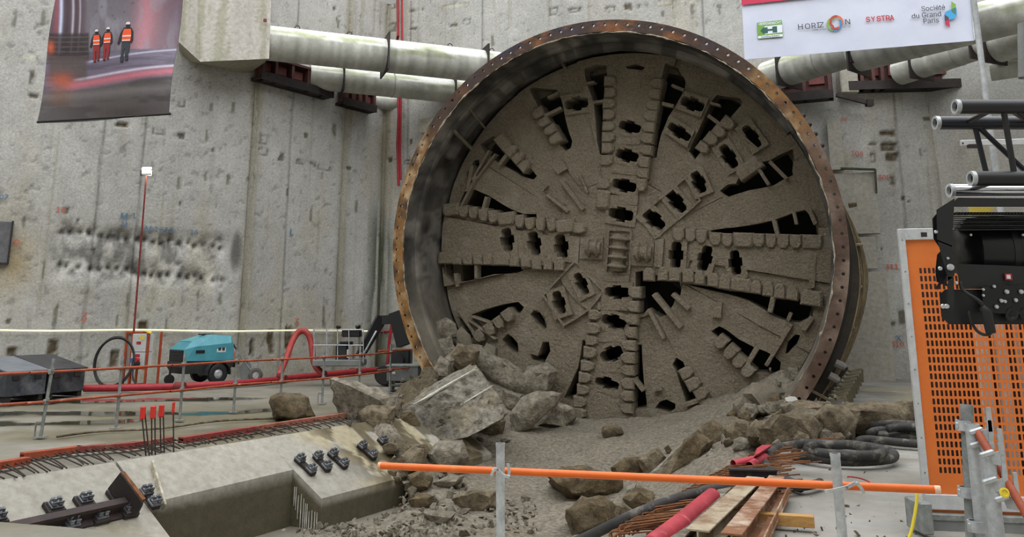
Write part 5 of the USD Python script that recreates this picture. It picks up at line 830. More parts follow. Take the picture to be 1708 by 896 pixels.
# --- wheelbarrow
O = onz(418, 637); k = thing('wheelbarrow', 'grey wheelbarrow tipped up against the wall right of the compressor', 'wheelbarrow', tuple(O)); Yw = O[1]
W = lambda x, y, dy=0: ony(x, y, Yw + dy)
part(k, 'tray', trimesh.convex.convex_hull(np.array([W(399, 612), W(411, 600), W(420, 633), W(402, 636), W(404, 610, .5), W(416, 600, .5), W(424, 632, .5), W(408, 634, .5)])), GREYP, smooth=False)
part(k, 'wheel', lathe([[.09, -.05], [.16, -.05], [.2, -.02], [.2, .02], [.16, .05], [.09, .05], [.09, -.05]], W(426, 626), (.5, -1, 0), 20), mat('dusty_tyre', c(96, 92, 86), c(70, 68, 64), 6, .8), smooth=30); part(k, 'wheel_hub', lathe([[0, -.04], [.09, -.04], [.09, .04], [0, .04]], W(426, 626), (.5, -1, 0), 14), GALV, smooth=30)
for dy in (0, .45):
    part(k, 'handle', tube([W(426, 626, dy * .3), W(414, 612, dy), W(404, 598, dy), W(389, 575, dy)], .018, 7), GALVD, smooth=True); part(k, 'handle_grip', tube([W(394, 582, dy), W(388.5, 574, dy)], .024, 7), BLACKR, smooth=True); part(k, 'leg', tube([W(408, 606, dy), W(424, 598, dy), W(432, 606, dy), W(426, 622, dy * .3)], .015, 6), GALVD, smooth=True)

# --- hoses and pipe on the floor
k = single('hose_arch', 'thick red hose bent up into a tall arch against the left wall', 'hose', tube(curve([ony(x, y, Y) for x, y, Y in ((466, 627, 22.6), (470, 616, 22.8), (481, 588, 23.2), (491, 563, 23.6), (500, 553, 23.7), (508, 552.5, 23.7), (516, 562, 23.7), (521, 588, 23.6), (525, 608, 23.5), (533, 619, 23.4), (542, 624, 23.3))], 70), .085, 10), mat('hose_red', c(168, 66, 54), c(150, 44, 44), 4, .6), smooth=True)
k = thing('red_pipe', 'long dark red pipe lying on the floor along the foot of the left wall', 'pipe', tuple(onz(400, 640)))
part(k, 'pipe_run', tube(curve([onz(x, y, .09) for x, y in ((140, 648), (250, 646), (390, 640), (470, 632), (560, 623), (650, 614))], 60), .085, 10), REDP, smooth=True)
for (x, y) in ((300, 645), (470, 632), (590, 620)): o = onz(x, y, .09); part(k, 'coupling', pipe(o - [.12, -.03, 0], o + [.12, -.03, 0], .105, 12), REDD, smooth=40)
k = thing('red_hose', 'pair of red hoses hanging down the back wall left of the steel ring', 'hose', tuple(wallpt(668, 300, .2)))
part(k, 'hose', tube([wallpt(x, y, .35) for x, y in ((663, -20), (664, 60), (662.5, 67), (664, 150), (665, 190), (663, 240), (665, 310))], .05, 8), REDP, smooth=True); part(k, 'hose', tube([wallpt(x, y, .30) for x, y in ((670.5, -20), (670.5, 68), (668, 185), (667, 260), (668, 300))], .045, 8), REDP, smooth=True)
part(k, 'hose', tube([wallpt(x, y, .3) for x, y in ((654, 538), (650, 565), (647, 600), (646, 612))], .055, 8), REDP, smooth=True)

# --- boom lift behind the fence
YL = 23.0; k = thing('boom_lift', 'black boom lift with a grey open basket in the corner of the left wall', 'boom lift', tuple(onz(600, 628))); B = lambda x, y, dy=0: ony(x, y, YL + dy)
part(k, 'basket_floor', bx((B(521, 606) + B(603, 606)) / 2 + [0, .4, 0], ((B(603, 606) - B(521, 606))[0], .85, .16), None, .02), GREYP, smooth=False)
rail_ = []
for dy in (0, .8):
    for y in (550, 562, 576, 590): rail_.append(tube([B(522 + (y - 550) * .02, y, dy), B(606, y, dy)], .016, 6)) if y in (550, 576) else None
    for x in (524, 545, 563, 582, 606): rail_.append(tube([B(x, 549, dy), B(x, 606, dy)], .016, 6))
for y in (550, 576):
    for x in (523, 606): rail_.append(tube([B(x, y, 0), B(x, y, .8)], .016, 6))
for r in rail_: part(k, 'basket_rail', r, GALV, smooth=True)
part(k, 'control_box', bx(B(587, 556, .2), (.5, .3, .2), None, .03), BLACKP, smooth=False); part(k, 'control_box', bx(B(578, 573, .5), (.35, .2, .12), None, .02), BLACKP, smooth=False); part(k, 'tool_bag', bx(B(571, 588, .5), (.34, .25, .5), None, .05), DKG, smooth=False); part(k, 'notice', bx(B(581, 590, .2), (.08, .02, .22)), WHITEP, smooth=False)
for x in (565, 597): part(k, 'lamp', rock(B(x, 546, .1), (.07, .07, .06), int(x), sub=2), BLACKP, smooth=True)
def arm(a, b, w0, w1): d, r, uu = axes(b - a); return trimesh.convex.convex_hull(np.array([a + r * s * .12 + uu * t * w0 / 2 for s in (-1, 1) for t in (-1, 1)] + [b + r * s * .12 + uu * t * w1 / 2 for s in (-1, 1) for t in (-1, 1)]))
part(k, 'boom', arm(B(600, 594, .5), B(637, 530, .7), .22, .30), BLACKP, smooth=False); part(k, 'boom', arm(B(632, 534, .7), B(664, 533, .7), .24, .24), BLACKP, smooth=False); part(k, 'boom', arm(B(662, 520, .6), B(676, 576, .5), .42, .42), BLACKP, smooth=False); part(k, 'cylinder', tube([B(607, 590, .4), B(628, 552, .5)], .03, 8), GALV, smooth=True)
part(k, 'turret', cat([bx(B(671, 598, .8), (.5, .6, .5), None, .05)]), DKG, smooth=False); part(k, 'cable_reel', lathe([[0, -.08], [.2, -.08], [.2, .08], [0, .08]], B(661, 601, .3), (0, -1, 0), 18), BLACKR, smooth=30); part(k, 'undercarriage', bx(ony(664, 618, YL + .7) * [1, 1, 0] + [0, .0, .25], (.9, .8, .4), None, .05), DKG, smooth=False)
for s in (-.35, .35): part(k, 'lift_wheel', lathe([[0, -.1], [.24, -.1], [.27, -.07], [.27, .07], [.24, .1], [0, .1]], ony(664, 618, YL + .3) * [1, 1, 0] + [s, 0, .27], (0, 1, 0), 18), BLACKR, smooth=30)
# graffiti on the walls
SPB = mat('spray_blue', c(72, 116, 150), None, rough=.8); SPR = mat('spray_red', c(196, 92, 72), None, rough=.8)
def spray(i, txt, x, y, hpx, m, lb, rot=0, cat_='marking'):
    a, b, uu, n = wframe(i); o = onp(x, y, a + n * .06, n); h = hpx * o[1] / 1400; mm = text_mesh(txt, h, .012); mm.apply_transform(trimesh.transformations.rotation_matrix(math.radians(rot), (0, 0, 1))); mm.apply_transform(frame(uu, (0, 0, 1), n, o)); single('wall_marking', lb, cat_, mm, m, smooth=False)
for (i, t, x, y, h, m, lb) in ((1, '07', -2, 332, 8, SPB, 'blue sprayed digits at the left picture edge'), (1, 'M', 200, 365, 10, SPB, 'blue sprayed letter M left of the red lamp pole'), (1, 'M', 202, 378, 8, SPB, 'blue sprayed letter under the letter M'), (1, '1', 219, 364, 9, SPB, 'blue sprayed stroke beside the letter M'), (1, 'M 1615', 241, 386, 9, SPB, 'blue sprayed number right of the red lamp pole'), (1, '16', 316, 391, 8, SPB, 'faint blue sprayed 16 at the right end of the hole row'), (2, 'L', 483, 392, 11, SPB, 'blue sprayed letter L beyond the panel fold'), (1, '10', 92, 354, 9, SPR, 'faint red spray mark above the left end of the hole rows'), (1, '3', 133, 536, 13, SPR, 'red sprayed figure above the rope light'), (1, '3', 385, 600, 11, SPR, 'red sprayed mark right of the compressor'), (1, 'o', 22, 408, 11, SPR, 'red sprayed ring on the rust-stained wall at the left edge'), (2, '3', 491, 543, 11, SPR, 'red sprayed figure above the red hose arch'),
   (5, '306', 1419, 260, 8, SPR, 'orange sprayed number 306 above the recessed wall plates'), (5, '305', 1464, 300, 8, SPR, 'orange sprayed number 305 beside the mossy ledge'), (5, '311', 1477, 449, 8, SPR, 'orange sprayed number 311 left of the orange panel'), (5, '310', 1486, 578, 8, SPR, 'orange sprayed number 310 low on the right wall'), (5, 'x', 1495, 568, 11, SPB, 'blue spray mark low on the right wall'), (5, '30', 1402, 202, 6, SPR, 'faint orange mark high on the right wall')): spray(i, t, x, y, h, m, lb)
k = thing('wall_plate', 'dark steel plate fixed on the rust-stained wall at the left picture edge', 'plate', tuple(wallpt(3, 405, .1))); a, b, uu, n = wframe(1); o = onp(2, 404, a + n * .1, n)
part(k, 'plate', bx(o, (.42, .10, 1.15), (uu, n, z), .01), mat('plate_grey', c(110, 110, 112), c(84, 84, 88), 5, .6, .3), smooth=False); part(k, 'frame_edge', cat([bx(o + uu * .22, (.05, .14, 1.2), (uu, n, z)), bx(o - z * .6, (.46, .14, .05), (uu, n, z))]), BLACKST, smooth=False)
# ================================================================ struts, walers and banners up on the walls
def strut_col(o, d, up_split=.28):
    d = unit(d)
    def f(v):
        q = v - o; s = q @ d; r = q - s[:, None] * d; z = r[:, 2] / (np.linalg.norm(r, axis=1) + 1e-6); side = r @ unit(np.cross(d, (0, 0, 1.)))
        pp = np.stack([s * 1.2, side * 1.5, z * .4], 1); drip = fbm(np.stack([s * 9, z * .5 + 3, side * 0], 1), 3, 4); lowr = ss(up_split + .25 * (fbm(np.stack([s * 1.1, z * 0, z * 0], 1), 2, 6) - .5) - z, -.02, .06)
        o_ = np.ones((len(v), 3)) * (1.0 + .12 * (fbm(pp * 2, 3, 5) - .5))[:, None]; o_ *= 1 - lowr[:, None] * (np.array([.46, .46, .49]) + (drip[:, None] - .5) * .5)  # grey underside: dirt plus top-light shading put into the tint
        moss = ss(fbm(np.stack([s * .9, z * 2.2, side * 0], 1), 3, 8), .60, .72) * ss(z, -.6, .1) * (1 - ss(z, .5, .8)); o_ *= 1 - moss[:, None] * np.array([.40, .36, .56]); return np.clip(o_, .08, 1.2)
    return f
def strut(lb, pts, z, r, brackets, ext0=0.0, ext1=0.0, rings=(), loops=()):
    """horizontal concrete strut through two picture points at height z; brackets: fractions with a black hanger plate"""
    A, B = onz(*pts[0], z), onz(*pts[1], z); d = unit(B - A); A = A - d * ext0; B = B + d * ext1; n = 28; L = np.linalg.norm(B - A); k = thing('pipe_strut', lb, 'strut', tuple(A)); cuts_ = [0] + list(brackets) + [1]
    dd, rr, uu = axes(d)
    for a, b in zip(cuts_[:-1], cuts_[1:]):
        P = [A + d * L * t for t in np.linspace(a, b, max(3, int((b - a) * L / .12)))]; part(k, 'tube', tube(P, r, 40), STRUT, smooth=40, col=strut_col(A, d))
    for b in brackets:
        o = A + d * L * b; g = r * 1.16; sq = Polygon([(-g * .55, g * 1.1), (g * .9, -g * .0), (g * .2, -g * 1.12), (-g * .95, -g * .8), (-g * 1.1, -g * .2)]) if False else sbox(-g * .98, -g * .98, g * .98, g * .98); part(k, 'hanger_plate', ext(sq, .05, frame(rr, uu, np.cross(rr, uu), o - np.cross(rr, uu) * .025)), BLACKST, smooth=False)
    for t in rings: part(k, 'joint_ring', lathe([[r * .99, -.02], [r + .012, -.02], [r + .012, .02], [r * .99, .02]], A + d * L * t, d, 40), STRUT, smooth=30, col=lambda v: np.ones((len(v), 3)) * .45)
    for t in loops:
        o = A + d * L * t + uu * (r + .05); th = np.linspace(0, 2 * math.pi, 14); part(k, 'lifting_eye', tube(np.array([o + d * .08 * math.cos(a) + uu * .08 * math.sin(a) for a in th]), .016, 6), BLACKST, smooth=True)
    return A, B, d
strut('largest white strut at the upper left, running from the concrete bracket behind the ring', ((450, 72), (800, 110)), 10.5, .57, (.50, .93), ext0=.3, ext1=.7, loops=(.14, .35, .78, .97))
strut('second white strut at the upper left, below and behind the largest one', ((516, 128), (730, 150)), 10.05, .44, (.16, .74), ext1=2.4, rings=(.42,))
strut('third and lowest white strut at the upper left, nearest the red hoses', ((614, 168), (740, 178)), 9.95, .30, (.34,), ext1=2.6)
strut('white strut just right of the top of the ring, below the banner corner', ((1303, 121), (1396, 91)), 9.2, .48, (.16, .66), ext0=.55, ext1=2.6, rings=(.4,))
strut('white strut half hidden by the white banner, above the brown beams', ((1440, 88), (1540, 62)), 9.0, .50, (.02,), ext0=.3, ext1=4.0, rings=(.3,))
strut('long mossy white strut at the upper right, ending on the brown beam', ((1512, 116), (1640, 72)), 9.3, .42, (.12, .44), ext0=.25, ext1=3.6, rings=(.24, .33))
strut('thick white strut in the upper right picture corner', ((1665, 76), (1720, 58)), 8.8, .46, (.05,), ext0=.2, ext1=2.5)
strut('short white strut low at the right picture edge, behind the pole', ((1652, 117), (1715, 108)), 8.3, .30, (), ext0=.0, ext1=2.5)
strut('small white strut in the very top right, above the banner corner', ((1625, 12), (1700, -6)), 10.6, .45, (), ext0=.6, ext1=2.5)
# concrete bracket at the fold of the left wall
k = thing('concrete_bracket', 'ribbed pale concrete bracket on the left wall carrying the largest strut', 'concrete bracket', tuple(ony(380, 120, 26.0)))
q = [ony(298, 70, 24.6), ony(334, 103, 24.4), ony(449, 98, 25.3), ony(452, 10, 25.3), ony(300, -70, 24.6), ony(334, -70, 24.4), ony(452, -70, 25.3), ony(298, 70, 27.5), ony(449, 98, 27.5), ony(300, -70, 27.5), ony(452, -70, 27.5)]
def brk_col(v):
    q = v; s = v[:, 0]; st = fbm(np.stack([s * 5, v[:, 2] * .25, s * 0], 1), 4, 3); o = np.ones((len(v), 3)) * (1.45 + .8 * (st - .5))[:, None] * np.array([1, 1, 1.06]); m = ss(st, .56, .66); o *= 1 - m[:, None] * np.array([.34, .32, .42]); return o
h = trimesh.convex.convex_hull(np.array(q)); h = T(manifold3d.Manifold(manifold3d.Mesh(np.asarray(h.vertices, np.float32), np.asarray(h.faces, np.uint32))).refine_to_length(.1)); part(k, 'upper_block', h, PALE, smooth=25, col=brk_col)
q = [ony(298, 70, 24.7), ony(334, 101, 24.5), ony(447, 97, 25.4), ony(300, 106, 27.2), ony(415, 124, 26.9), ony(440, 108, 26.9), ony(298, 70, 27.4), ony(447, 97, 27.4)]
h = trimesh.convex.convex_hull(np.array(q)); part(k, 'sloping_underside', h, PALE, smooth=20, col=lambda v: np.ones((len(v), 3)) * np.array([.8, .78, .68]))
for x in (345, 372, 402, 418): part(k, 'vertical_rib', bar(ony(x, 98, 24.55 + (x - 334) * .0075), ony(x - 1, -40, 24.55 + (x - 334) * .0075), .10, .05), PALE, smooth=False, col=lambda v: np.ones((len(v), 3)) * .8)
o = ony(442, 34, 25.1); part(k, 'anchor_plate', bx(o, (.09, .06, .09)), REDD, smooth=False)
# brown walers
def waler(lb, i, x0, x1, yb, yt, out, studs, xt0=None):
    """steel waler on wall panel i between picture columns, from its lower edge height up"""
    a, b, uu, n = wframe(i); A = onp(x0, yb(x0), a + n * out, n); B = onp(x1, yb(x1), a + n * out, n); zt = onp(x0, yt, a + n * out, n)[2]; z0 = (A[2] + B[2]) / 2; h = zt - z0; S = lambda t, o, zz: A + uu * np.dot(B - A, uu) * t + n * o * 1.0 + np.array([0, 0, z0 + zz - A[2]])
    L = np.dot(B - A, uu); k = thing('steel_waler', lb, 'steel beam', tuple(S(.5, -out, 0))); R = (uu, n, np.array([0, 0, 1.]))
    part(k, 'lower_flange', bx(S(.5, -out / 2, .05), (L, out, .10), R), BLACKST, smooth=False); part(k, 'lower_lip', bx(S(.5, 0, .12), (L, .05, .28), R), BLACKST, smooth=False); part(k, 'web', bx(S(.5, -out * .6, h / 2), (L, .05, h), R), BROWNST, smooth=False); part(k, 'upper_flange', bx(S(.5, -out / 2, h), (L, out, .08), R), BROWNST, smooth=False)
    for t in studs: part(k, 'stiffener', bx(S(t, -out * .35, h / 2), (.10, out * .6, h), R), BROWNST, smooth=False)
    for t0, t1 in zip(studs[:-1], studs[1:]): part(k, 'panel_plate', bx(S((t0 + t1) / 2, -out * .45, h * .62), ((t1 - t0) * L * .62, .06, h * .34), R), mat_red, smooth=False)
mat_red = mat('oxide_primer', c(122, 66, 62), c(98, 52, 50), 3, .7)
waler('brown steel waler on the left wall under the largest strut', 2, 436, 556, lambda x: 121 + (x - 436) * .42, 90, .55, (.04, .2, .42, .64, .86))
waler('short brown steel waler further back on the left wall under the third strut', 3, 572, 628, lambda x: 170 + (x - 572) * .36, 140, .45, (.05, .3, .5, .7, .95))
waler('brown steel waler on the back wall right of the ring', 4, 1296, 1391, lambda x: 166, 112, .5, (.05, .5, .95))
waler('long brown steel waler on the right wall below the mossy strut', 5, 1417, 1634, lambda x: 156 - (x - 1417) * .09, 94, .55, (.03, .11, .2, .27, .6, .88, .97))
o = wallpt(760, 205, .4); single('concrete_ledge', 'white concrete ledge low on the back wall left of the ring', 'ledge', bx(o + [.35, 0, -.0], (3.6, .5, .55), (UU, np.cross((0, 0, 1.), UU), (0, 0, 1.)), .02), PALE, smooth=False, col=lambda v: np.ones((len(v), 3)) * 1.2)
a, b, uu, n = wframe(5); o = onp(1412, 125, a + n * .3, n); single('concrete_pad', 'pale concrete pad between the two right-hand brown beams', 'pad', bx(o, (.55, .5, 1.3), (uu, n, (0, 0, 1.)), .03), PALE, smooth=False, col=lambda v: np.ones((len(v), 3)) * 1.05)
P, Q = onp(1395, 158, a + n * .6, n), onp(1450, 172, a + n * .6, n); single('steel_stub', 'dark steel stub sticking down left of the long right-hand beam', 'steel stub', cat([bar(P, Q, .12, .12), bx(Q, (.2, .2, .2))]), BLACKST, smooth=False)
# concrete patches, plates and ledge on the right wall
a4, b4, u4, n4 = wframe(4)
for (x0, y0, x1, y1, lb, of) in ((1385, 200, 1402, 284, 'pale recessed concrete plate high on the wall right of the ring', .05), (1392, 286, 1460, 392, 'upper of three pale concrete plates right of the ring', .10), (1392, 394, 1460, 450, 'middle of three pale concrete plates right of the ring', .10), (1400, 452, 1478, 640, 'lowest and largest pale concrete plate right of the ring', .10)):
    A, B = onp(x0, y1, a4 + n4 * of, n4), onp(x1, y0, a4 + n4 * of, n4); w, h = np.dot(B - A, u4), B[2] - A[2]; m = T(manifold3d.Manifold(manifold3d.Mesh(*(lambda t: (np.asarray(t.vertices, np.float32), np.asarray(t.faces, np.uint32)))(bx((A + B) / 2 - n4 * .15, (w - .02, .3, h - .02), (u4, n4, (0, 0, 1.)))))).refine_to_length(.12))
    single('wall_slab', lb, 'concrete plate', m, PALE, smooth=False, col=lambda v: np.ones((len(v), 3)) * (1.0 + .3 * (fbm(v * np.array([1, 1, .3]) * 1.5, 4, 3) - .5))[:, None])
A, B = onp(1402, 281, a4 + n4 * .15, n4), onp(1460, 283, a4 + n4 * .15, n4); single('mossy_ledge', 'thin dark green mossy ledge above the pale concrete plates', 'ledge', cat([bar(A, B, .14, .05), bar(B, onp(1462, 322, a4 + n4 * .15, n4), .12, .05, up=u4)]), mat('moss', c(74, 78, 52), c(52, 54, 40), 6, .9), smooth=False)
for i, (x0, x1, y, dz) in enumerate(((1400, 1500, 668, .0), (1404, 1505, 660, .25), (1412, 1510, 650, .5))):
    P, Q = ony(x0, y, 20.0 + i * 1.3), ony(x1 + 40, y - 1, 19.0 + i * 1.3); single('concrete_step', ['lowest', 'middle', 'highest'][i] + ' of the worn concrete steps behind the lower right of the ring', 'concrete step', bar(P - [0, 0, .3], Q - [0, 0, .3], 1.4, .6, .06), PALE, smooth=False, col=lambda v: np.ones((len(v), 3)) * np.array([.85, .82, .7]))
# ---- chevron guide plates under the right-hand side of the shell
CHV = mat('chevron_steel', c(120, 112, 86), c(88, 82, 66), 5, .6, .3); k = thing('guide_plates', 'fan of bent steel guide plates under the lower right of the ring', 'guide plates', tuple(ony(1390, 650, 18.5)))
for j in range(9):
    t = j / 8; Y = 16.6 + 4.2 * t; A = ony(1350 + 44 * t, 650 - 44 * t, Y); x2, y2 = 1384 + 34 * t, 668 - 48 * t; Bm = ony(x2, y2, Y); Cc = ony(x2 + 26 - 6 * t, y2 - 6 + 2 * t, Y); D = ony(x2 + 27 - 6 * t, y2 + 22 - 4 * t, Y)
    for p, q in ((A, Bm), (Bm, Cc), (Cc, D)): part(k, 'guide_plate', bar(p, q, .05, .05, .005, up=NN), CHV, smooth=False)
    if j < 8: part(k, 'dark_web', bar(A + [0, .25, -.02], Bm + [0, .25, -.02], .42, .03, up=NN), BLACKST, smooth=False)  # black strips added as the shade in the gaps between plates

# ---- left banner: a printed picture of a tunnel, painted vertex by vertex
bc = [ony(62, 205, 19.8), ony(284, 191, 19.2)]; bt = [ony(97, -75, 20.0), ony(312, -75, 19.4)]
nu, nv = 230, 290; U_, V_ = np.meshgrid(np.linspace(0, 1, nu), np.linspace(0, 1, nv), indexing='ij'); U_, V_ = U_.ravel(), V_.ravel()
P = ((1 - U_)[:, None] * bc[0] + U_[:, None] * bc[1]) * (1 - V_)[:, None] + ((1 - U_)[:, None] * bt[0] + U_[:, None] * bt[1]) * V_[:, None]; P[:, 1] += .10 * np.sin(U_ * 5 + V_ * 2) + .05 * np.sin(V_ * 9 + U_ * 3)
# picture coordinates in the crop's frame (x 0..1067 for 60..310, y 0..896 for 0..210)
def bxy(x, y): return 60 + x * .2343, y * .2343
def buv(x, y):
    X, Yp = bxy(x, y); e0 = np.array([62 + (97 - 62) * (205 - Yp) / 280, 284 + (312 - 284) * (191 - Yp) / 266]); u = (X - e0[0]) / (e0[1] - e0[0]); yb = 205 + (191 - 205) * u; return u, (yb - Yp) / (yb + 75)
XX = 62 + (284 - 62) * U_; yb = 205 - 14 * U_; Yp = yb - V_ * (yb + 75); X0 = 62 + 35 * (205 - Yp) / 280; X1 = 284 + 28 * (191 - Yp) / 266; x_, y_ = (X0 + (X1 - X0) * U_ - 60) / .2343, Yp / .2343
def paint():
    C3 = lambda *a: np.array(c(*a)); col = np.ones((len(x_), 3)) * C3(104, 98, 106); L = lambda w, cc: (col * (1 - w[:, None]) + np.array(cc) * w[:, None])
    q = np.stack([x_ / 120, y_ / 120, x_ * 0], 1)
    col = L(ss(x_, 560, 980) * .8, C3(124, 86, 98)); col = L(np.exp(-((x_ - 800 + .12 * (y_ - 100)) / 70)**2) * .7, C3(190, 120, 132)); col = L(ss(fbm(q * np.array([1.5, .6, 1]), 4, 3), .5, .7) * .5, C3(142, 138, 150)); col = L(ss(x_, 860, 1040) * .6, C3(84, 72, 88))
    arc = lambda cx, w, cc, s: L(np.exp(-((x_ - cx - 18 * np.sin((y_ + 150) / 190)) / w)**2) * s, cc)
    lft = ss(360 - x_, 0, 40); col = L(lft * .85, C3(70, 46, 58))
    for cx, w, cc, s in ((120, 20, C3(150, 60, 70), .6), (150, 12, C3(196, 204, 232), .95), (195, 26, C3(52, 34, 44), .9), (238, 9, C3(184, 180, 192), .8), (262, 14, C3(64, 44, 54), .9), (290, 7, C3(170, 160, 172), .8), (322, 16, C3(86, 72, 78), .8)): col = arc(cx, w, cc, s * 1.0)
    fl_y = 385 - .03 * (x_ - 350); f = ss(y_ - fl_y, -6, 10); col = L(f, C3(110, 100, 118)); col = L(f * ss(fbm(np.stack([x_ / 200, y_ / 14, x_ * 0], 1), 3, 5), .45, .6) * .6, C3(78, 70, 86))
    col = L(np.exp(-((y_ - (452 - .13 * (x_ - 380))) / 6)**2) * ss(x_, 340, 400) * .8, C3(190, 190, 214)); l2 = 572 - .115 * (x_ - 260); col = L(np.exp(-((y_ - l2) / 9)**2) * ss(x_, 230, 300) * .9, C3(204, 200, 220)); col = L(np.exp(-((y_ - l2 - 36 - .0 * x_) / 24)**2) * ss(x_, 120, 240) * .85, C3(198, 112, 124))
    b = ss(y_ - (l2 + 62), 0, 26); col = L(b, C3(86, 80, 80)); col = L(b * ss(fbm(np.stack([x_ / 260, y_ / 60, x_ * 0], 1), 3, 9), .45, .62) * .8, C3(62, 56, 56)); col = L(b * np.exp(-((y_ - 690 + .05 * x_) / 30)**2) * .5, C3(128, 122, 122)); col = L(b * np.exp(-(((x_ - 640) / 250)**2 + ((y_ - 800) / 40)**2)) * .7, C3(58, 46, 44))
    dk = ss(390 - x_, 0, 20) * ss(x_, 60, 90) * ss(y_, 235, 262) * (1 - ss(y_, 400, 470)); col = L(dk * .9, C3(40, 32, 34)); col = L(dk * ((y_ / 34 % 1 < .3) * 1.0) * .6, C3(96, 76, 76)); lo = ss(x_, 60, 100) * ss(380 - x_, 0, 40) * ss(y_, 400, 440) * (1 - ss(y_, 540, 590)); col = L(lo * .75, C3(84, 72, 66))
    glow = np.exp(-(((x_ - 170) / 80)**2 + ((y_ - 580) / 50)**2)) * .85 + np.exp(-(((x_ - 95) / 26)**2 + ((y_ - 350) / 40)**2)) * .9; col = L(np.clip(glow, 0, 1), C3(196, 92, 58)); col = L(np.exp(-((x_ - 150) / 80)**2) * ss(y_, 440, 700) * (1 - ss(y_, 700, 780)) * .5, C3(120, 80, 52))
    for (px_, py_) in ((555, 128), (572, 152), (640, 104), (470, 60), (700, 40), (430, 90)): col = L(np.exp(-(((x_ - px_) / 9)**2 + ((y_ - py_) / 8)**2)) * .7, C3(70, 66, 72))
    return col * (.92 + .16 * fbm(q * 8, 2, 4))[:, None]
I, J = np.meshgrid(np.arange(nu - 1), np.arange(nv - 1), indexing='ij'); kk = (I * nv + J).ravel(); PRINT = mat('banner_print', (1, 1, 1), None, rough=.45, tint=True)
bn = thing('tunnel_banner', 'large printed banner with three workers in a tunnel, hanging at the upper left', 'banner', tuple(bc[0])); bcol = paint()
nrm = unit(np.cross(bc[1] - bc[0], [0, 0, 1.])); vsheet = np.vstack([P, P - nrm * .012]); fF = np.stack([kk, kk + nv, kk + nv + 1, kk + 1], 1); part(bn, 'printed_sheet', (vsheet, np.vstack([fF, fF[:, ::-1] + len(P)])), PRINT, smooth=True, col=lambda v: np.vstack([bcol, bcol]))
def bpt(x, y, off=.012):
    u, v = buv(x, y); p = ((1 - u) * bc[0] + u * bc[1]) * (1 - v) + ((1 - u) * bt[0] + u * bt[1]) * v; p = p + np.array([0, .10 * math.sin(u * 5 + v * 2) + .05 * math.sin(v * 9 + u * 3), 0]); return p + nrm * off
fig_m = {'o': mat('print_orange', c(222, 84, 36), None), 'd': mat('print_dark', c(36, 32, 40), None), 'w': mat('print_white', c(214, 206, 206), None), 'r': mat('print_red', c(138, 40, 40), None), 'k': mat('print_slate', c(50, 54, 58), None)}
def fig(polys):
    for m, L in polys:
        u_ = []; off = .014 + .004 * len(L) / 12 + {'d': 0, 'k': .001, 'r': .002, 'o': .004, 'w': .007}[m]; p3 = np.array([bpt(x, y, off) for x, y in L]); f = trimesh.creation.triangulate_polygon(Polygon(L), engine='earcut')[1]; bm_ = np.array(trimesh.creation.triangulate_polygon(Polygon(L), engine='earcut')[0]); p3 = np.array([bpt(x, y, off) for x, y in bm_]); part(bn, 'printed_worker', (np.vstack([p3, p3 - nrm * .003]), np.vstack([f, f[:, ::-1] + len(p3)])), fig_m[m], smooth=False)
def worker(x, y, h, vest, trous, sway=0):
    s = h / 225; S = lambda L: [(x + (a + sway * b / 225) * s, y + b * s) for a, b in L]
    fig([('d', S([(-22, 28), (22, 28), (34, 52), (38, 100), (30, 122), (22, 100), (22, 118), (-22, 118), (-26, 96), (-42, 128), (-50, 120), (-38, 62)])), (trous, S([(-24, 112), (24, 112), (24, 150), (16, 215), (2, 215), (0, 150), (-6, 150), (-8, 222), (-24, 222), (-22, 160)])), ('d', S([(-26, 196), (-6, 196), (-6, 226), (-24, 226)])), ('d', S([(2, 190), (18, 190), (20, 218), (4, 218)])), (vest, S([(-20, 36), (20, 36), (26, 70), (25, 108), (-25, 108), (-26, 70)])), ('w', S([(-24, 74), (25, 72), (25, 80), (-24, 82)])), ('w', S([(-23, 100), (24, 98), (24, 104), (-23, 106)])), ('d', S([(-11, 8), (11, 8), (12, 26), (-12, 26)])), ('w', S([(-13, 10), (-11, 0), (-4, -5), (6, -5), (12, 1), (13, 10)]))])
worker(440, 232, 225, 'o', 'r', 0); worker(527, 218, 230, 'o', 'r', -14); worker(672, 184, 282, 'o', 'k', -18)
part(bn, 'hem_rod', tube([bc[0] + [0, .01, .02], bc[1] + [0, .01, .02]], .03, 8), BLACKP, smooth=True)

# ---- right banner with logos
B0, B1 = ony(1242, 99, 20.2), ony(1626, 67, 19.0); T0, T1 = ony(1234, -70, 20.3), ony(1613, -75, 19.1)
rbn = thing('logo_banner', 'white banner with company logos and a red top strip, hanging at the upper right', 'banner', tuple(B0)); rn = unit(np.cross(B1 - B0, T0 - B0)); rn = rn if rn @ (EYE - B0) > 0 else -rn
def rpt(x, y, off=0.0): return onp(x, y, B0 + rn * off, rn)
nu, nv = 60, 30; U_, V_ = np.meshgrid(np.linspace(0, 1, nu), np.linspace(0, 1, nv), indexing='ij'); P = ((1 - U_)[..., None] * B0 + U_[..., None] * B1) * (1 - V_)[..., None] + ((1 - U_)[..., None] * T0 + U_[..., None] * T1) * V_[..., None]; P = P.reshape(-1, 3); P = P + rn * (((fbm(P * .8, 3, 3) - .6) * .05 - .02))[:, None]
I, J = np.meshgrid(np.arange(nu - 1), np.arange(nv - 1), indexing='ij'); kk = (I * nv + J).ravel(); fF = np.stack([kk, kk + nv, kk + nv + 1, kk + 1], 1)
SHEET = mat('banner_white', c(206, 210, 226), c(198, 202, 220), 1.2, .5); part(rbn, 'sheet', (np.vstack([P, P - rn * .01]), np.vstack([fF, fF[:, ::-1] + len(P)])), SHEET, smooth=True)
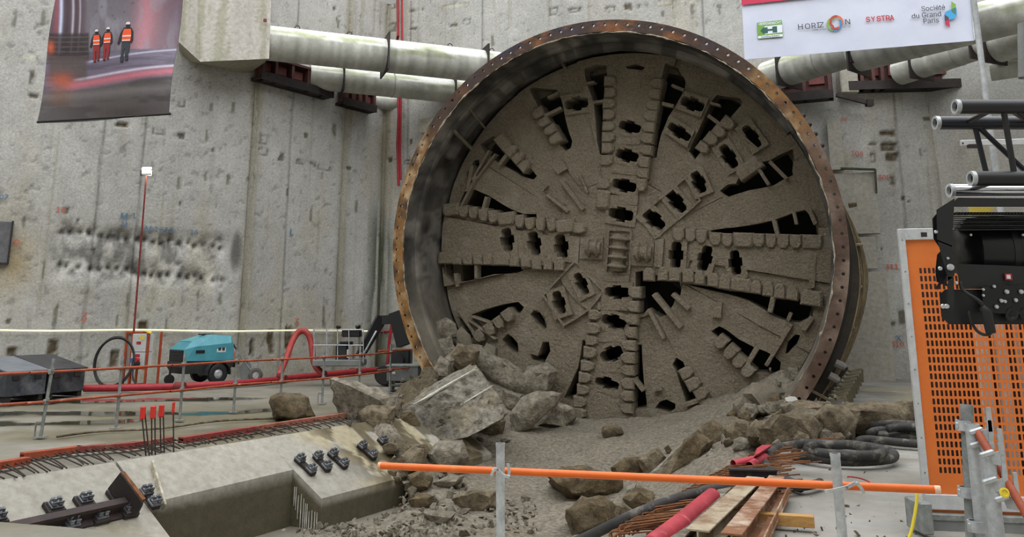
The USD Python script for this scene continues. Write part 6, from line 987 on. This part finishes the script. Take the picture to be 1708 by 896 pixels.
INK = {n_: mat('ink_' + n_, col_, None, rough=.5) for n_, col_ in dict(red=c(196, 30, 72), grey=c(64, 62, 66), systra=c(186, 44, 48), green=c(110, 160, 60), dgreen=c(28, 84, 76), lime=c(128, 168, 70), blue=c(50, 130, 184), orange=c(214, 108, 58), crimson=c(190, 28, 76), sky=c(58, 160, 214), mid=c(60, 120, 110), white=c(226, 230, 238), brick=c(176, 62, 48)).items()}
def ink(name, L, m, off=.02, holes=None):
    P3 = [rpt(x, y, off) for x, y in L]; o = P3[0]; ex = unit(B1 - B0); ey = np.cross(rn, ex); pl = Polygon([((p - o) @ ex, (p - o) @ ey) for p in P3], [[((rpt(x, y, off) - o) @ ex, (rpt(x, y, off) - o) @ ey) for x, y in h] for h in (holes or [])]); part(rbn, name, ext(pl.buffer(0), .004, frame(ex, ey, rn, o)), INK[m], smooth=False)
ink('red_strip', [(1237, 8.5), (1316, 0), (1625, -34), (1614, -70), (1234, -70)], 'red', .03)
R_ = lambda x, y: (1240 + x * .2342, y * .2342)     # crop coordinates of the banner
RP = lambda L: [R_(x, y) for x, y in L]
ex_, sl = unit(B1 - B0), -(99 - 67) / (1626 - 1242)
def words(t, x, y, hpx, m, bold=False, wpx=None, off=.025, slope=None):
    X, Yy = R_(x, y); o = rpt(X, Yy, off); e = unit(rpt(X + 40, Yy + 40 * (sl if slope is None else slope), off) - o); hh = np.linalg.norm(rpt(X, Yy - hpx * .2342, off) - o); mm = text_mesh(t, hh, .004, bold)
    if wpx: mm.apply_scale([np.linalg.norm(rpt(X + wpx * .2342, Yy, off) - o) / mm.extents[0], 1, 1])
    mm.apply_transform(frame(e, np.cross(rn, e), rn, o)); part(rbn, 'lettering', mm, INK[m], smooth=False)
ink('logo_frame', RP([(97, 162), (272, 143), (282, 262), (103, 278)]), 'green', .02); ink('logo_field', RP([(102, 190), (128, 186), (120, 236), (104, 252)]), 'green', .024); ink('logo_field', RP([(150, 188), (275, 176), (278, 230), (152, 246)]), 'white', .024); ink('logo_field', RP([(104, 258), (279, 242), (281, 260), (105, 275)]), 'white', .024)
ink('logo_mark', RP([(122, 218), (140, 198), (140, 238)]), 'dgreen', .028); ink('logo_mark', RP([(140, 198), (172, 194), (172, 208), (206, 205), (206, 190), (238, 187), (241, 230), (208, 233), (208, 218), (174, 221), (174, 236), (142, 239)]), 'dgreen', .028)
words('HERRENKNECHT', 108, 182, 18, 'white', True, 160); words('Tunnelling Systems', 124, 270, 11, 'dgreen', True, 132)
for ch, x, y in (('H', 386, 212), ('O', 436, 208), ('R', 482, 203), ('I', 522, 199), ('Z', 540, 197), ('N', 722, 176)): words(ch, x, y, 38, 'grey')
def ringpoly(cx, cy, r0, r1, a0, a1, sx=1.0): return [(cx + r1 * math.cos(a), cy + r1 * math.sin(a)) for a in np.linspace(a0, a1, 30)] + [(cx + r0 * math.cos(a), cy + r0 * math.sin(a)) for a in np.linspace(a1, a0, 30)]
for cx, cy, m, a0, a1, off in ((640, 172, 'lime', 1.2, 5.0, .022), (664, 158, 'orange', -1.9, 1.4, .024), (656, 172, 'blue', -.8, 2.4, .026), (660, 156, 'brick', 2.0, 4.9, .028), (656, 164, 'brick', 1.0, 2.2, .030)): ink('logo_ring', RP(ringpoly(cx, cy, 32, 48, a0, a1)), m, off)
words('LIGNE 15 SUD', 490, 220, 11, 'grey', False, 100); words('LOT T2A', 712, 198, 10, 'grey', False, 50)
for ch, x, y in (('S', 872, 158), ('Y', 910, 155), ('S', 948, 152), ('T', 980, 149), ('R', 1012, 147), ('A', 1044, 145)): words(ch, x, y, 36, 'systra', True, 30)
words('Société', 1268, 80, 34, 'grey', False, 168); words('du Grand', 1198, 132, 34, 'grey', False, 210); words('Paris', 1280, 168, 34, 'grey', False, 110)
ink('logo_blade', RP([(1480, 10), (1512, 30), (1512, 104), (1482, 84)]), 'lime', .022); ink('logo_ribbon', RP([(1432, 96), (1446, 80), (1480, 68), (1512, 52), (1519, 70), (1518, 112), (1500, 132), (1462, 142), (1434, 150)]), 'sky', .024); ink('logo_fold', RP([(1482, 66), (1512, 52), (1514, 104), (1484, 86)]), 'mid', .027); ink('logo_blade', RP([(1432, 104), (1462, 124), (1470, 194), (1438, 174)]), 'crimson', .028); ink('logo_fold', RP([(1434, 106), (1460, 122), (1462, 140), (1436, 148)]), 'grey', .031)
part(rbn, 'hem_edge', tube([B1 + rn * .01, T1 + rn * .01], .02, 6), GALV, smooth=True)
# ================================================================ right foreground
z = np.array([0, 0, 1.])
# --- near guard rail: two posts and an orange tube
RA0, RB0 = ony(632, 777, 4.05), ony(1568, 817.5, 3.42); rd = unit(RB0 - RA0)
k = thing('guard_rail', 'bright orange guard tube across the foreground', 'guard rail', tuple(RA0)); part(k, 'tube', pipe(RA0, RB0, .0155, 24, bore=.0125), ORANGE, smooth=40); part(k, 'worn_end', pipe(RA0 - rd * .001, RA0 + rd * .012, .0158, 24, bore=.012), mat('worn_orange', c(226, 170, 140), None), smooth=40); part(k, 'worn_end', pipe(RB0 - rd * .02, RB0 + rd * .001, .0158, 24, bore=.012), mat('worn_orange_tip', c(238, 196, 170), None), smooth=40)
for (xt, yt, xb, yb, lb, fl) in ((834.5, 739, 835, 896, 'near galvanised post with a clip, left one holding the orange guard tube', 1), (1392.5, 756, 1405, 896, 'near galvanised post with a clip, right one holding the orange guard tube', -1)):
    Y = 3.84 if fl > 0 else 3.47; t = ony(xt, yt, Y); b0 = ony(xb, yb, Y); dd = unit(b0 - t); b = t + dd * (t[2] / -dd[2]); k = thing('guard_post', lb, 'post', (b[0], b[1], 0))
    part(k, 'tube', pipe(b, t, .0188, 24, bore=.0155), GALV, smooth=40); part(k, 'top_collar', pipe(t + dd * .012, t, .0203, 24, bore=.0155), GALV, smooth=40); part(k, 'base_plate', bx((b[0], b[1], .005), (.15, .15, .01), None, .002), GALV, smooth=False)
    tt = (RA0 + rd * np.dot(t - RA0, rd)); h = t + dd * ((t[2] - tt[2]) / -dd[2]); fw = np.array([0, -1., 0])
    st = [h + fw * .034 + rd * -.062 * fl + z * .004 * -1, h + fw * .034 + z * (.010), h + fw * .03 + rd * .035 * fl + z * .026, h + fw * .012 + rd * .058 * fl + z * .032]
    if fl > 0: strip = [(-.040, -.030, -.008), (-.030, -.036, .018), (-.012, -.036, .02), (.010, -.036, -.002), (.040, -.032, -.010), (.036, -.02, .005)]; hook = [(.036, -.03, -.012), (.040, -.03, .012), (.034, -.03, .045)]
    else: strip = [(-.060, -.034, -.010), (-.03, -.036, -.004), (.02, -.036, .010), (.055, -.03, .026), (.068, -.022, .022)]; hook = [(.058, -.03, .028), (.075, -.026, .008), (.086, -.02, -.012)]
    pts = [h + rd * a + np.array([0, 1, 0]) * bb + z * cc for a, bb, cc in strip]; hk = [h + rd * a + np.array([0, 1, 0]) * bb + z * cc for a, bb, cc in hook]
    part(k, 'clip_strap', cat([bar(p, q, .005, .014, .001) for p, q in zip(pts[:-1], pts[1:])]), GALV, smooth=False); part(k, 'clip_hook', cat([bar(p, q, .005, .012, .001) for p, q in zip(hk[:-1], hk[1:])]), GALV, smooth=False); part(k, 'clip_rivet', lathe([[0, 0], [.006, 0], [.005, .004], [0, .005]], pts[2], (0, -1, 0), 10), GALVD, smooth=30)
# --- orange perforated security panel
PO = onz(1546, 872, .02); pu = unit([1, -.17, 0]); pn = np.array([-pu[1], pu[0], 0]) * -1; pw, ph = 2.2, 2.46; C = lambda a, h, o=0: PO + pu * a + z * h + pn * o
k = thing('perforated_panel', 'orange perforated steel security panel in a galvanised frame', 'panel', tuple(PO)); PF = mat('panel_orange', c(220, 118, 46), c(208, 106, 40), 3, .5)
FR = mat('frame_galvanised', c(204, 206, 206), c(184, 186, 188), 10, .45, .3)
cell, ch, x0p, z0p = .036, .0695, .15, .42
cs = manifold3d.CrossSection([np.array([(.045, .05), (pw, .05), (pw, ph - .1), (.045, ph - .1)])]); hole = manifold3d.CrossSection([np.array([(-.0105, -.020), (-.006, -.0245), (.006, -.0245), (.0105, -.020), (.0105, .020), (.006, .0245), (-.006, .0245), (-.0105, .020)])]); hs = []
nr, nc = int((ph - .32 - z0p) / ch), int((pw - x0p) / cell)
for i in range(nc):
    for j in range(nr + 1): hs.append(hole.translate([x0p + i * cell, z0p + j * ch]))
cs = cs - manifold3d.CrossSection.compose(hs); sheet = T(manifold3d.Manifold.extrude(cs, .003)); sheet.apply_transform(frame(pu, z, np.cross(pu, z), PO)); part(k, 'perforated_sheet', sheet, PF, smooth=False)
part(k, 'frame_stile', bx(C(.015, ph / 2 - .0, .005), (.055, .05, ph), (pu, pn, z), .004), FR, smooth=False); part(k, 'frame_rail', bx(C(pw / 2, ph - .05, .005), (pw, .05, .10), (pu, pn, z), .004), FR, smooth=False); part(k, 'frame_rail', bx(C(pw / 2, .17, .008), (pw, .05, .12), (pu, pn, z), .004), FR, smooth=False)
for h in np.linspace(.12, ph - .1, 9): part(k, 'frame_screw', lathe([[0, 0], [.008, 0], [.006, .004], [0, .004]], C(.015, h, .03), pn, 8), GALVD, smooth=30)
part(k, 'frame_slot', bx(C(.2, ph - .055, .031), (.05, .003, .04), (pu, pn, z)), BLACKST, smooth=False); part(k, 'corner_gusset', trimesh.convex.convex_hull(np.array([C(.045, ph - .1, o) for o in (.03, .034)] + [C(.045, ph - .01, o) for o in (.03, .034)] + [C(.12, ph - .1, o) for o in (.03, .034)])), GALV, smooth=False)
k2 = thing('panel_plinth', 'grey steel plinth under the orange perforated panel', 'plinth', tuple(C(0, 0, .0))); part(k2, 'top_bar', bx(C(pw / 2 - .02, .06, .02), (pw + .1, .14, .05), (pu, pn, z), .005), GALVD, smooth=False); part(k2, 'face', bx(C(pw / 2 - .02, -.02, .03), (pw + .1, .1, .12), (pu, pn, z), .005), GREYP, smooth=False)
A_, B_ = onz(1534, 862), onz(1519, 745); part(k2, 'side_box', bx(ony(1532, 850, 7.35) * [1, 1, 0] + [0.0, 0, .12], (.09, .3, .24), None, .01), GALVD, smooth=False)
# pale sheets behind the holes; dark backing added so the holes look dark
for i, (x, lb) in enumerate(((1640, 'left'), (1672, 'right'))): o = ony(x, 600, 7.75); single('bright_sheet', f'{lb} one of two pale upright sheets seen through the holes of the orange panel', 'sheet', bx([o[0], o[1], 1.2], (.10, .03, 2.2)), WHITEP, smooth=False)
o = ony(1556, 872, 8.0) * [1, 1, 0] + pu * 1.1 + z * 1.18 - pn * .06; single('dark_machine', 'added dark brown backing sheet that darkens the holes of the orange panel', 'backing', cat([bx(o, (2.2, .12, 2.36), (pu, pn, z), .04)] + [bx(o + pn * .07 + pu * q, (.05, .04, 2.0), (pu, pn, z)) for q in (-.9, -.45, 0, .45, .9)]), mat('backing_brown', c(66, 48, 42), c(44, 34, 32), 2, .7), smooth=False)
# --- clutch of galvanised tubes leaning in front of the panel
G2 = mat('galvanised_pale', c(196, 200, 202), c(166, 170, 172), 14, .5, .45, bump=.15)
YP = 6.1
def stand(lb, xt, yt, xb, yb, Y, r, m, clips, cap=None, nm='scaffold_tube'):
    t, b0 = ony(xt, yt, Y), ony(xb, yb, Y); dd = unit(b0 - t); b = t + dd * (t[2] / -dd[2]); k = thing(nm, lb, 'scaffold tube', (b[0], b[1], 0)); part(k, 'tube', pipe(b, t, r, 18, bore=r * .8), m, smooth=40)
    for (x, y, kind) in clips:
        o = ony(x, y, Y - .04); e = unit([1, 0, .15])
        if kind == 'collar': part(k, 'collar', cat([lathe([[r, -.035], [r + .012, -.035], [r + .012, .035], [r, .035]], o + [0, .04, 0], dd, 14), bx(o + [-.04, .03, 0], (.04, .03, .05), None, .008)]), G2, smooth=30)
        else:
            pl = [trimesh.convex.convex_hull(np.array([o + [a_, -w_, b_] for a_, b_ in L4[1:] for w_ in L4[0]])) for L4 in ([(0, .008), (0, 0), (.07, .02), (.105, .03), (.11, -.02), (.08, -.07), (.02, -.06)], [(-.003, .011), (.072, .0), (.078, .16), (.104, .16), (.106, .0)])]; part(k, 'clip_plate', cat(pl), G2, smooth=False); part(k, 'clip_hook', bar(o + [-.06, -.01, -.01], o + [.03, -.02, .02], .03, .035, .008), G2, smooth=False)
    return k
stand('weathered galvanised tube standing leftmost before the orange panel', 1612, 675, 1622, 900, 6.2, .042, GALVD, [(1612, 711, 'collar'), (1616, 823, 'collar')])
stand('whitish galvanised tube with a clip, second from left before the orange panel', 1621, 707, 1640, 900, 6.05, .045, G2, [(1630, 720, 'plate'), (1631, 742, 'plate'), (1634, 880, 'collar')])
stand('thick galvanised tube with clips, rightmost before the orange panel', 1647, 762, 1664, 900, 5.8, .046, G2, [(1648, 758, 'plate'), (1653, 803, 'plate'), (1673, 832, 'plate')])
a, b = ony(1630, 720, 6.0), ony(1720, 872, 5.6); k = thing('leaning_tube', 'worn orange tube leaning across the galvanised tubes with a yellow end cap', 'tube', tuple(b)); part(k, 'tube', pipe(a, b, .026, 14, bore=.02), ORANGED, smooth=40); A, B = ony(1674, 822, 5.66), ony(1700, 848, 5.6); o = ony(1674, 822, 5.62); part(k, 'cap', lathe([[0, 0], [.028, 0], [.031, .012], [.020, .014], [.018, .006], [0, .006]], o, (0, -1, .1), 18), YELLOW, smooth=30, label='yellow plastic end cap')
a, b = ony(1643, 850, 6.1), ony(1650, 900, 6.1); single('red_tube_end', 'red tube end between the galvanised tubes at the bottom edge', 'tube', tube([a, b], .035, 10), REDD, smooth=True)
# --- stage truss and moving light hung from it
YT = 2.8; x0, x1 = 1.53, 5.0; CH = {}
k = thing('stage_truss', 'black box truss reaching in from the right picture edge', 'truss', (x1, YT, 2.1)); zt, zb = 2.392, 2.142; TRUSSBLK = mat('truss_black', c(40, 42, 48), None, rough=.3, metal=.35); CHROME = mat('truss_chrome', c(224, 226, 230), None, rough=.14, metal=1.0)  # rear chord and braces get a shinier black
for nm, y, zz, m, xs in (('t0', YT, zt, BLACKP, 1.525), ('t1', YT + .24, zt, TRUSSBLK, 1.575), ('b0', YT, zb, BLACKP, 1.55), ('b1', YT + .24, zb - .005, CHROME, 1.60)):
    part(k, 'chord', pipe((xs, y, zz), (x1, y, zz), .025, 24, bore=.019), m, smooth=40, label='polished chrome chord' if m is CHROME else None); part(k, 'chord_end', pipe((xs - .002, y, zz), (xs + .012, y, zz), .0256, 24, bore=.017), GALV, smooth=40)
for (xa, ya, za, xb, yb_, zb_) in ((1.69, YT, zt, 1.70, YT, zb), (1.72, YT, zt, 1.98, YT, zb), (1.99, YT, zb, 2.26, YT, zt), (2.28, YT, zt, 2.5, YT, zb), (1.72, YT + .24, zt, 1.75, YT + .24, zb), (1.72, YT + .24, zt, 1.95, YT + .24, zb), (2.2, YT + .24, zt, 1.97, YT + .24, zb), (1.67, YT, zt, 1.69, YT + .24, zt), (1.70, YT, zt, 1.93, YT + .24, zt), (2.2, YT, zt, 1.95, YT + .24, zt), (1.66, YT, zb, 1.68, YT + .24, zb), (1.7, YT, zb, 1.95, YT + .24, zb)): part(k, 'brace', tube([(xa, ya, za), (xb, yb_, zb_)], .0095, 12), TRUSSBLK if ya > YT else BLACKP, smooth=True)
L_ = lambda x, y, dy=0.0: ony(x, y, YT + dy)
k = thing('stage_light', 'black stage light with a yoke bracket hanging under the truss', 'stage light', tuple(L_(1650, 340))); ylk = lambda px, dy, th: trimesh.convex.convex_hull(np.array([L_(x, y, dy + d) for x, y in px for d in (0, th)]))
part(k, 'top_bar', ylk([(1592, 335), (1598, 330), (1725, 331), (1725, 345), (1585, 345)], -.02, .09), BLACKP, smooth=False)
part(k, 'yoke_arm', ylk([(1562, 350), (1592, 331), (1590, 350), (1588, 412), (1563, 402)], -.03, .02), BLACKP, smooth=False); part(k, 'yoke_arm', ylk([(1563, 400), (1588, 410), (1595, 435), (1592, 460), (1582, 468), (1576, 445)], -.03, .02), BLACKP, smooth=False); part(k, 'yoke_arm', ylk([(1581, 462), (1591, 462), (1592, 508), (1586, 519), (1580, 515)], -.03, .02), BLACKP, smooth=False)
part(k, 'upper_fins', cat([ylk([(1589, 357 + 3.2 * j), (1725, 356 + 3.2 * j), (1725, 358 + 3.2 * j), (1589, 359 + 3.2 * j)], .02 + .012 * (j % 2), .14) for j in range(9)]), BLACKP, smooth=False); part(k, 'fin_teeth', cat([bx(L_(1594 + 5.2 * j, 356.5, .02), (.006, .02, .008)) for j in range(26)]), BLACKP, smooth=False)
part(k, 'yoke_arm', bx((2.36, YT + .03, 1.98), (.03, .07, .42), None, .01), BLACKP, smooth=False); h0 = L_(1604, 420, .18); part(k, 'lamp_body', lathe([[0, -.02], [.075, -.015], [.118, .02], [.122, .06], [.122, .7], [0, .7]], h0, (1, -.06, 0), 40), BLACKG, smooth=40); part(k, 'body_band', lathe([[.122, -.0], [.126, .0], [.126, .02], [.122, .02]], h0 + [.12, -.005, 0], (1, -.06, 0), 40), BLACKP, smooth=40)
part(k, 'side_cap', ylk([(1555, 365), (1563, 357), (1566, 352), (1566, 412), (1557, 398)], .0, .16), BLACKP, smooth=False); part(k, 'side_flap', ylk([(1563, 425), (1575, 412), (1580, 478), (1562, 470), (1560, 452)], .03, .1), BLACKP, smooth=False); part(k, 'side_flap', ylk([(1560, 480), (1584, 446), (1586, 450), (1564, 484)], .0, .05), BLACKP, smooth=False)
part(k, 'rear_housing', ylk([(1596, 440), (1725, 445), (1725, 482), (1600, 482)], .02, .16), BLACKP, smooth=False); part(k, 'base_box', ylk([(1567, 492), (1576, 483), (1725, 483), (1725, 541), (1582, 541), (1570, 528)], .03, .22), BLACKP, smooth=False); part(k, 'connector_plate', ylk([(1638, 478), (1725, 475), (1725, 525), (1640, 522)], -.0, .05), BLACKG, smooth=False)
BOLT = mat('bolt_steel', c(206, 208, 212), None, rough=.3, metal=.7)
for (x, y, r_) in ((1585, 446, .012), (1568, 448, .007), (1573, 511, .008), (1579, 511, .008), (1561, 387, .006), (1626, 459, .009), (1595, 472, .006), (1581, 431, .005), (1658, 478, .006), (1679, 487, .008), (1703, 487, .008), (1670, 502, .007), (1676, 503, .006), (1694, 501, .007), (1662, 512, .007), (1640, 483, .005), (1640, 493, .005), (1619, 392, .005), (1706, 392, .005)): part(k, 'bolt', lathe([[0, 0], [r_, 0], [r_ * .8, r_ * .7], [0, r_ * .8]], L_(x, y, -.034 if x < 1600 else (-.004 if y > 470 else .04)), (0, -1, 0), 12), BOLT, smooth=30)
part(k, 'red_sticker', bx(L_(1682, 462, .012), (.022, .004, .022)), RL, smooth=False); part(k, 'sticker_mark', bx(L_(1682, 462, .008), (.012, .004, .013)), WHITEP, smooth=False)
for (x, y) in ((1682, 522), (1706, 520)): part(k, 'socket', lathe([[0, 0], [.022, 0], [.022, .02], [.012, .022], [0, .01]], L_(x, y, .02), (0, -1, -.3), 16), BLACKG, smooth=30)
part(k, 'control_cable', tube(curve([L_(1602, 470, -.0), L_(1622, 495, -.02), L_(1636, 505, -.03), L_(1640, 515, -.03)], 16), .006, 8), BLACKR, smooth=True); part(k, 'cable_plug', tube([L_(1637, 512, -.03), L_(1645, 520, -.03), L_(1653, 556, -.03)], [.011, .017, .015], 12), BLACKR, smooth=True); part(k, 'control_cable', tube(curve([L_(1653, 556, -.03), L_(1640, 558, -.02), L_(1628, 550, .0), L_(1620, 535, .0), L_(1615, 520, .0)], 20), .005, 8), BLACKR, smooth=True)
# --- scaffold pole and cross bar behind the truss
a, b = ony(1619, -40, 7.7), ony(1657, 260, 7.7); d = unit(b - a); f = a + d * (a[2] / -d[2]); k = thing('scaffold_pole', 'tall thin pale scaffold pole behind the truss', 'pole', (f[0], f[1], 0)); part(k, 'tube', pipe(f, a - d * .6, .028, 14), G2, smooth=40)
a, b = ony(1602, 239, 7.6), ony(1740, 236, 7.5); k = thing('cross_bar', 'white perforated cross bar clamped to the scaffold pole behind the truss', 'bar', tuple(a)); part(k, 'bar', bar(a, b, .03, .055, .004), FR, smooth=False); part(k, 'clamp', bx(ony(1624, 244, 7.55), (.1, .05, .03)), BLACKST, smooth=False)
for j in range(3): part(k, 'bar_hole', lathe([[0, 0], [.008, 0], [.008, .003], [0, .003]], ony(1606 + 34 * j, 239, 7.58), (0, -1, 0), 8), BLACKST, smooth=False)
a, b = ony(1618, 352, 7.9), ony(1740, 352, 7.9); single('yellow_beam', 'yellow and grey bar glimpsed between the truss and the stage light', 'bar', bar(a, b, .06, .10, .004), mat('beam_yellow', c(186, 168, 64), c(150, 148, 140), 2.2, .6, lo=.45, hi=.5), smooth=False)
a = ony(1706, 40, 8.3); single('edge_post', 'dark steel post at the upper right picture edge', 'post', tube([a, ony(1707, 130, 8.3)], .05, 10), GREYP, smooth=True)

# --- right slab edge: rusty hairpin bars
k = thing('hairpin_bars', 'rusty hairpin bars lying along the right slab edge', 'rebar', tuple(onz(1150, 820))); rg = np.random.default_rng(31)
for j in range(40):
    t = (j + rg.uniform(-.25, .25)) / 39; x = 1022 + (1284 - 1022) * t; y = 893 - (893 - 744) * t ** .93; a = onz(x, y, .05 + rg.uniform(0, .05)); ang = math.radians(rg.uniform(12, 26)); d = np.array([math.cos(ang), math.sin(ang), 0]); e = np.array([-d[1], d[0], 0]); ln = rg.uniform(.8, 1.2); w = rg.uniform(.05, .08); up = z * rg.uniform(-.02, .05)
    q = a + e * w; part(k, 'hairpin_bar', tube([a + d * ln + up, a + d * ln * .5 + up * .6, a + d * .04, a + d * .01 - z * .008, a - z * .03, a - z * .075], .0075, 6), REBAR, smooth=True); part(k, 'hairpin_bar', tube([q + d * ln * .92 + up, q + d * .04 + z * .004, q + d * .01, q - z * .02, a - z * .075 + e * w * .5, a - z * .075], .0075, 6), REBAR, smooth=True)
for t in (.15, .4, .7): part(k, 'tie_bar', tube([onz(1040 + 120 * t * .8, 893 - 3 * t, .03), onz(1170 + 100 * t, 800 + 10 * t, .03), onz(1275 + 30 * t, 745 + 10 * t, .03)], .0065, 6), REBAR, smooth=True)
# --- black hose across the bars, coils
hose = lambda L, r, n=60: tube(curve([onz(x, y, h) for x, y, h in L], n), r, 12)
single('black_hose', 'fluffy black hose running over the hairpin bars into the bottom edge', 'hose', hose([(940, 912, -.25), (1000, 886, -.1), (1050, 862, .04), (1100, 842, .10), (1150, 826, .12), (1200, 815, .12), (1260, 814, .08), (1330, 812, .06), (1368, 805, .05)], .045), MUDHOSE, smooth=True)
k = thing('hose_coil', 'big flat coil of muddy black hose on the right slab behind the guard tube', 'hose', tuple(onz(1400, 760))); part(k, 'hose', hose([(1335, 812, .05), (1310, 803, .05), (1283, 785, .05), (1275, 772, .05), (1285, 757, .06), (1305, 746, .07), (1330, 742, .08), (1370, 741, .09), (1420, 743, .10), (1470, 749, .10), (1491, 758, .09), (1485, 765, .08), (1450, 769, .07), (1400, 769, .06), (1350, 763, .06), (1328, 752, .07), (1330, 745, .12), (1360, 742, .16), (1410, 742, .17), (1455, 748, .16), (1472, 755, .15), (1450, 760, .14), (1400, 759, .13), (1362, 755, .13), (1347, 749, .14), (1362, 745, .2)], .058, 160), MUDHOSE, smooth=True)
k = thing('stacked_hoses', 'stack of black hoses bending out from behind the orange panel', 'hose', tuple(onz(1490, 735)))
for (L) in ([(1432, 738, .05), (1450, 733, .06), (1490, 737, .06), (1525, 740, .06), (1570, 738, .06)], [(1446, 728, .06), (1470, 725, .10), (1500, 728, .10), (1530, 730, .1), (1575, 729, .1)], [(1450, 724, .12), (1475, 717, .16), (1510, 718, .18), (1535, 721, .18), (1580, 722, .18)], [(1438, 716, .10), (1462, 710, .2), (1500, 707, .26), (1530, 710, .26), (1580, 713, .26)], [(1480, 716, .2), (1510, 712, .24), (1535, 714, .24), (1580, 716, .24)]): part(k, 'hose', hose(L, .055, 30), MUDHOSE, smooth=True)
# --- red tubes
RT = mat('red_tube', c(178, 58, 70), c(148, 42, 54), 4, .5, col3=c(216, 120, 124), scale3=9, lo3=.58, hi3=.7)
single('red_tube', 'fat red plastic tube beside the steel beams at the bottom edge', 'tube', tube([onz(1085, 912, .10), onz(1130, 878, .12), onz(1188, 829, .12)], .075, 16), RT, smooth=True)
k = thing('torn_red_tube', 'torn red plastic tube lying at the far end of the hairpin bars', 'tube', tuple(onz(1250, 765))); part(k, 'tube', pipe(onz(1223, 774, .08), onz(1262, 766, .1), .045, 14, bore=.038), RT, smooth=True); part(k, 'tube', pipe(onz(1250, 778, .08), onz(1276, 763, .1), .05, 14, bore=.042), RT, smooth=True); part(k, 'torn_sleeve', trimesh.convex.convex_hull(np.array([onz(x, y, h) for x, y, h in ((1255, 766, .06), (1270, 762, .06), (1262, 748, .2), (1284, 748, .14), (1272, 742, .22), (1288, 742, .2), (1260, 760, .2))])), RT, smooth=False)
# --- steel beams (channels), timber, plate, cord
def hbeam(lb, a, b, w, h, m, flip=1):
    a, b = np.asarray(a, float), np.asarray(b, float); d, r, u = axes(b - a); k = thing('steel_beam', lb, 'steel beam', tuple(a)); L = np.linalg.norm(b - a); c0 = (a + b) / 2
    part(k, 'web', bx(c0 + u * h / 2, (L, .014, h), (d, r, u)), m, smooth=False); part(k, 'top_flange', bx(c0 + u * h, (L, w, .016), (d, r, u), .003), m, smooth=False); part(k, 'bottom_flange', bx(c0 + u * .008, (L, w, .016), (d, r, u), .003), m, smooth=False); return k
BEAMP = mat('pale_beam', c(176, 164, 140), c(140, 124, 102), 3, .8, col3=c(118, 84, 60), scale3=3, bump=.3)
hbeam('mud-covered grey brown beam next to the fat red tube', onz(1128, 925, .02), onz(1212, 832, .02), .10, .10, ROCKG); hbeam('pale dusty steel beam, left one of the two long beams', onz(1165, 925, .02), onz(1262, 826, .02), .17, .16, BEAMP); hbeam('rusty steel beam, right one of the two long beams', onz(1222, 935, .02), onz(1298, 826, .02), .15, .17, BEAMRUST)
P, Q = onz(1262, 925, .06), onz(1312, 820, .06); single('rusty_angle', 'rusty steel angle along the right side of the rusty beam', 'steel angle', cat([bar(P, Q, .09, .014), bar(P + [.04, .02, .03], Q + [.04, .02, .03], .012, .07)]), BEAMRUST, smooth=False)
a, b = onz(1255, 873, .0), onz(1359, 880, .0); single('timber_beam', 'short yellow square timber lying on the right slab', 'timber', bar(a + z * .045, b + z * .045, .09, .09, .004), WOOD, smooth=False)
a, b = onz(1218, 824, .0), onz(1298, 826, .0); k = thing('steel_plate', 'dark muddy steel plate standing across the ends of the beams', 'plate', tuple(a)); part(k, 'plate', bx((a + b) / 2 + z * .12, (np.linalg.norm(b - a), .02, .22), (unit(b - a), np.cross(z, unit(b - a)), z), .003), mat('plate_dark', c(70, 62, 66), c(46, 42, 46), 4, .6, .3, col3=c(104, 98, 96), scale3=5), smooth=False); part(k, 'flange', bx((a + b) / 2 + z * .23, (np.linalg.norm(b - a), .10, .02), (unit(b - a), np.cross(z, unit(b - a)), z), .003), BLACKST, smooth=False)
single('red_wire', 'thin red wire end on the slab right of the near right post', 'wire', tube(curve([onz(1414, 796, .02), onz(1430, 797, .05), onz(1446, 802, .04), onz(1454, 808, .02)], 14), .008, 6), REDP, smooth=True)
single('yellow_cord', 'yellow cord hanging down beside the foot of the orange panel', 'cord', tube(curve([ony(x, y, 6.9) for x, y in ((1529, 822), (1528, 845), (1524, 868), (1519, 890), (1512, 905))], 24), .013, 8), YELLOW, smooth=True)
rg = np.random.default_rng(77); L = []
for kx in range(120):
    x, y = rg.uniform(1240, 1530), rg.uniform(745, 895); o = onz(x, y, .0); s = rg.uniform(.003, .011) * (2 if rg.random() < .05 else 1); m = trimesh.convex.convex_hull(rg.normal(size=(8, 3))); m.apply_scale(s); m.apply_translation(o + z * (s * .4 - .03)); L.append(m)
single('slab_crumbs', 'small crumbs of dirt scattered on the right slab', 'dirt', cat(L), ROCKB, kind='stuff', smooth=False)
